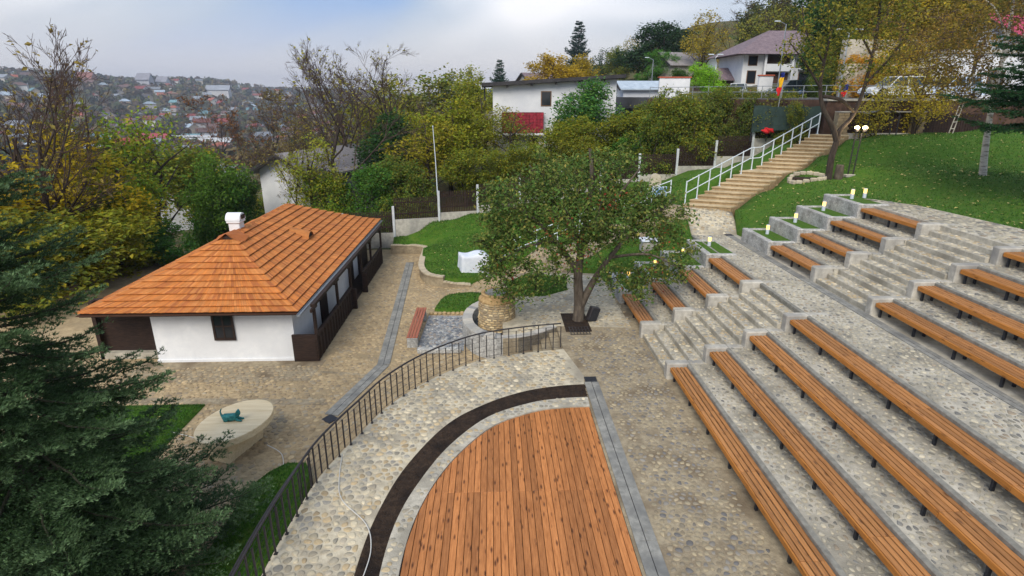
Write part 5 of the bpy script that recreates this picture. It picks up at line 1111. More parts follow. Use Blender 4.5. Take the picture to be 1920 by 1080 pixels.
# ------------------------------------------------------------------ houses
mat('house_white', lin(206, 208, 210), lin(222, 223, 224), .8, rough=0.9, c3=lin(190, 194, 202)); mat('roof_dark', lin(44, 42, 44), lin(62, 60, 62), 2, rough=0.7); mat('red_tile', lin(120, 30, 44), lin(156, 46, 60), 5, rough=0.6, tint=True)
mat('roof_mauve', lin(104, 90, 96), lin(132, 116, 120), 3, rough=0.7, bump=.4, bscale=6); mat('roof_grey', lin(126, 122, 124), lin(156, 150, 150), 2, rough=0.7, stretch=(1, 6, 1)); mat('wood_frame', lin(120, 92, 70), rough=0.7); mat('pale_metal', lin(166, 180, 192), lin(190, 202, 212), 2, rough=0.45, metallic=.2)
mat('magenta_roof', lin(150, 40, 70), lin(186, 66, 96), 2, rough=0.6)
def window(parent, x0, x1, z0, z1, y, fr='wood_frame'):
    m = MB(); m.box(x0 - .08, x1 + .08, y - .04, y + .02, z0 - .08, z1 + .08); w_ = m.build('window', MATS[fr], parent); m = MB(); m.box(x0, x1, y - .055, y - .042, z0, z1); m.build('pane', MATS['window_glass'], w_)
# flat-roofed white house behind the shrubs
fh = thing('flat_roof_house', 'white house with a dark sloping flat roof and red tiled band among the shrubs', 'house', (5.7, 55, 3))
m = MB(); m.add([(.1, 55, 3.0), (11.35, 55.0, 3.0), (11.35, 62, 3.0), (.1, 62, 3.0), (.1, 55, 9.35), (11.35, 55, 10.0), (11.35, 62, 10.0), (.1, 62, 9.35)], [(3, 2, 1, 0), (4, 5, 6, 7), (0, 1, 5, 4), (1, 2, 6, 5), (2, 3, 7, 6), (3, 0, 4, 7)]); m.build('wall', MATS['house_white'], fh)
m = MB(); m.add([(-.9, 54.2, 9.3), (12.0, 54.2, 10.07), (12.0, 62.6, 10.07), (-.9, 62.6, 9.3), (-.9, 54.2, 9.62), (12.0, 54.2, 10.36), (12.0, 62.6, 10.36), (-.9, 62.6, 9.62)], [(3, 2, 1, 0), (4, 5, 6, 7), (0, 1, 5, 4), (1, 2, 6, 5), (2, 3, 7, 6), (3, 0, 4, 7)]); m.build('roof', MATS['roof_dark'], fh)
for x_ in (1.4, 3.6, 5.8, 8.0, 10.2): m = MB(); z_ = 9.3 + .06 * x_; m.box(x_ - .07, x_ + .07, 54.3, 55.0, z_ - .16, z_ + .05); m.build('rafter_end', MATS['roof_dark'], fh)
window(fh, 4.55, 5.35, 7.7, 8.85, 55); window(fh, 8.6, 9.5, 7.7, 8.9, 55)
rb = MB(); rb.box(.9, 4.7, 54.4, 54.98, 5.3, 7.1); rbo = rb.build('red_band', MATS['brown_wall'], fh)
for r_ in range(6):
    for c_ in range(12):
        m = MB(); m.tc = tone((1, 1, 1), .8, 1.2); a = .9 + c_ * .317; b_ = 5.32 + r_ * .297; m.box(a, a + .3, 54.34, 54.398, b_, b_ + .28, .01); m.build('tile', MATS['red_tile'], rbo)
m = MB(); m.box(.3, 4.8, 54.2, 54.39, 5.1, 5.28); m.build('ledge', MATS['house_white'], fh)
window(fh, 3.4, 4.3, 3.7, 4.8, 55, 'house_white')
m = MB(); m.box(-.75, .08, 55.4, 58.5, 6.4, 7.1); m.build('balcony', MATS['concrete'], fh)
for y_ in (55.5, 58.3): m = MB(); m.box(-.7, -.6, y_, y_ + .1, 7.1, 9.35); m.build('balcony_post', MATS['roof_dark'], fh)
for k in range(8): m = MB(); m.box(-.66, -.63, 55.6 + k * .36, 55.64 + k * .36, 7.1, 9.0); m.build('screen_bar', MATS['roof_dark'], fh)
# white gable house behind the shingled house
def gable(label, cat_name, x, y, z, wd, ln, h_, rh, rz, wall_m, roof_m, wins=(), eave=.5, chim=False, rt=.14, group=None):
    """ridge along local y; front gable at local y=0"""
    g = thing(cat_name, label, 'house', (x, y, z), group); M_ = Matrix.Translation((x, y, z)) @ Matrix.Rotation(R(rz), 4, 'Z'); W = wd / 2
    m = MB(); pr = [(-W, -1.5), (W, -1.5), (W, h_), (0, h_ + rh), (-W, h_)]
    m.add([tuple(M_ @ Vector((a, 0, b))) for a, b in pr] + [tuple(M_ @ Vector((a, ln, b))) for a, b in pr], [(0, 1, 2, 3, 4), (9, 8, 7, 6, 5)] + [(k, 5 + k, 5 + (k + 1) % 5, (k + 1) % 5) for k in range(5)]); m.build('wall', MATS[wall_m], g)
    sl = rh / W; roof_o = None
    for s in (-1, 1):
        m = MB(); a0, a1 = (0, h_ + rh + .02), (s * (W + eave), h_ - sl * eave + .02)
        m.add([tuple(M_ @ Vector((a, yy, b + t))) for yy in (-eave, ln + eave) for t in (0, rt) for a, b in (a0, a1)], [(0, 1, 3, 2), (5, 4, 6, 7), (0, 4, 5, 1), (2, 3, 7, 6), (1, 5, 7, 3), (0, 2, 6, 4)]); roof_o = m.build('roof', MATS[roof_m], g)
    for (a0, a1, b0, b1) in wins:
        m = MB(); m.box(a0, a1, -.05, .02, b0, b1, 0, M_); w_ = m.build('window', MATS['wood_frame'], g); m = MB(); m.box(a0 + .07, a1 - .07, -.062, -.052, b0 + .07, b1 - .07, 0, M_); m.build('pane', MATS['window_glass'], w_)
    for s in (-1, 1):
        m = MB(); m.tube([M_ @ Vector((0, -eave - .03, h_ + rh + .05)), M_ @ Vector((s * (W + eave), -eave - .03, h_ - sl * eave + .05))], .13, 4); m.build('bargeboard', MATS['roof_dark'], roof_o)
    if chim: m = MB(); m.box(-.3, .3, ln * .5, ln * .5 + .6, h_ + rh - .4, h_ + rh + 1.1, .03, M_); m.build('chimney', MATS['brown_wall'], roof_o)
    return g
gable('white gabled house with a grey roof behind the shingled house chimney', 'gabled_house', -15.9, 45.0, -.6, 4.8, 12, 3.7, 1.2, -22, 'house_white', 'roof_grey', eave=.8)
gable('small white house with a grey tiled gable in the trees on the left', 'gabled_house', -33.2, 60, -3.4, 3.8, 8, 2.6, 1.7, 30, 'house_white', 'roof_grey', ((-1.1, -.3, .9, 1.7), (.4, 1.1, .9, 1.7)), eave=.5)
gable('small house with mauve gabled roof and chimney above the flat-roofed house', 'gabled_house', 5.6, 106, 7.4, 5, 8, 3.0, 1.7, -62, 'house_white', 'roof_mauve', ((-1.2, -.3, 1.5, 2.5), (.4, 1.3, 1.5, 2.5)), chim=True)
gable('long low shed with a pale bluish metal roof beside the flat-roofed house', 'garden_shed', 14.9, 70.3, 8.0, 3.5, 6.4, 1.3, .7, -88, 'house_white', 'pale_metal')
# hillside villa with hip roof and balconies
vl = thing('hillside_villa', 'white two-storey villa with a mauve hip roof on the slope above the cars', 'house', (37, 77, 10))
m = MB(); m.box(31, 44.5, 75, 83, 8.6, 13.4); m.build('wall', MATS['house_white'], vl)
m = MB(); ez = 13.3; m.add([(29.6, 73.6, ez), (46, 73.6, ez), (46, 84.4, ez), (29.6, 84.4, ez), (35.5, 79, 16.4), (39.5, 79, 16.4)], [(3, 2, 1, 0), (0, 1, 5, 4), (1, 2, 5), (2, 3, 4, 5), (3, 0, 4)]); m.build('roof', MATS['roof_mauve'], vl)
m = MB(); m.box(33.6, 36.8, 74.2, 74.98, 11.35, 12.2); m.build('balcony', MATS['house_white'], vl)
m = MB(); m.box(33.6, 36.8, 74.9, 74.99, 10.0, 11.2); m.build('recess', MATS['brown_wall'], vl)
m = MB(); m.box(33.6, 36.8, 74.9, 74.99, 12.25, 13.25); m.build('recess', MATS['dark_wood'], vl)
for x_ in (33.5, 36.9): m = MB(); m.box(x_ - .12, x_ + .12, 74.2, 74.45, 9.4, 13.3); m.build('column', MATS['house_white'], vl)
for a, b, c, d in ((31.7, 32.7, 10.0, 11.4), (31.7, 32.7, 12.1, 13.1), (38.2, 39.4, 12.0, 13.0), (40.6, 41.8, 12.0, 13.0), (38.2, 39.4, 9.9, 11.2), (42.6, 43.8, 12.0, 13.0)): window(vl, a, b, c, d, 75)
m = MB(); m.box(38.0, 44.5, 73.9, 75.0, 11.5, 11.65); m.build('ledge', MATS['house_white'], vl)
gable('mauve-roofed outbuilding left of the hillside villa', 'outbuilding', 27.4, 79, 9.0, 4.2, 5, 1.6, 1.2, -80, 'brown_wall', 'roof_mauve')
gable('grey house half hidden by bare trees behind the twin-arm lamp', 'gabled_house', 27.5, 100, 10.5, 6, 9, 2.8, 1.8, -70, 'concrete', 'roof_grey', ((-1.2, -.3, 1.5, 2.5),))
# white building on the right behind the fir, red-roofed house above it, slope walls
rbld = thing('white_building', 'white rendered building with a flat parapet behind the fir branches on the right', 'house', (44, 49, 8))
m = MB(); m.box(34.2, 60, 46, 56, 5.5, 11.6); m.build('wall', MATS['house_white'], rbld)
m = MB(); m.box(34.0, 60, 45.8, 56.2, 11.602, 11.85, .03); m.build('parapet', MATS['concrete'], rbld)
for x_ in (37.0, 41.5, 46): m = MB(); m.box(x_ - .1, x_ + .1, 45.86, 45.99, 5.5, 11.6); m.build('pilaster', MATS['roof_dark'], rbld)
window(rbld, 38.3, 39.5, 9.0, 10.3, 46); window(rbld, 43, 44.2, 9.0, 10.3, 46)
gable('house with a magenta red roof high on the right above the white building', 'gabled_house', 49.5, 62, 9.5, 9, 14, 4.2, 2.6, -75, 'house_white', 'magenta_roof', ((-2, -1, 2, 3.2), (1, 2, 2, 3.2)), chim=True)
sw = thing('slope_wall', 'grey concrete slope wall behind the orange birch on the right', 'wall', (31, 48, 8.4))
m = MB(); m.box(27.5, 33.9, 47, 47.6, 8.3, 10.9, .03); m.build('lower_wall', MATS['mortar_grey'], sw)
m = MB(); m.box(29.0, 36, 50, 50.6, 9.0, 12.9, .03); m.build('upper_wall', MATS['mortar_grey'], sw)
gable('pale house partly hidden behind the dark trees right of the villa', 'gabled_house', 45, 66, 11, 6, 8, 3.5, 2.0, -20, 'house_white', 'roof_grey', ((-1.6, -.6, 1.6, 2.8), (.6, 1.6, 1.6, 2.8)))

# ------------------------------------------------------------------ the far town: each house a thing, one shared unit mesh
def objcol(name, rough=.85):
    m = bpy.data.materials.new(name); m.use_nodes = True; n = m.node_tree.nodes; oi = n.new('ShaderNodeObjectInfo'); no = n.new('ShaderNodeTexNoise'); no.inputs['Scale'].default_value = 3
    mx = n.new('ShaderNodeMixRGB'); mx.blend_type = 'MULTIPLY'; mx.inputs[0].default_value = .5; m.node_tree.links.new(oi.outputs['Color'], mx.inputs[1]); m.node_tree.links.new(no.outputs['Fac'], mx.inputs[2])
    m.node_tree.links.new(mx.outputs[0], n['Principled BSDF'].inputs['Base Color']); n['Principled BSDF'].inputs['Roughness'].default_value = rough; MATS[name] = m; return m
objcol('town_wall'); objcol('town_roof', .7)
def proto_mesh(name, vs_, fs, mt):
    me = bpy.data.meshes.new(name); me.from_pydata(vs_, [], fs); me.materials.append(MATS[mt]); return me
pw_ = [(-.5, -.5, -.6), (.5, -.5, -.6), (.5, .5, -.6), (-.5, .5, -.6), (-.5, -.5, .55), (.5, -.5, .55), (.5, .5, .55), (-.5, .5, .55), (-.5, 0, .95), (.5, 0, .95)]
me_w = proto_mesh('wall', pw_, [(0, 1, 5, 4), (2, 3, 7, 6), (1, 2, 6, 9, 5), (3, 0, 4, 8, 7)], 'town_wall')
me_r = proto_mesh('roof', [(-.58, -.6, .48), (.58, -.6, .48), (.58, 0, 1.0), (-.58, 0, 1.0), (.58, .6, .48), (-.58, .6, .48), (-.58, -.6, .42), (.58, -.6, .42)], [(0, 1, 2, 3), (3, 2, 4, 5), (6, 7, 1, 0)], 'town_roof')
me_h = proto_mesh('roof', [(-.58, -.6, .5), (.58, -.6, .5), (.58, .6, .5), (-.58, .6, .5), (-.15, 0, 1.0), (.15, 0, 1.0)], [(0, 1, 5, 4), (1, 2, 5), (2, 3, 4, 5), (3, 0, 4)], 'town_roof')
me_n = proto_mesh('window', [(-.08, -.502, -.05), (.08, -.502, -.05), (.08, -.502, .25), (-.08, -.502, .25), (-.08, -.512, -.05), (.08, -.512, -.05), (.08, -.512, .25), (-.08, -.512, .25)], [(4, 5, 6, 7), (0, 1, 5, 4), (1, 2, 6, 5), (2, 3, 7, 6), (3, 0, 4, 7)], 'window_glass')
ROOFS = [('red', (150, 62, 54)), ('brick orange', (172, 96, 72)), ('brown', (112, 84, 76)), ('grey', (140, 146, 154)), ('pale blue grey', (164, 180, 194)), ('dark', (86, 80, 84)), ('rust', (140, 76, 60)), ('teal', (110, 150, 158))]
WALLS = [(224, 220, 214), (232, 230, 228), (206, 190, 166), (198, 176, 150), (214, 204, 190), (190, 186, 186)]
WNAME = ['cream', 'white', 'sand', 'tan', 'beige', 'pale grey']
TOWN = []
def town_house(x, y, sx, sy, sz, rz, roof, wall, label, hip=False):
    z = tz(x, y); t = thing('town_house', label, 'house', (x, y, z + .55 * sz * .6), 'houses of the far town')
    t.rotation_euler = (0, 0, R(rz)); t.scale = (sx, sy, sz)
    for nm, me, c in (('wall', me_w, wall), ('roof', me_h if hip else me_r, roof)):
        o = bpy.data.objects.new(nm, me); link(o, t); o.color = (*lin(*c), 1)
    if math.hypot(x, y) < 560:
        for k, px in enumerate((-.28, 0.02, .3)):
            o = bpy.data.objects.new('window', me_n); link(o, t); o.location = (px, 0, .05)
    TOWN.append((x, y))
rt_ = random.Random(12)
def ray_xy(px, d): a = math.atan((px - 922) / 1078 * .948); return d * math.sin(a), d * math.cos(a)
def along_desc(px, d):
    lr = 'far left' if px < 120 else 'left' if px < 260 else 'centre' if px < 400 else 'right'
    nf = 'in the valley' if d < 560 else 'lower slope' if d < 800 else 'mid hill' if d < 1050 else 'hill crest'
    return f'{nf} {lr}'
cnt = 0
while cnt < 245:
    px = rt_.uniform(-30, 640); d = 420 * (1600 / 420) ** (rt_.random() ** .8); x_, y_ = ray_xy(px, d)
    if any((x_ - a) ** 2 + (y_ - b) ** 2 < 17 ** 2 for a, b in TOWN): continue
    rn, rc2 = rt_.choice(ROOFS); s_ = rt_.uniform(.75, 1.25)
    v_ = rt_.uniform(.85, 1.12); rc2 = tuple(min(255, q * v_) for q in rc2)
    wi = rt_.randrange(len(WALLS)); hp_ = rt_.random() < .4
    town_house(x_, y_, 15 * s_, 11 * s_, rt_.uniform(6.0, 8.5), rt_.uniform(-40, 40), rc2, WALLS[wi], f"far {'small' if s_ < .95 else 'big' if s_ > 1.08 else 'middling'} {WNAME[wi]} house, {'hipped' if hp_ else 'gabled'} {rn} roof, {along_desc(px, d)}", hp_); cnt += 1
for px, d, sx, sy, sz, rz, rc2, wc, lb in [
    (305, 470, 20, 13, 9, 14, (44, 78, 190), (226, 226, 226), 'house with a bright blue roof in the valley'), (370, 640, 26, 14, 8, -6, (60, 96, 196), (214, 220, 232), 'shed with a vivid blue end roof beside the long white halls'),
    (320, 650, 62, 18, 8, 6, (196, 198, 200), (226, 226, 226), 'long white hall in the valley below the town'), (345, 610, 70, 14, 7, 4, (206, 208, 210), (230, 230, 230), 'longest low white hall in front of the other valley hall'),
    (245, 560, 22, 14, 10, 20, (188, 50, 66), (220, 200, 190), 'house with a bright crimson roof left of the blue-roofed house'), (285, 600, 24, 12, 9, 0, (176, 70, 80), (214, 190, 180), 'house with a rose red roof left of the long white halls'),
    (352, 300, 46, 12, 8, 14, (132, 66, 66), (196, 180, 170), 'long building with a dark red roof just beyond the garden trees'), (390, 240, 20, 12, 8, -24, (170, 178, 186), (206, 204, 204), 'house with a pale grey gabled roof just beyond the garden trees'),
    (290, 1330, 22, 18, 22, 0, (150, 150, 160), (196, 196, 204), 'grey block of flats on the hill crest'), (322, 1340, 18, 16, 18, 0, (150, 150, 160), (206, 206, 212), 'smaller grey block of flats right of the crest block'),
    (187, 1250, 22, 16, 20, 0, (150, 96, 84), (170, 120, 104), 'tall brick building standing out on the left of the hill crest'), (420, 1300, 40, 14, 16, 0, (160, 166, 176), (214, 214, 218), 'long pale apartment block on the hill crest at the right'),
    (352, 430, 15, 12, 8, 30, (206, 190, 186), (214, 204, 196), 'pale hipped house alone below the blue-roofed house')]:
    x_, y_ = ray_xy(px, d); town_house(x_, y_, sx, sy, sz, rz, rc2, wc, lb, 'hipped' in lb)
# ------------------------------------------------------------------ air: thin haze that lets the far town fade
m = MB(); m.box(-3600, 3600, -120, 4300, -75, 130); hz = m.build('haze', None); hz['kind'] = 'stuff'; tag(hz, 'thin bluish autumn haze over the valley', 'haze')
hm = bpy.data.materials.new('haze'); hm.use_nodes = True; hn = hm.node_tree.nodes; hn.clear(); ho = hn.new('ShaderNodeOutputMaterial'); hv = hn.new('ShaderNodeVolumePrincipled')
hv.inputs['Color'].default_value = (.80, .87, 1.0, 1); hv.inputs['Density'].default_value = .00023; hv.inputs['Anisotropy'].default_value = .2; hm.node_tree.links.new(hv.outputs[0], ho.inputs['Volume']); hz.data.materials.append(hm)
# ------------------------------------------------------------------ vegetation
def foliage_mat(name, trans=.3, rough=.75):
    m = bpy.data.materials.new(name); m.use_nodes = True; t = m.node_tree; n = t.nodes; l = t.links; n.clear()
    o = n.new('ShaderNodeOutputMaterial'); oi = n.new('ShaderNodeObjectInfo'); at = n.new('ShaderNodeAttribute'); at.attribute_name = 'tint'
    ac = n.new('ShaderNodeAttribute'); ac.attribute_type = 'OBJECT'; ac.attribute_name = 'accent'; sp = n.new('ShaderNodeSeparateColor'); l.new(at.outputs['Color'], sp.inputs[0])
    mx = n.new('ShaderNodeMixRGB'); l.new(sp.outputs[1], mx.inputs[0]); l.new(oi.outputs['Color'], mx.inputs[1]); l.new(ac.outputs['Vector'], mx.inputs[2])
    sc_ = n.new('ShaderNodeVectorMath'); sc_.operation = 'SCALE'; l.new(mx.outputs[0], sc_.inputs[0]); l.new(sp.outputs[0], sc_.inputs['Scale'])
    p = n.new('ShaderNodeBsdfPrincipled'); p.inputs['Roughness'].default_value = rough; p.inputs['Specular IOR Level'].default_value = .25; l.new(sc_.outputs[0], p.inputs['Base Color'])
    tr = n.new('ShaderNodeBsdfTranslucent'); l.new(sc_.outputs[0], tr.inputs['Color']); ms = n.new('ShaderNodeMixShader'); ms.inputs[0].default_value = trans
    l.new(p.outputs[0], ms.inputs[1]); l.new(tr.outputs[0], ms.inputs[2]); l.new(ms.outputs[0], o.inputs['Surface']); MATS[name] = m; return m
foliage_mat('leaf', .35); foliage_mat('needle', .12)
mat('bark_dark', lin(44, 38, 34), lin(74, 64, 56), 8, rough=0.95, bump=0.8, bscale=14, stretch=(1, 1, .3)); mat('bark_twig', lin(66, 52, 46), lin(92, 76, 68), 6, rough=0.95)
mat('bark_birch', lin(196, 190, 182), lin(120, 112, 104), 5, rough=0.8, stretch=(.5, .5, 3.0), contrast=(.5, .62))
def leaf_mesh(C, size, r, flat=.35, bright=(.7, 1.25), acc=.25, lowdark=None, aspect=.55):
    """rhombic folded leaves at centres C"""
    n = len(C); nrm = r.normal(0, 1, (n, 3)); nrm[:, 2] = np.abs(nrm[:, 2]) + flat; nrm /= np.linalg.norm(nrm, axis=1, keepdims=True)
    a = np.cross(nrm, r.normal(0, 1, (n, 3))); a /= np.linalg.norm(a, axis=1, keepdims=True) + 1e-9; b = np.cross(nrm, a); s = size * r.uniform(.6, 1.35, (n, 1))
    V = np.stack([C - a * s * .5, C + b * s * aspect * .5 + nrm * s * .1, C + a * s * .5 - nrm * s * .12, C - b * s * aspect * .5 + nrm * s * .1], 1)
    br = r.uniform(bright[0], bright[1], n); ac = np.clip(r.normal(acc, .3, n), 0, 1); T = np.repeat(np.stack([br, ac, np.zeros(n)], 1), 4, 0)
    return V.reshape(-1, 3), np.arange(4 * n), np.full(n, 4), T
def curve_pts(p, q, n, r, sag=0.0, wob=.06):
    p, q = np.array(p, float), np.array(q, float); L_ = np.linalg.norm(q - p); t = np.linspace(0, 1, n)[:, None]; P = p + (q - p) * t
    P += r.normal(0, wob * L_, (n, 3)) * (t * (1 - t) * 2); P[:, 2] -= sag * L_ * (t[:, 0] * (1 - t[:, 0])) * 4 * -.5
    return P
def fast_tubes(paths):
    """paths: list of (pts (n,3), radii (n,), sides) -> arrays"""
    V = []; F = []; base = 0
    for P, Rd, k in paths:
        P = np.asarray(P); n = len(P); T = np.gradient(P, axis=0); T /= np.linalg.norm(T, axis=1, keepdims=True) + 1e-9
        ref = np.array([0, 0, 1.]) if abs(T[0, 2]) < .85 else np.array([1., 0, 0]); A = np.cross(T, ref); A /= np.linalg.norm(A, axis=1, keepdims=True) + 1e-9; B = np.cross(T, A)
        an_ = np.arange(k) * 2 * np.pi / k; ring = (A[:, None, :] * np.cos(an_)[None, :, None] + B[:, None, :] * np.sin(an_)[None, :, None]) * np.asarray(Rd)[:, None, None] + P[:, None, :]
        V.append(ring.reshape(-1, 3)); i = np.arange(n - 1)[:, None] * k; j = np.arange(k)[None, :]; j2 = (j + 1) % k
        F.append((base + np.stack([i + j, i + j2, i + k + j2, i + k + j], -1)).reshape(-1, 4)); base += n * k
    return np.concatenate(V), np.concatenate(F)
def tube_obj(name, paths, mt, parent=None, smooth=True):
    V, F = fast_tubes(paths); return mesh_np(name, V, F, np.full(len(F), 4), mt, parent, None, smooth)
def crown_arrays(seed, limbs, env, n_twig, leaf_n, leaf_s, shell=.45, spread=.16, droop=.0, acc=.25, bright=(.7, 1.25), flat=.35, twig_r=.022, twig_w=.10, aspect=.55):
    r = np.random.default_rng(seed); paths = []; S = []
    for P, r0, r1 in limbs:
        P = np.array(catmull(P, 5)); Rd = np.linspace(r0, r1, len(P)); paths.append((P, Rd, 8 if r0 > .08 else 5)); S.append(P[len(P) // 4:])
    S = list(np.concatenate(S)); vol = np.array([np.prod(e[1]) for e in env]); vol = vol / vol.sum(); T = []
    for k in r.choice(len(env), n_twig, p=vol):
        c, rd = env[k]; d = r.normal(0, 1, 3); d /= np.linalg.norm(d); T.append(np.array(c) + d * np.array(rd) * (shell + (1 - shell) * r.random() ** .6))
    T = np.array(T); o = np.array(limbs[0][0][0]); T = T[np.argsort(np.linalg.norm(T - o, axis=1))]
    L_c = []; twigs = []; lo = min(p[2] for p in S)
    SA = np.array(S)
    for q in T:
        d = np.linalg.norm(SA - q, axis=1) + .5 * np.maximum(0, SA[:, 2] - q[2]); i = int(np.argmin(d)); p = SA[i]
        P = curve_pts(p, q, 5, r, sag=.15 - droop, wob=twig_w); 
        if droop: P[:, 2] -= droop * np.linalg.norm(q - p) * (np.linspace(0, 1, 5) ** 2)
        Lg = np.linalg.norm(q - p); rr = min(.05, twig_r * (.6 + Lg * .4)); twigs.append((P, np.linspace(rr, .006, 5), 4)); SA = np.concatenate([SA, P[2:4]])
        t = r.uniform(.25, 1.05, leaf_n); idx_ = np.clip(t * 4, 0, 3.999).astype(int); fr = (t * 4 - idx_)[:, None]; C = P[idx_] + (P[np.minimum(idx_ + 1, 4)] - P[idx_]) * fr
        L_c.append(C + r.normal(0, spread, (leaf_n, 3)))
    C = np.concatenate(L_c); return paths, twigs, leaf_mesh(C, leaf_s, r, flat=flat, acc=acc, bright=bright, aspect=aspect)
def bare_paths(seed, H, r0, lean=(0, 0), levels=4, first=.3, nch=(7, 7, 6, 5), ang=(38, 36, 34, 32), ratio=(.62, .55, .5, .45), up=.18, wob=.12):
    r = np.random.default_rng(seed); big = []; twg = []; tips = []
    def br(p, d, L_, rad, lv):
        n = 6 if lv < 2 else 4; P = [np.array(p)]; d = np.array(d, float)
        for k in range(n - 1):
            d = d + r.normal(0, wob, 3) + np.array([0, 0, up * (.4 if lv else .15)]); d /= np.linalg.norm(d); P.append(P[-1] + d * L_ / (n - 1))
        P = np.array(P); Rd = np.linspace(rad, rad * (.35 if lv < levels else .4), n); (big if lv < 2 else twg).append((P, Rd, (8, 6, 4, 3, 3)[lv]))
        if lv >= levels - 1: tips.append(P[1:])
        if lv == levels: return
        for k in range(nch[min(lv, len(nch) - 1)]):
            t = first + (1 - first) * (k + r.random()) / nch[min(lv, len(nch) - 1)] if lv == 0 else r.uniform(.25, 1); x = t * (n - 1); i = min(n - 2, int(x)); q = P[i] + (P[i + 1] - P[i]) * (x - i)
            dd = P[i + 1] - P[i]; dd /= np.linalg.norm(dd); s = np.cross(dd, r.normal(0, 1, 3)); s /= np.linalg.norm(s) + 1e-9; a = R(ang[min(lv, 3)] * r.uniform(.7, 1.3))
            br(q, dd * math.cos(a) + s * math.sin(a), L_ * ratio[min(lv, 3)] * r.uniform(.75, 1.2) * (1.15 - .45 * t), max(.005, rad * (1 - .6 * t) * .55), lv + 1)
    br((0, 0, 0), (lean[0], lean[1], 1), H * .72, r0, 0); return big, twg, np.concatenate(tips)
PROTO = {}
def proto_tree(key, trunk_paths, trunk_mat, leafm, twig_paths=None, twig_mat='bark_twig', leaf='leaf'):
    V, F = fast_tubes(trunk_paths); parts = []
    def me_of(nm, V, F, ln, mt, T=None):
        o = mesh_np(nm, V, F, ln, mt, None, T, T is None); me = o.data; bpy.data.objects.remove(o); return me
    parts.append(('trunk', me_of('trunk', V, F, np.full(len(F), 4), MATS[trunk_mat])))
    if twig_paths: V, F = fast_tubes(twig_paths); parts.append(('branches', me_of('branches', V, F, np.full(len(F), 4), MATS[twig_mat])))
    if leafm is not None: parts.append(('crown', me_of('crown', *leafm[:3], MATS[leaf], leafm[3])))
    PROTO[key] = parts
def plant(key, name, label, cat, x, y, h, col, accent, rz=0, wide=1.0, z=None, group=None, base_h=8.0):
    z = (tz(x, y) - .15) if z is None else z; t = thing(name, label, cat, (x, y, z), group); s = h / base_h; t.scale = (s * wide, s * wide, s); t.rotation_euler = (0, 0, R(rz))
    for nm, me in PROTO[key]:
        o = bpy.data.objects.new(nm, me); link(o, t); o.color = (*lin(*col), 1)
        if nm != 'trunk': o['kind'] = 'stuff'
        o['accent'] = [float(c) for c in lin(*accent)]
    return t
# --- prototypes, all 8 m tall
def env_rand(seed, n, H=8, low=.28, wide=2.4):
    r = np.random.default_rng(seed); e = []
    for k in range(n):
        t = low + (.92 - low) * (k + .5) / n; a = r.uniform(0, 6.28); w_ = wide * math.sin(math.pi * min(.98, (t - low) / (1.05 - low) * .85 + .18)); e.append(((w_ * .55 * math.cos(a), w_ * .55 * math.sin(a), H * t), (w_ * .55 + .4, w_ * .55 + .4, H * .10 + .3)))
    return e
def limbs_rand(seed, H=8, n=7, r0=.16, low=.2, wide=2.0):
    r = np.random.default_rng(seed); L_ = [([(0, 0, 0), (r.normal(0, .1), r.normal(0, .1), H * .3), (r.normal(0, .25), r.normal(0, .25), H * .62), (r.normal(0, .3), r.normal(0, .3), H * .92)], r0, .025)]
    for k in range(n):
        z0 = H * (low + .5 * k / n); a = 2.4 * k + r.uniform(-.4, .4); w_ = wide * r.uniform(.7, 1.1); L_.append(([(0, 0, z0), (w_ * .45 * math.cos(a), w_ * .45 * math.sin(a), z0 + H * .10), (w_ * math.cos(a + .2), w_ * math.sin(a + .2), z0 + H * .2)], r0 * .5, .02))
    return L_
for k, (nm, sd, nenv, wide, ntw, nl, ls) in enumerate([('leafyA', 1, 9, 2.6, 300, 38, .21), ('leafyB', 2, 7, 2.3, 260, 34, .22), ('sparseA', 3, 8, 2.3, 240, 13, .2), ('sparseB', 4, 8, 2.5, 260, 8, .2)]):
    p_, t_, lm = crown_arrays(sd, limbs_rand(sd, wide=wide * .8), env_rand(sd + 20, nenv, wide=wide), ntw, nl, ls, spread=.24, shell=.35)
    proto_tree(nm, p_, 'bark_dark', lm, t_, 'bark_twig')
for nm, sd in (('bushA', 5), ('bushB', 6)):
    r = np.random.default_rng(sd); lb = [([(0, 0, 0), (w_ * math.cos(a) * .4, w_ * math.sin(a) * .4, 2.4), (w_ * math.cos(a), w_ * math.sin(a), 5.2)], .1, .02) for a, w_ in ((k * 1.05 + r.uniform(0, .4), r.uniform(1.2, 2.6)) for k in range(6))]
    p_, t_, lm = crown_arrays(sd, lb, [((r.uniform(-1.7, 1.7), r.uniform(-1.7, 1.7), z), (2.3, 2.3, 1.5)) for z in (1.8, 2.8, 3.8, 4.6, 5.6, 6.4)], 300, 42, .24, spread=.26, shell=.3)
    proto_tree(nm, p_, 'bark_dark', lm, t_, 'bark_twig')
for nm, sd, kw, nleaf in (('bareA', 31, {}, 240), ('bareB', 32, dict(nch=(8, 7, 6, 4), ang=(32, 34, 34, 30), up=.26), 200), ('twiggy', 33, dict(first=.12, nch=(10, 8, 6, 4), ang=(46, 40, 36, 34), ratio=(.6, .6, .5, .45)), 1500)):
    b_, t_, tips = bare_paths(sd, 8.6, .15 if nm != 'twiggy' else .1, **kw); r = np.random.default_rng(sd + 5); C = tips[r.integers(0, len(tips), nleaf)] + r.normal(0, .06, (nleaf, 3))
    t_ = [(P, np.maximum(Rd, .006), k) for P, Rd, k in t_]
    proto_tree(nm, b_, 'bark_dark', leaf_mesh(C, .16, r, acc=.3), t_, 'bark_twig')
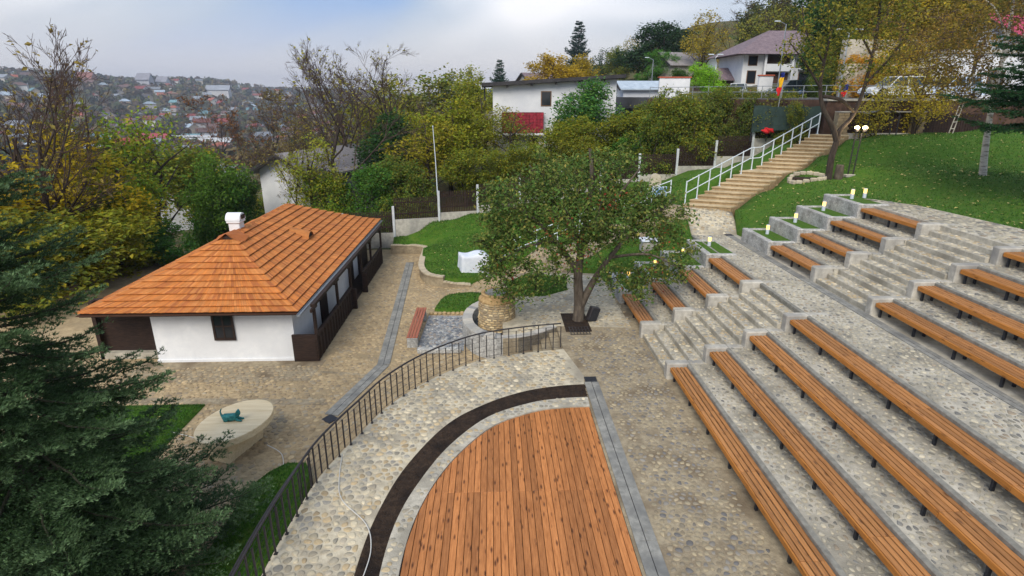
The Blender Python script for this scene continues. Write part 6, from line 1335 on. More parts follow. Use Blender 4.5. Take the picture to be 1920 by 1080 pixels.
def conifer(seed, H, rad, n_wh, per, tw_step, needle, dens, droop=.25, tipup=.18, bare=.06, nw=.006, spread=1.0, sag_sub=.15):
    """trunk, branch tubes and needle triangles of a layered conifer"""
    r = np.random.default_rng(seed); tr = [(np.array([(0, 0, 0), (.02, 0, H * .5), (0, .02, H)]), np.array([H * .016, H * .009, .01]), 9)]; br = []; A = []; B = []; OU = []
    for k in range(n_wh):
        t = bare + (1 - bare) * (k + r.uniform(-.3, .3)) / n_wh; z = H * max(.03, t); L0 = rad * (1 - t) ** .8 + .15
        for q in range(per):
            a = 2 * math.pi * (q + (k % 2) * .5) / per + r.uniform(-.25, .25); L_ = L0 * r.uniform(.72, 1.15); n = 8; s = np.linspace(0, 1, n); d = np.array([math.cos(a), math.sin(a)])
            z_j = z + r.uniform(-.45, .45) * H / n_wh; zz = z_j + L_ * (-droop * s + (droop * .35 + tipup) * s ** 2.6) * (1.0 if t < .75 else -.8) + (.25 * L_ * s if t > .6 else 0)
            P = np.stack([d[0] * L_ * s, d[1] * L_ * s, zz], 1) + r.normal(0, .012 * L_, (n, 3)) * s[:, None]; br.append((P, np.linspace(.012 * L_ + .006, .004, n), 4))
            A.append(P[:-1][2:]); B.append(P[1:][2:]); OU.append(np.linspace(.3, 1, n - 3))
            side = np.array([-d[1], d[0], 0]); m_ = max(3, int(L_ / tw_step))
            for j in range(m_):
                u = .14 + .86 * (j + r.random() * .6) / m_; x = u * (n - 1); i = min(n - 2, int(x)); c = P[i] + (P[i + 1] - P[i]) * (x - i); tl = (L_ * .36 * (1 - u) ** .7 + .1) * r.uniform(.7, 1.2) * spread; fw = P[i + 1] - P[i]; fw /= np.linalg.norm(fw)
                for sg in (-1, 1):
                    dr = side * sg * .78 + fw * .62 + np.array([0, 0, r.uniform(-.28, .05)]); dr /= np.linalg.norm(dr); e = c + dr * tl + np.array([0, 0, -sag_sub * tl * .5]); md = c + dr * tl * .5; A += [c[None], md[None]]; B += [md[None], e[None]]; OU += [np.array([u * .6]), np.array([min(1, u + .25)])]
                    for w_ in range(int(tl / (tw_step * 1.5))):
                        uu = r.uniform(.2, .95); c2 = c + dr * tl * uu
                        for s2 in (-1, 1):
                            d2 = dr * .7 + np.cross(dr, [0, 0, 1]) * s2 * .7; l2 = tl * .38 * (1.1 - uu) + .05; A.append(c2[None]); B.append((c2 + d2 * l2 + np.array([0, 0, -.05 * l2]))[None]); OU.append(np.array([u]))
    A = np.concatenate(A); B = np.concatenate(B); Ls = np.linalg.norm(B - A, axis=1); cnt_ = np.maximum(2, (Ls * dens).astype(int)); I = np.repeat(np.arange(len(A)), cnt_); n = len(I); t = r.random(n)[:, None]
    c = A[I] + (B[I] - A[I]) * t; ax = (B - A) / (Ls[:, None] + 1e-9); ax = ax[I]; rnd = r.normal(0, 1, (n, 3)); rnd[:, 2] = np.abs(rnd[:, 2]) * .8; pr = np.cross(ax, np.cross(rnd, ax)); pr /= np.linalg.norm(pr, axis=1, keepdims=True) + 1e-9
    dr = pr * .85 + ax * .6; ln_ = needle * r.uniform(.7, 1.2, (n, 1)); w_ = np.cross(dr, r.normal(0, 1, (n, 3))); w_ /= np.linalg.norm(w_, axis=1, keepdims=True) + 1e-9; V = np.stack([c - w_ * nw * .5, c + w_ * nw * .5, c + dr * ln_], 1)
    shade = np.clip(r.normal(.95, .16, n) + .12 * (pr[:, 2]), .5, 1.5); OU = np.concatenate(OU)[I]; ac = np.clip(r.normal(.02, .08, n) + .55 * OU ** 2.2 * (.35 + .65 * t[:, 0]), 0, 1)  # upward needles tinted lighter: light from above painted into the colour
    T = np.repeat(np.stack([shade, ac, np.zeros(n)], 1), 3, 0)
    return tr, br, (V.reshape(-1, 3), np.arange(3 * n), np.full(n, 3), T)
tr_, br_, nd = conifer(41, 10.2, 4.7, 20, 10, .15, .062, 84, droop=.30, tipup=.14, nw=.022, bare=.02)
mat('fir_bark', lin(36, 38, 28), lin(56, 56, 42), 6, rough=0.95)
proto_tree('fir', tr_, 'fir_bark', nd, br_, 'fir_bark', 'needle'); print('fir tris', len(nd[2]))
tr_, br_, nd = conifer(42, 10, 3.0, 30, 7, .3, .24, 24, droop=.22, tipup=.25, nw=.07, bare=.08)
proto_tree('spruce', tr_, 'bark_dark', nd, br_, 'bark_twig', 'needle')

# --- foreground firs
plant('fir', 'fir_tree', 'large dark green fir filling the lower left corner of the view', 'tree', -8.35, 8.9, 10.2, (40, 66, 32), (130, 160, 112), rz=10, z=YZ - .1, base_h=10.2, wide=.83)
tr_, br_, nd = conifer(43, 11.0, 4.9, 15, 8, .22, .11, 60, droop=.16, tipup=.12, nw=.03, bare=.31)
proto_tree('firR', tr_, 'bark_dark', nd, br_, 'bark_twig', 'needle')
plant('firR', 'fir_tree', 'dark green fir at the right edge in front of the white building', 'tree', 22.0, 22.3, 11.0, (28, 64, 34), (60, 100, 56), rz=80, z=4.3, base_h=11.0)
# --- leafy tree on the plaza
def unique_tree(name, label, loc, limbs, env, col, accent, bark, ntw, nl, ls, seed, **kw):
    t = thing(name, label, 'tree', loc); p_, t_, lm = crown_arrays(seed, limbs, env, ntw, nl, ls, **kw)
    off = np.array(loc)
    V, F = fast_tubes(p_); mesh_np('trunk', V + off, F, np.full(len(F), 4), MATS[bark], t, None, True)
    V, F = fast_tubes(t_); o = mesh_np('branches', V + off, F, np.full(len(F), 4), MATS['bark_dark' if bark != 'bark_birch' else 'bark_twig'], t, None, True); o['kind'] = 'stuff'
    o = mesh_np('crown', lm[0] + off, lm[1], lm[2], MATS['leaf'], t, lm[3]); o['kind'] = 'stuff'; o.color = (*lin(*col), 1); o['accent'] = [float(c) for c in lin(*accent)]
    return t
unique_tree('leafy_tree', 'broad leafy tree with dark green and reddish leaves on the paved plaza', (3.38, 21.45, 0),
    [([(0.00, 0.00, -0.10), (0.02, 0.00, 0.70), (-0.06, 0.06, 1.98), (0.11, 0.11, 3.43), (0.34, 0.22, 5.54), (0.22, 0.22, 6.73)], .25, .05),
     ([(0.06, 0.00, 0.55), (0.50, -0.06, 1.58), (1.12, -0.11, 2.64), (2.13, 0.00, 3.83), (3.36, 0.22, 4.62)], .17, .04), ([(-0.06, 0.06, 1.98), (-1.01, 0.00, 3.30), (-2.13, 0.11, 4.36), (-3.36, 0.22, 4.75)], .13, .03),
     ([(0.00, 0.06, 2.51), (-0.34, -0.90, 3.83), (-0.90, -1.79, 4.88)], .1, .03), ([(0.11, 0.11, 2.90), (0.90, 1.12, 4.36), (1.57, 2.13, 5.68)], .1, .03), ([(0.00, 0.11, 3.04), (-1.01, 1.01, 4.62), (-1.90, 1.79, 5.94)], .09, .03), ([(0.17, 0.11, 3.70), (1.23, -0.56, 5.15), (1.90, -0.90, 6.20)], .08, .02), ([(-1.01, 0.00, 3.30), (-2.24, -0.56, 3.17), (-3.36, -1.01, 2.64)], .07, .02), ([(1.12, -0.11, 2.64), (2.46, -0.67, 2.90), (3.47, -1.12, 2.51)], .07, .02)],
    [((0.00, 0.00, 5.41), (2.4, 2.0, 1.3)), ((-2.46, 0.22, 4.62), (1.7, 1.6, 1.15)), ((2.46, 0.11, 4.36), (1.8, 1.5, 1.05)), ((-3.25, -0.67, 3.17), (1.0, 1.0, .9)), ((3.58, -0.78, 2.64), (.95, .9, .75)), ((0.00, -1.57, 4.36), (1.9, 1.0, .9)), ((-1.01, 1.57, 5.68), (1.5, 1.2, .9)), ((1.34, 0.67, 6.20), (1.3, 1.2, .7)), ((-1.79, -1.12, 2.51), (.7, .6, .7)), ((1.68, -1.01, 2.24), (.6, .5, .6)), ((0, 0, 4.0), (2.6, 1.8, 1.2)), ((-2.7, -.8, 2.3), (1.2, 1.0, 1.0)), ((2.7, -.6, 2.2), (1.3, 1.0, .85)), ((-1.3, -1.2, 2.5), (1.0, .8, 1.0)), ((-2.4, -1.0, 1.6), (1.0, .7, .7)), ((-3.2, -.6, 2.9), (.9, .9, .9)), ((2.4, -1.0, 1.7), (.9, .7, .6)), ((.9, -1.3, 2.2), (.8, .6, .7)), ((-.3, -1.3, 3.2), (1.2, .8, .8)), ((-2.9, -.2, 4.2), (1.3, 1.3, 1.2)), ((3.0, 0, 3.9), (1.5, 1.2, .9))],
    (86, 117, 53), (164, 153, 78), 'bark_grey', 760, 34, .135, 51, spread=.15, shell=.25, acc=.12, bright=(.55, 1.35), twig_r=.02, aspect=.6)
# reddish leaf sprinkle on the same tree is a separate crown part
lt = bpy.data.objects['leafy_tree']; r = np.random.default_rng(52); C = np.concatenate([r.normal(0, 1, (45, 3)) * np.array([.4, .3, .35]) + np.array(c) for c in ((.6, -1.7, 5.0), (-1.2, -1.8, 4.2), (-2.8, -.9, 2.5), (2.3, -1.0, 2.2), (3.0, -.5, 3.6), (-.4, -1.6, 3.4))]) + np.array((3.38, 21.45, 0))
lm = leaf_mesh(C, .11, r, acc=.3); o = mesh_np('red_leaves', *lm[:3], MATS['leaf'], lt, lm[3]); o.color = (*lin(132, 52, 38), 1); o['accent'] = list(map(float, lin(170, 90, 50)))
# --- forked tree on the right lawn
zf = ZR(18.3, 31.0)
unique_tree('forked_tree', 'dark forked tree with sparse yellowing leaves beside the stairs', (18.3, 31.0, zf - .1),
    [([(0, 0, 0), (-.05, 0, 1.2), (.1, 0, 2.2), (.15, .0, 2.7), (.75, .1, 3.4), (1.1, .1, 4.8), (1.3, .2, 7.2), (1.2, .3, 9.6)], .19, .05), ([(.1, 0, 2.1), (-.3, 0, 2.9), (-.95, 0, 3.8), (-1.25, .1, 5.0), (-1.2, .1, 6.6), (-1.0, .2, 8.0)], .17, .04),
     ([(-1.15, .05, 4.7), (-2.2, -.2, 5.8), (-3.4, -.3, 7.0)], .08, .02), ([(-1.05, 0, 4.4), (-.2, -.3, 4.2), (.8, .1, 3.6)], .1, .08), ([(1.1, .1, 5.0), (2.2, .0, 6.4), (2.8, 0, 7.6)], .08, .02), ([(-1.2, .1, 6.0), (-2.3, .2, 7.4), (-2.8, .2, 8.8)], .06, .02), ([(1.25, .2, 6.4), (.3, .3, 7.8), (.0, .3, 9.0)], .06, .02)],
    [((-1.4, 0, 7.8), (2.4, 1.6, 1.5)), ((1.4, .1, 8.4), (2.2, 1.6, 1.8)), ((-2.8, -.2, 6.6), (1.2, 1.0, 1.0)), ((2.2, 0, 6.6), (1.2, 1, 1.1)), ((.2, .2, 9.6), (2.2, 1.6, 1.2)), ((.2, 0, 5.6), (2.2, 1.2, 1.0))],
    (96, 112, 46), (176, 156, 52), 'bark_dark', 380, 13, .17, 53, spread=.16, shell=.3, acc=.3, twig_r=.018)
# --- birches
for (x_, y_, ln_, sd, lb) in ((23.6, 27.2, (-.5, .6), 61, 'white-trunked birch leaning left on the right lawn with hanging olive leaves'), (23.4, 24.4, (.5, .4), 62, 'pale birch trunk at the right edge of the lawn')):
    z_ = ZR(x_, y_) - .1
    unique_tree('birch_tree', lb, (x_, y_, z_), [([(0, 0, 0), (ln_[0] * .35, .1, 1.6), (ln_[0] * .2 - .1, .3, 3.6), (ln_[0] * .2, .5, 6.5), (ln_[0] + .3, .7, 9.5)], .17, .04), ([(ln_[0] * .2 - .1, .3, 3.8), (-1.0, .2, 5.2), (-2.0, .2, 6.2)], .06, .02), ([(ln_[0] * .2, .4, 5.2), (.9, .6, 6.6), (1.8, .6, 7.4)], .06, .02), ([(ln_[0] * .2, .5, 6.2), (-.8, .9, 7.6), (-2.2, 1.1, 8.2)], .05, .015)],
        [((-1.8, .6, 7.2), (1.9, 1.6, 1.6)), ((.8, .6, 7.6), (1.7, 1.5, 1.6)), ((-2.6, .6, 5.4), (1.1, 1.1, 1.3)), ((-.4, .8, 9.4), (2.0, 1.6, 1.2)), ((-3.4, .9, 5.6), (1.6, 1.3, 2.0)), ((-4.4, 1.2, 6.6), (1.6, 1.3, 1.6)), ((-1.2, .9, 4.2), (.9, .8, 1.3)), ((-2.6, .8, 4.8), (1.2, 1.0, 1.2))], (116, 106, 52), (160, 126, 54), 'bark_birch', 420, 15, .12, sd, spread=.2, droop=.35, acc=.35, shell=.3)
# --- bare plant growing in the well
b_, t_, tips = bare_paths(71, 1.9, .018, levels=2, first=.1, nch=(7, 5), ang=(30, 30), up=.3); r = np.random.default_rng(3); wp = thing('well_plant', 'thin bare plant growing out of the well planter', 'plant', (.3, 22.05, .95))
V, F = fast_tubes([(P + np.array((.3, 22.05, .93)), np.maximum(Rd, .007), k) for P, Rd, k in b_ + t_]); mesh_np('stems', V, F, np.full(len(F), 4), MATS['bark_dark'], wp)
lm = leaf_mesh(tips[r.integers(0, len(tips), 40)] + np.array((.3, 22.05, .93)) + r.normal(0, .03, (40, 3)), .09, r); o = mesh_np('leaves', *lm[:3], MATS['leaf'], wp, lm[3]); o.color = (*lin(90, 84, 44), 1); o['accent'] = list(map(float, lin(120, 60, 40)))
# --- background trees (x, y, height, prototype, leaf colour, accent, label ...)
TREES = [
    ('bareB', -23.6, 30.0, 12.5, 0.95, 318, (140, 127, 62), (170, 148, 72), 'bare_tree', 'tall dark bare tree cut by the left edge of the view', 'trees in the valley on the left'),
    ('bareA', -24.2, 33.0, 11.0, 1.08, 130, (140, 127, 62), (170, 148, 72), 'bare_tree', 'lower bare tree beside the tall one at the left edge', 'trees in the valley on the left'),
    ('sparseA', -26.7, 40.0, 12.0, 0.98, 183, (112, 127, 45), (170, 153, 36), 'tree', 'olive half bare tree left of the green-yellow pair', 'trees in the valley on the left'),
    ('sparseA', -24.1, 31.0, 9.9, 1.44, 353, (184, 164, 30), (200, 168, 33), 'tree', 'golden yellow tree at the left edge above the fir', 'trees in the valley on the left'),
    ('sparseA', -23.5, 33.0, 8.6, 1.46, 333, (163, 156, 35), (170, 153, 36), 'tree', 'yellow tree behind the fir tip on the left', 'trees in the valley on the left'),
    ('sparseA', -26.6, 42.0, 11.5, 0.98, 271, (121, 159, 50), (170, 153, 36), 'tree', 'airy yellow-green tree with dark limbs, left one of a pair', 'trees in the valley on the left'),
    ('sparseB', -25.3, 44.0, 11.7, 0.91, 14, (135, 167, 50), (170, 153, 36), 'tree', 'airy yellow-green tree with dark limbs, right one of a pair', 'trees in the valley on the left'),
    ('leafyA', -19.1, 41.0, 7.9, 0.85, 238, (84, 122, 42), (118, 148, 48), 'tree', 'green tree behind the left slope of the shingle roof', 'trees in the valley on the left'),
    ('bushA', -22.6, 33.0, 6.7, 1.22, 127, (112, 146, 42), (170, 153, 36), 'shrub', 'olive yellow shrub left of the shingled house', 'trees in the valley on the left'),
    ('bushB', -19.7, 34.0, 3.9, 1.46, 332, (67, 117, 45), (82, 114, 40), 'shrub', 'green shrub against the left end of the shingled house', 'trees in the valley on the left'),
    ('bushA', -22.5, 31.0, 5.7, 1.71, 26, (138, 148, 40), (170, 153, 36), 'shrub', 'yellow-green shrub beside the fir on the left', 'trees in the valley on the left'),
    ('bushB', -22.1, 28.0, 6.2, 1.71, 80, (112, 127, 45), (170, 153, 36), 'shrub', 'olive shrub behind the fir at the left edge', 'trees in the valley on the left'),
    ('bushA', -20.0, 41.0, 6.3, 0.85, 57, (67, 117, 45), (118, 148, 48), 'shrub', 'dense green shrub left of the white chimney', 'trees in the valley on the left'),
    ('bushB', -18.5, 42.0, 6.3, 0.67, 190, (51, 85, 42), (82, 114, 40), 'shrub', 'dark green shrub behind the white chimney', 'trees in the valley on the left'),
    ('twiggy', -26.9, 62.0, 12.6, 1.03, 240, (128, 87, 55), (159, 111, 60), 'tree', 'reddish brown twiggy tree left of the white gabled house', 'trees in the valley on the left'),
    ('twiggy', -25.5, 66.0, 13.3, 1.07, 126, (121, 93, 62), (148, 124, 60), 'tree', 'brown twiggy tree behind the gable of the white house', 'trees in the valley on the left'),
    ('twiggy', -19.8, 60.0, 12.4, 1.05, 194, (112, 101, 67), (159, 148, 60), 'tree', 'grey brown twiggy tree above the white gabled house', 'trees in the valley on the left'),
    ('bushA', -26.7, 56.0, 10.3, 1.38, 278, (105, 130, 50), (170, 153, 36), 'shrub', 'yellow-green shrub in the dip left of the white gabled house', 'trees in the valley on the left'),
    ('bushB', -39.0, 62.0, 11.7, 1.32, 52, (128, 138, 50), (170, 153, 36), 'shrub', 'ochre shrub in the dip behind the airy pair', 'trees in the valley on the left'),
    ('bareA', -12.9, 46.0, 11.6, 1.13, 293, (159, 156, 70), (170, 161, 72), 'bare_tree', 'big bare tree with a dark trunk right behind the shingle roof', 'garden trees and shrubs behind the fence'),
    ('bareB', -11.5, 51.0, 13.0, 1.01, 127, (159, 156, 70), (170, 161, 72), 'bare_tree', 'tall bare tree, left of the two tallest behind the roof', 'garden trees and shrubs behind the fence'),
    ('bareA', -8.6, 54.0, 11.8, 1.21, 6, (159, 156, 70), (170, 161, 72), 'bare_tree', 'tall bare tree, right of the two tallest behind the roof', 'garden trees and shrubs behind the fence'),
    ('twiggy', -15.7, 58.0, 13.6, 0.87, 110, (107, 106, 75), (159, 148, 60), 'tree', 'grey twiggy tree behind the big bare trunk', 'garden trees and shrubs behind the fence'),
    ('bushA', -11.7, 43.0, 4.9, 1.10, 208, (98, 138, 42), (170, 153, 36), 'shrub', 'yellow-green shrub directly behind the roof ridge', 'garden trees and shrubs behind the fence'),
    ('bushB', -9.1, 43.0, 5.1, 1.22, 143, (67, 117, 45), (118, 148, 48), 'shrub', 'green shrub behind the far end of the roof', 'garden trees and shrubs behind the fence'),
    ('leafyB', -8.9, 50.0, 8.3, 1.34, 93, (51, 85, 42), (66, 109, 43), 'tree', 'dark green tree below the tall bare trees', 'garden trees and shrubs behind the fence'),
    ('bushA', -5.9, 42.5, 5.4, 1.10, 199, (88, 119, 45), (148, 136, 43), 'shrub', 'green shrub behind the pale pole', 'garden trees and shrubs behind the fence'),
    ('sparseA', -11.2, 55.0, 10.4, 1.37, 81, (140, 148, 50), (170, 153, 36), 'tree', 'half bare yellowish tree under the tall bare trees', 'garden trees and shrubs behind the fence'),
    ('leafyA', -3.5, 49.0, 7.9, 1.34, 36, (128, 143, 40), (170, 153, 36), 'tree', 'yellow-green tree left of the flat-roofed house', 'garden trees and shrubs behind the fence'),
    ('sparseA', -1.0, 54.0, 7.3, 1.46, 71, (135, 143, 42), (170, 153, 36), 'tree', 'loose yellow tree touching the left end of the flat-roofed house', 'garden trees and shrubs behind the fence'),
    ('sparseA', -5.0, 46.0, 7.5, 1.34, 316, (149, 143, 42), (170, 153, 36), 'tree', 'loose yellow tree just right of the pale pole', 'garden trees and shrubs behind the fence'),
    ('leafyB', -2.1, 44.0, 4.7, 1.34, 316, (107, 130, 42), (170, 153, 36), 'tree', 'olive yellow tree behind the second fence panel', 'garden trees and shrubs behind the fence'),
    ('sparseB', 1.7, 51.0, 5.8, 1.46, 227, (112, 133, 55), (170, 153, 36), 'tree', 'thin half bare shrub tree in front of the red tiled band', 'garden trees and shrubs behind the fence'),
    ('bushB', 0.5, 45.5, 4.0, 1.22, 64, (112, 133, 45), (170, 153, 36), 'shrub', 'olive shrub below the red tiled band', 'garden trees and shrubs behind the fence'),
    ('leafyB', 7.8, 51.0, 7.2, 1.52, 67, (67, 122, 60), (118, 148, 48), 'tree', 'fresh green tree in front of the flat-roofed house', 'garden trees and shrubs behind the fence'),
    ('bushA', 5.5, 48.0, 5.4, 1.34, 0, (114, 133, 42), (170, 153, 36), 'shrub', 'olive yellow shrub at the foot of the fresh green tree', 'garden trees and shrubs behind the fence'),
    ('bushA', 9.8, 48.0, 4.7, 1.46, 2, (107, 127, 42), (170, 153, 36), 'shrub', 'olive shrub right of the fresh green tree', 'garden trees and shrubs behind the fence'),
    ('bushB', 12.8, 49.0, 3.6, 1.46, 107, (93, 119, 42), (159, 146, 43), 'shrub', 'olive green shrub right of the flat-roofed house', 'garden trees and shrubs behind the fence'),
    ('bushA', 15.4, 49.0, 3.5, 1.34, 110, (100, 122, 45), (170, 153, 36), 'shrub', 'tall olive shrub left of the lime bush', 'garden trees and shrubs behind the fence'),
    ('bushB', 17.6, 48.0, 3.8, 1.22, 84, (91, 114, 45), (148, 136, 48), 'shrub', 'tall olive shrub below the twin-arm lamp', 'garden trees and shrubs behind the fence'),
    ('bushA', 18.6, 45.0, 4.1, 1.22, 85, (77, 101, 42), (136, 124, 48), 'shrub', 'dark olive shrub left of the green tarpaulin', 'garden trees and shrubs behind the fence'),
    ('bushB', 10.2, 44.0, 3.5, 1.34, 148, (67, 117, 45), (118, 148, 48), 'shrub', 'green shrub behind the fence right of the leafy tree', 'garden trees and shrubs behind the fence'),
    ('bushA', 12.9, 44.5, 4.0, 1.22, 160, (51, 85, 42), (66, 109, 43), 'shrub', 'dark green shrub behind the stone stele', 'garden trees and shrubs behind the fence'),
    ('bushB', 15.4, 44.0, 3.4, 1.22, 101, (60, 98, 42), (82, 114, 40), 'shrub', 'dark green shrub behind the fence below the stairs', 'garden trees and shrubs behind the fence'),
    ('bushA', 3.3, 44.5, 4.2, 1.22, 276, (102, 125, 45), (170, 153, 36), 'shrub', 'olive shrub behind the top of the leafy tree', 'garden trees and shrubs behind the fence'),
    ('bushB', 7.0, 45.0, 4.4, 1.34, 347, (112, 127, 42), (170, 153, 36), 'shrub', 'yellow olive shrub behind the leafy tree crown', 'garden trees and shrubs behind the fence'),
    ('twiggy', 19.9, 43.0, 3.9, 0.85, 320, (128, 133, 55), (170, 153, 36), 'shrub', 'twiggy shrub in front of the green tarpaulin', 'garden trees and shrubs behind the fence'),
    ('sparseB', 17.4, 42.5, 2.9, 1.22, 104, (98, 111, 50), (170, 153, 36), 'shrub', 'thin dark shrub left of the stair handrail', 'garden trees and shrubs behind the fence'),
    ('leafyA', -15.5, 95.0, 22.5, 1.20, 93, (126, 138, 50), (170, 153, 36), 'tree', 'distant yellow-green tree left of the flat-roofed house', 'trees on the hillside behind'),
    ('leafyB', -9.7, 105.0, 20.8, 1.28, 353, (107, 125, 57), (170, 153, 36), 'tree', 'distant olive tree on the skyline left of the small spruce', 'trees on the hillside behind'),
    ('leafyA', -3.2, 100.0, 13.9, 1.02, 100, (131, 148, 47), (170, 153, 36), 'tree', 'yellow-green tree beside the small spruce', 'trees on the hillside behind'),
    ('spruce', 1.6, 120.0, 11.3, 1.05, 196, (44, 71, 57), (68, 99, 76), 'spruce_tree', 'small dark spruce above the left end of the flat roof', 'trees on the hillside behind'),
    ('leafyB', 9.4, 92.0, 9.8, 1.58, 152, (175, 148, 42), (200, 168, 33), 'tree', 'golden tree behind the flat roof', 'trees on the hillside behind'),
    ('leafyA', 13.2, 96.0, 9.6, 1.22, 11, (163, 146, 45), (200, 168, 33), 'tree', 'golden tree at the foot of the tall spruce', 'trees on the hillside behind'),
    ('spruce', 18.3, 130.0, 17.7, 0.98, 184, (39, 61, 57), (63, 89, 79), 'spruce_tree', 'tall dark spruce rising alone on the skyline', 'trees on the hillside behind'),
    ('sparseA', 22.6, 125.0, 10.1, 0.94, 212, (60, 85, 62), (82, 114, 40), 'tree', 'thin dark tree right of the tall spruce', 'trees on the hillside behind'),
    ('leafyA', 24.8, 120.0, 7.7, 1.34, 84, (100, 127, 57), (170, 153, 36), 'tree', 'green tree left of the golden skyline tree', 'trees on the hillside behind'),
    ('sparseA', 28.1, 118.0, 8.5, 1.34, 74, (149, 146, 47), (200, 168, 33), 'tree', 'golden sparse tree left of the dark round tree', 'trees on the hillside behind'),
    ('bushA', 30.1, 108.0, 10.1, 1.77, 135, (44, 71, 45), (63, 91, 50), 'tree', 'big dark round tree on the skyline', 'trees on the hillside behind'),
    ('bushB', 27.8, 100.0, 5.5, 1.34, 33, (72, 133, 50), (118, 148, 48), 'tree', 'lighter green tree in front of the dark round tree', 'trees on the hillside behind'),
    ('sparseA', 34.2, 98.0, 11.4, 1.15, 169, (159, 148, 60), (200, 168, 33), 'tree', 'sparse golden tree left of the bare hillside tree', 'trees on the hillside behind'),
    ('bareA', 41.1, 102.0, 11.6, 1.23, 154, (117, 111, 62), (170, 153, 36), 'bare_tree', 'bare tree on the hillside above the villa', 'trees on the hillside behind'),
    ('leafyA', 44.8, 100.0, 13.6, 1.04, 308, (67, 85, 55), (125, 124, 52), 'tree', 'tall dull green tree above the villa roof', 'trees on the hillside behind'),
    ('leafyB', 47.6, 92.0, 10.0, 1.42, 300, (81, 101, 42), (170, 153, 36), 'tree', 'olive tree behind the villa roof', 'trees on the hillside behind'),
    ('leafyA', 33.9, 60.0, 12.9, 1.01, 1, (51, 79, 42), (82, 114, 40), 'tree', 'dark green tree behind the forked tree crown', 'trees on the hillside behind'),
    ('leafyB', 34.5, 56.0, 12.3, 1.15, 305, (63, 87, 45), (109, 119, 43), 'tree', 'dark olive tree right of the forked tree crown', 'trees on the hillside behind'),
    ('leafyA', 36.4, 54.0, 11.9, 1.30, 347, (135, 130, 55), (200, 168, 33), 'tree', 'brownish birch-like tree above the slope wall', 'trees on the hillside behind'),
    ('leafyB', 41.1, 56.0, 11.3, 1.26, 173, (98, 106, 50), (148, 128, 48), 'tree', 'olive brown tree left of the magenta roof', 'trees on the hillside behind'),
    ('leafyA', 58.7, 75.0, 13.6, 1.04, 33, (53, 79, 45), (82, 114, 40), 'tree', 'dark tree behind the magenta roof', 'trees on the hillside behind'),
    ('bushA', 29.9, 47.0, 4.1, 1.46, 158, (198, 148, 42), (216, 161, 48), 'shrub', 'orange weeping shrub on the slope above the white car', 'trees on the hillside behind'),
    ('bushB', 33.5, 49.0, 4.6, 1.34, 181, (175, 146, 55), (193, 161, 60), 'shrub', 'ochre shrub beside the orange weeping shrub', 'trees on the hillside behind'),
    ('sparseA', 31.8, 44.0, 3.1, 1.22, 156, (161, 151, 50), (200, 168, 33), 'tree', 'yellowing tree at the right end of the parked cars', 'trees on the hillside behind'),
    ('bushA', 21.1, 58.0, 4.1, 1.10, 246, (140, 199, 50), (170, 198, 60), 'shrub', 'bright lime green bush between the lamp and the white wall', 'trees on the hillside behind'),
    ('bushB', 34.9, 62.0, 4.6, 1.34, 356, (70, 93, 47), (109, 119, 43), 'shrub', 'dark shrub behind the parked silver saloon', 'trees on the hillside behind'),
    ('bushA', 23.6, 75.0, 3.0, 1.34, 161, (70, 101, 45), (82, 114, 40), 'shrub', 'dark green shrub above the pale shed', 'trees on the hillside behind'),
    ('bushB', 34.3, 60.0, 4.4, 1.22, 94, (102, 111, 50), (159, 136, 48), 'shrub', 'olive shrub in front of the villa wall', 'trees on the hillside behind'),
    ('bushA', 14.2, 42.2, 6.2, 0.92, 246, (98, 122, 47), (170, 153, 36), 'shrub', 'olive shrub hiding the left end of the road wall', 'garden trees and shrubs behind the fence'),
    ('bushB', 16.4, 43.0, 5.4, 0.85, 241, (86, 111, 45), (148, 138, 48), 'shrub', 'dense olive shrub in front of the road wall', 'garden trees and shrubs behind the fence'),
    ('bushA', 18.0, 41.8, 5.0, 0.85, 90, (77, 103, 45), (136, 128, 48), 'shrub', 'dark olive shrub between the road wall and the handrail', 'garden trees and shrubs behind the fence'),
    ('sparseB', 19.1, 40.6, 4.7, 0.98, 29, (105, 122, 50), (170, 153, 36), 'shrub', 'thin yellowish shrub beside the red cloth', 'garden trees and shrubs behind the fence'),
    ('bushB', 11.5, 42.5, 5.2, 0.98, 131, (93, 122, 47), (159, 146, 43), 'shrub', 'green olive shrub behind the fence post right of the leafy tree', 'garden trees and shrubs behind the fence'),
    ('sparseA', 28.8, 43.0, 6.8, 1.22, 11, (175, 159, 55), (200, 168, 33), 'tree', 'yellow ochre tree hanging over the white saloon', 'trees on the hillside behind'),
    ('bushB', 20.4, 42.2, 4.5, 0.98, 183, (93, 114, 47), (170, 153, 36), 'shrub', 'olive shrub under the drooping tricolour flag', 'garden trees and shrubs behind the fence'),
    ('bushA', 20.8, 46.0, 2.9, 0.98, 206, (107, 122, 50), (170, 153, 36), 'shrub', 'yellow olive shrub below the dark estate car', 'garden trees and shrubs behind the fence'),
    ('bushB', 20.3, 50.0, 2.7, 1.10, 9, (98, 119, 50), (170, 153, 36), 'shrub', 'olive shrub at the bend of the road edge', 'garden trees and shrubs behind the fence'),
    ('leafyB', 30.2, 52.0, 7.0, 0.98, 281, (98, 117, 50), (170, 153, 36), 'tree', 'olive tree rising behind the right fork of the forked tree', 'trees on the hillside behind'),
    ('bushB', 27.6, 50.0, 3.5, 0.85, 214, (81, 106, 50), (109, 119, 43), 'shrub', 'green shrub between the forked tree limbs', 'trees on the hillside behind'),
    ('leafyB', 31.8, 58.0, 9.8, 0.97, 187, (67, 103, 50), (82, 114, 40), 'tree', 'dark green tree between the villa and the forked tree', 'trees on the hillside behind'),
    ('bareB', 42.3, 86.0, 10.7, 1.11, 192, (140, 146, 75), (170, 153, 36), 'bare_tree', 'bare tree rising behind the villa ridge', 'trees on the hillside behind'),
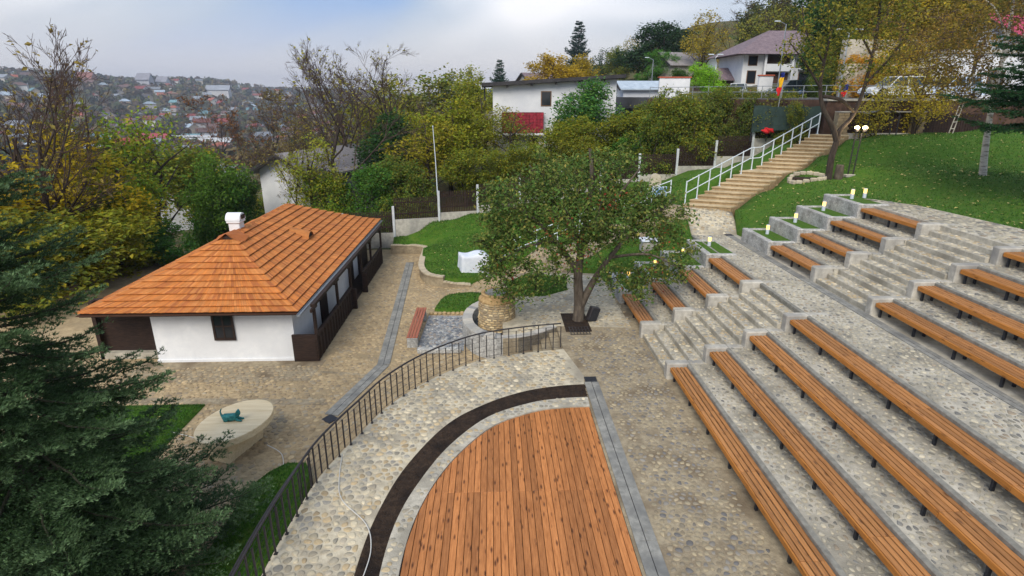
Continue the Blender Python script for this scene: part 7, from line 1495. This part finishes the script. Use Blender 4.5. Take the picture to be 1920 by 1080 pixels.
    ('sparseA', 37.2, 84.0, 10.8, 1.10, 296, (128, 138, 70), (170, 153, 36), 'tree', 'thin brownish tree left of the villa ridge', 'trees on the hillside behind'),
    ('sparseB', -23.2, 30.0, 7.8, 1.46, 4, (205, 180, 35), (170, 153, 36), 'tree', 'sparse golden tree low at the left edge', 'trees in the valley on the left'),
    ('sparseA', 26.9, 36.9, 6.0, 0.98, 231, (175, 164, 60), (200, 168, 33), 'tree', 'yellowing weeping tree in front of the board fence', 'trees on the hillside behind'),
    ('sparseB', 24.3, 36.9, 5.4, 0.98, 23, (163, 159, 62), (200, 168, 33), 'tree', 'thin ochre sapling in front of the brown road wall', 'trees on the hillside behind'),
    ('bushB', 19.8, 38.9, 3.6, 0.67, 92, (91, 117, 47), (170, 153, 36), 'shrub', 'low olive shrub in front of the green tarpaulin', 'garden trees and shrubs behind the fence'),
    ('sparseA', -13.4, 43.2, 7.5, 0.98, 319, (145, 159, 55), (170, 153, 36), 'tree', 'half bare yellowish tree in front of the white gabled house', 'garden trees and shrubs behind the fence'),
    ('twiggy', -15.1, 43.4, 7.7, 0.98, 100, (128, 122, 75), (170, 153, 36), 'tree', 'fine bare tree across the gable of the white house', 'garden trees and shrubs behind the fence'),
]

for row in TREES:
    key, x_, y_, h_, w_, rz, col, acc, name, lb, grp = row
    plant(key, name, lb, 'shrub' if 'shrub' in name else 'tree', x_, y_, h_, col, acc, rz, w_, group=grp, base_h=10.0 if key == 'spruce' else 8.0)
# --- fallen leaves on the lawns
P = scatter([LAWNS[6]], 2.0, 8, lambda X, Y: (X < 33) & (Y > 17)); P1 = scatter([LAWNS[0], LAWNS[5], LAWNS[3]], .7, 9); C = np.concatenate([P, P1]) + np.array([0, 0, .05]); r = np.random.default_rng(4); lm = leaf_mesh(C, .14, r, flat=3.0, acc=.3, bright=(.8, 1.3), aspect=.7)
o = mesh_np('fallen_leaves', *lm[:3], MATS['leaf'], None, lm[3]); o.color = (*lin(198, 186, 116), 1); o['accent'] = list(map(float, lin(196, 176, 130))); tag(o, 'scattered yellow fallen leaves on the lawns', 'leaves', kind='stuff')
# --- woods between the far houses: many small crowns, one mass
r = np.random.default_rng(77); n_ = 4200; px = r.uniform(-60, 700, n_); d = 330 * (1750 / 330) ** (r.random(n_) ** .85); a = np.arctan((px - 922) / 1078 * .948); X = d * np.sin(a); Y = d * np.cos(a); Zc = TZI(X, Y)
S = r.uniform(2.6, 5.0, n_) * (1 + d / 2600); k = 34; dirs = r.normal(0, 1, (n_, k, 3)); dirs /= np.linalg.norm(dirs, axis=2, keepdims=True); dirs[:, :, 2] *= .85; rad = r.uniform(.55, 1.1, (n_, k, 1))
C = np.stack([X, Y, Zc + S * .8], 1)[:, None, :] + dirs * rad * S[:, None, None]; C = C.reshape(-1, 3); nrm = dirs.reshape(-1, 3) + r.normal(0, .35, (n_ * k, 3)); nrm /= np.linalg.norm(nrm, axis=1, keepdims=True)
aa = np.cross(nrm, r.normal(0, 1, nrm.shape)); aa /= np.linalg.norm(aa, axis=1, keepdims=True); bb = np.cross(nrm, aa); ss = np.repeat(S, k)[:, None] * r.uniform(.3, .55, (n_ * k, 1))
V = np.stack([C - aa * ss, C + bb * ss * .8, C + aa * ss, C - bb * ss * .8], 1).reshape(-1, 3); tone = np.array([lin(*c) for c in [(62, 74, 44), (82, 84, 50), (96, 82, 52), (54, 62, 46), (110, 96, 56), (74, 60, 46), (88, 74, 62)]]); tn = tone[r.integers(0, len(tone), n_)]
T = np.repeat(np.repeat(tn, k, 0) * r.uniform(.75, 1.25, (n_ * k, 1)), 4, 0)
o = mesh_np('distant_woods', V, np.arange(len(V)), np.full(n_ * k, 4), MATS['blade'], None, T); tag(o, 'grey green autumn woods between the houses of the far town', 'woods', kind='stuff')
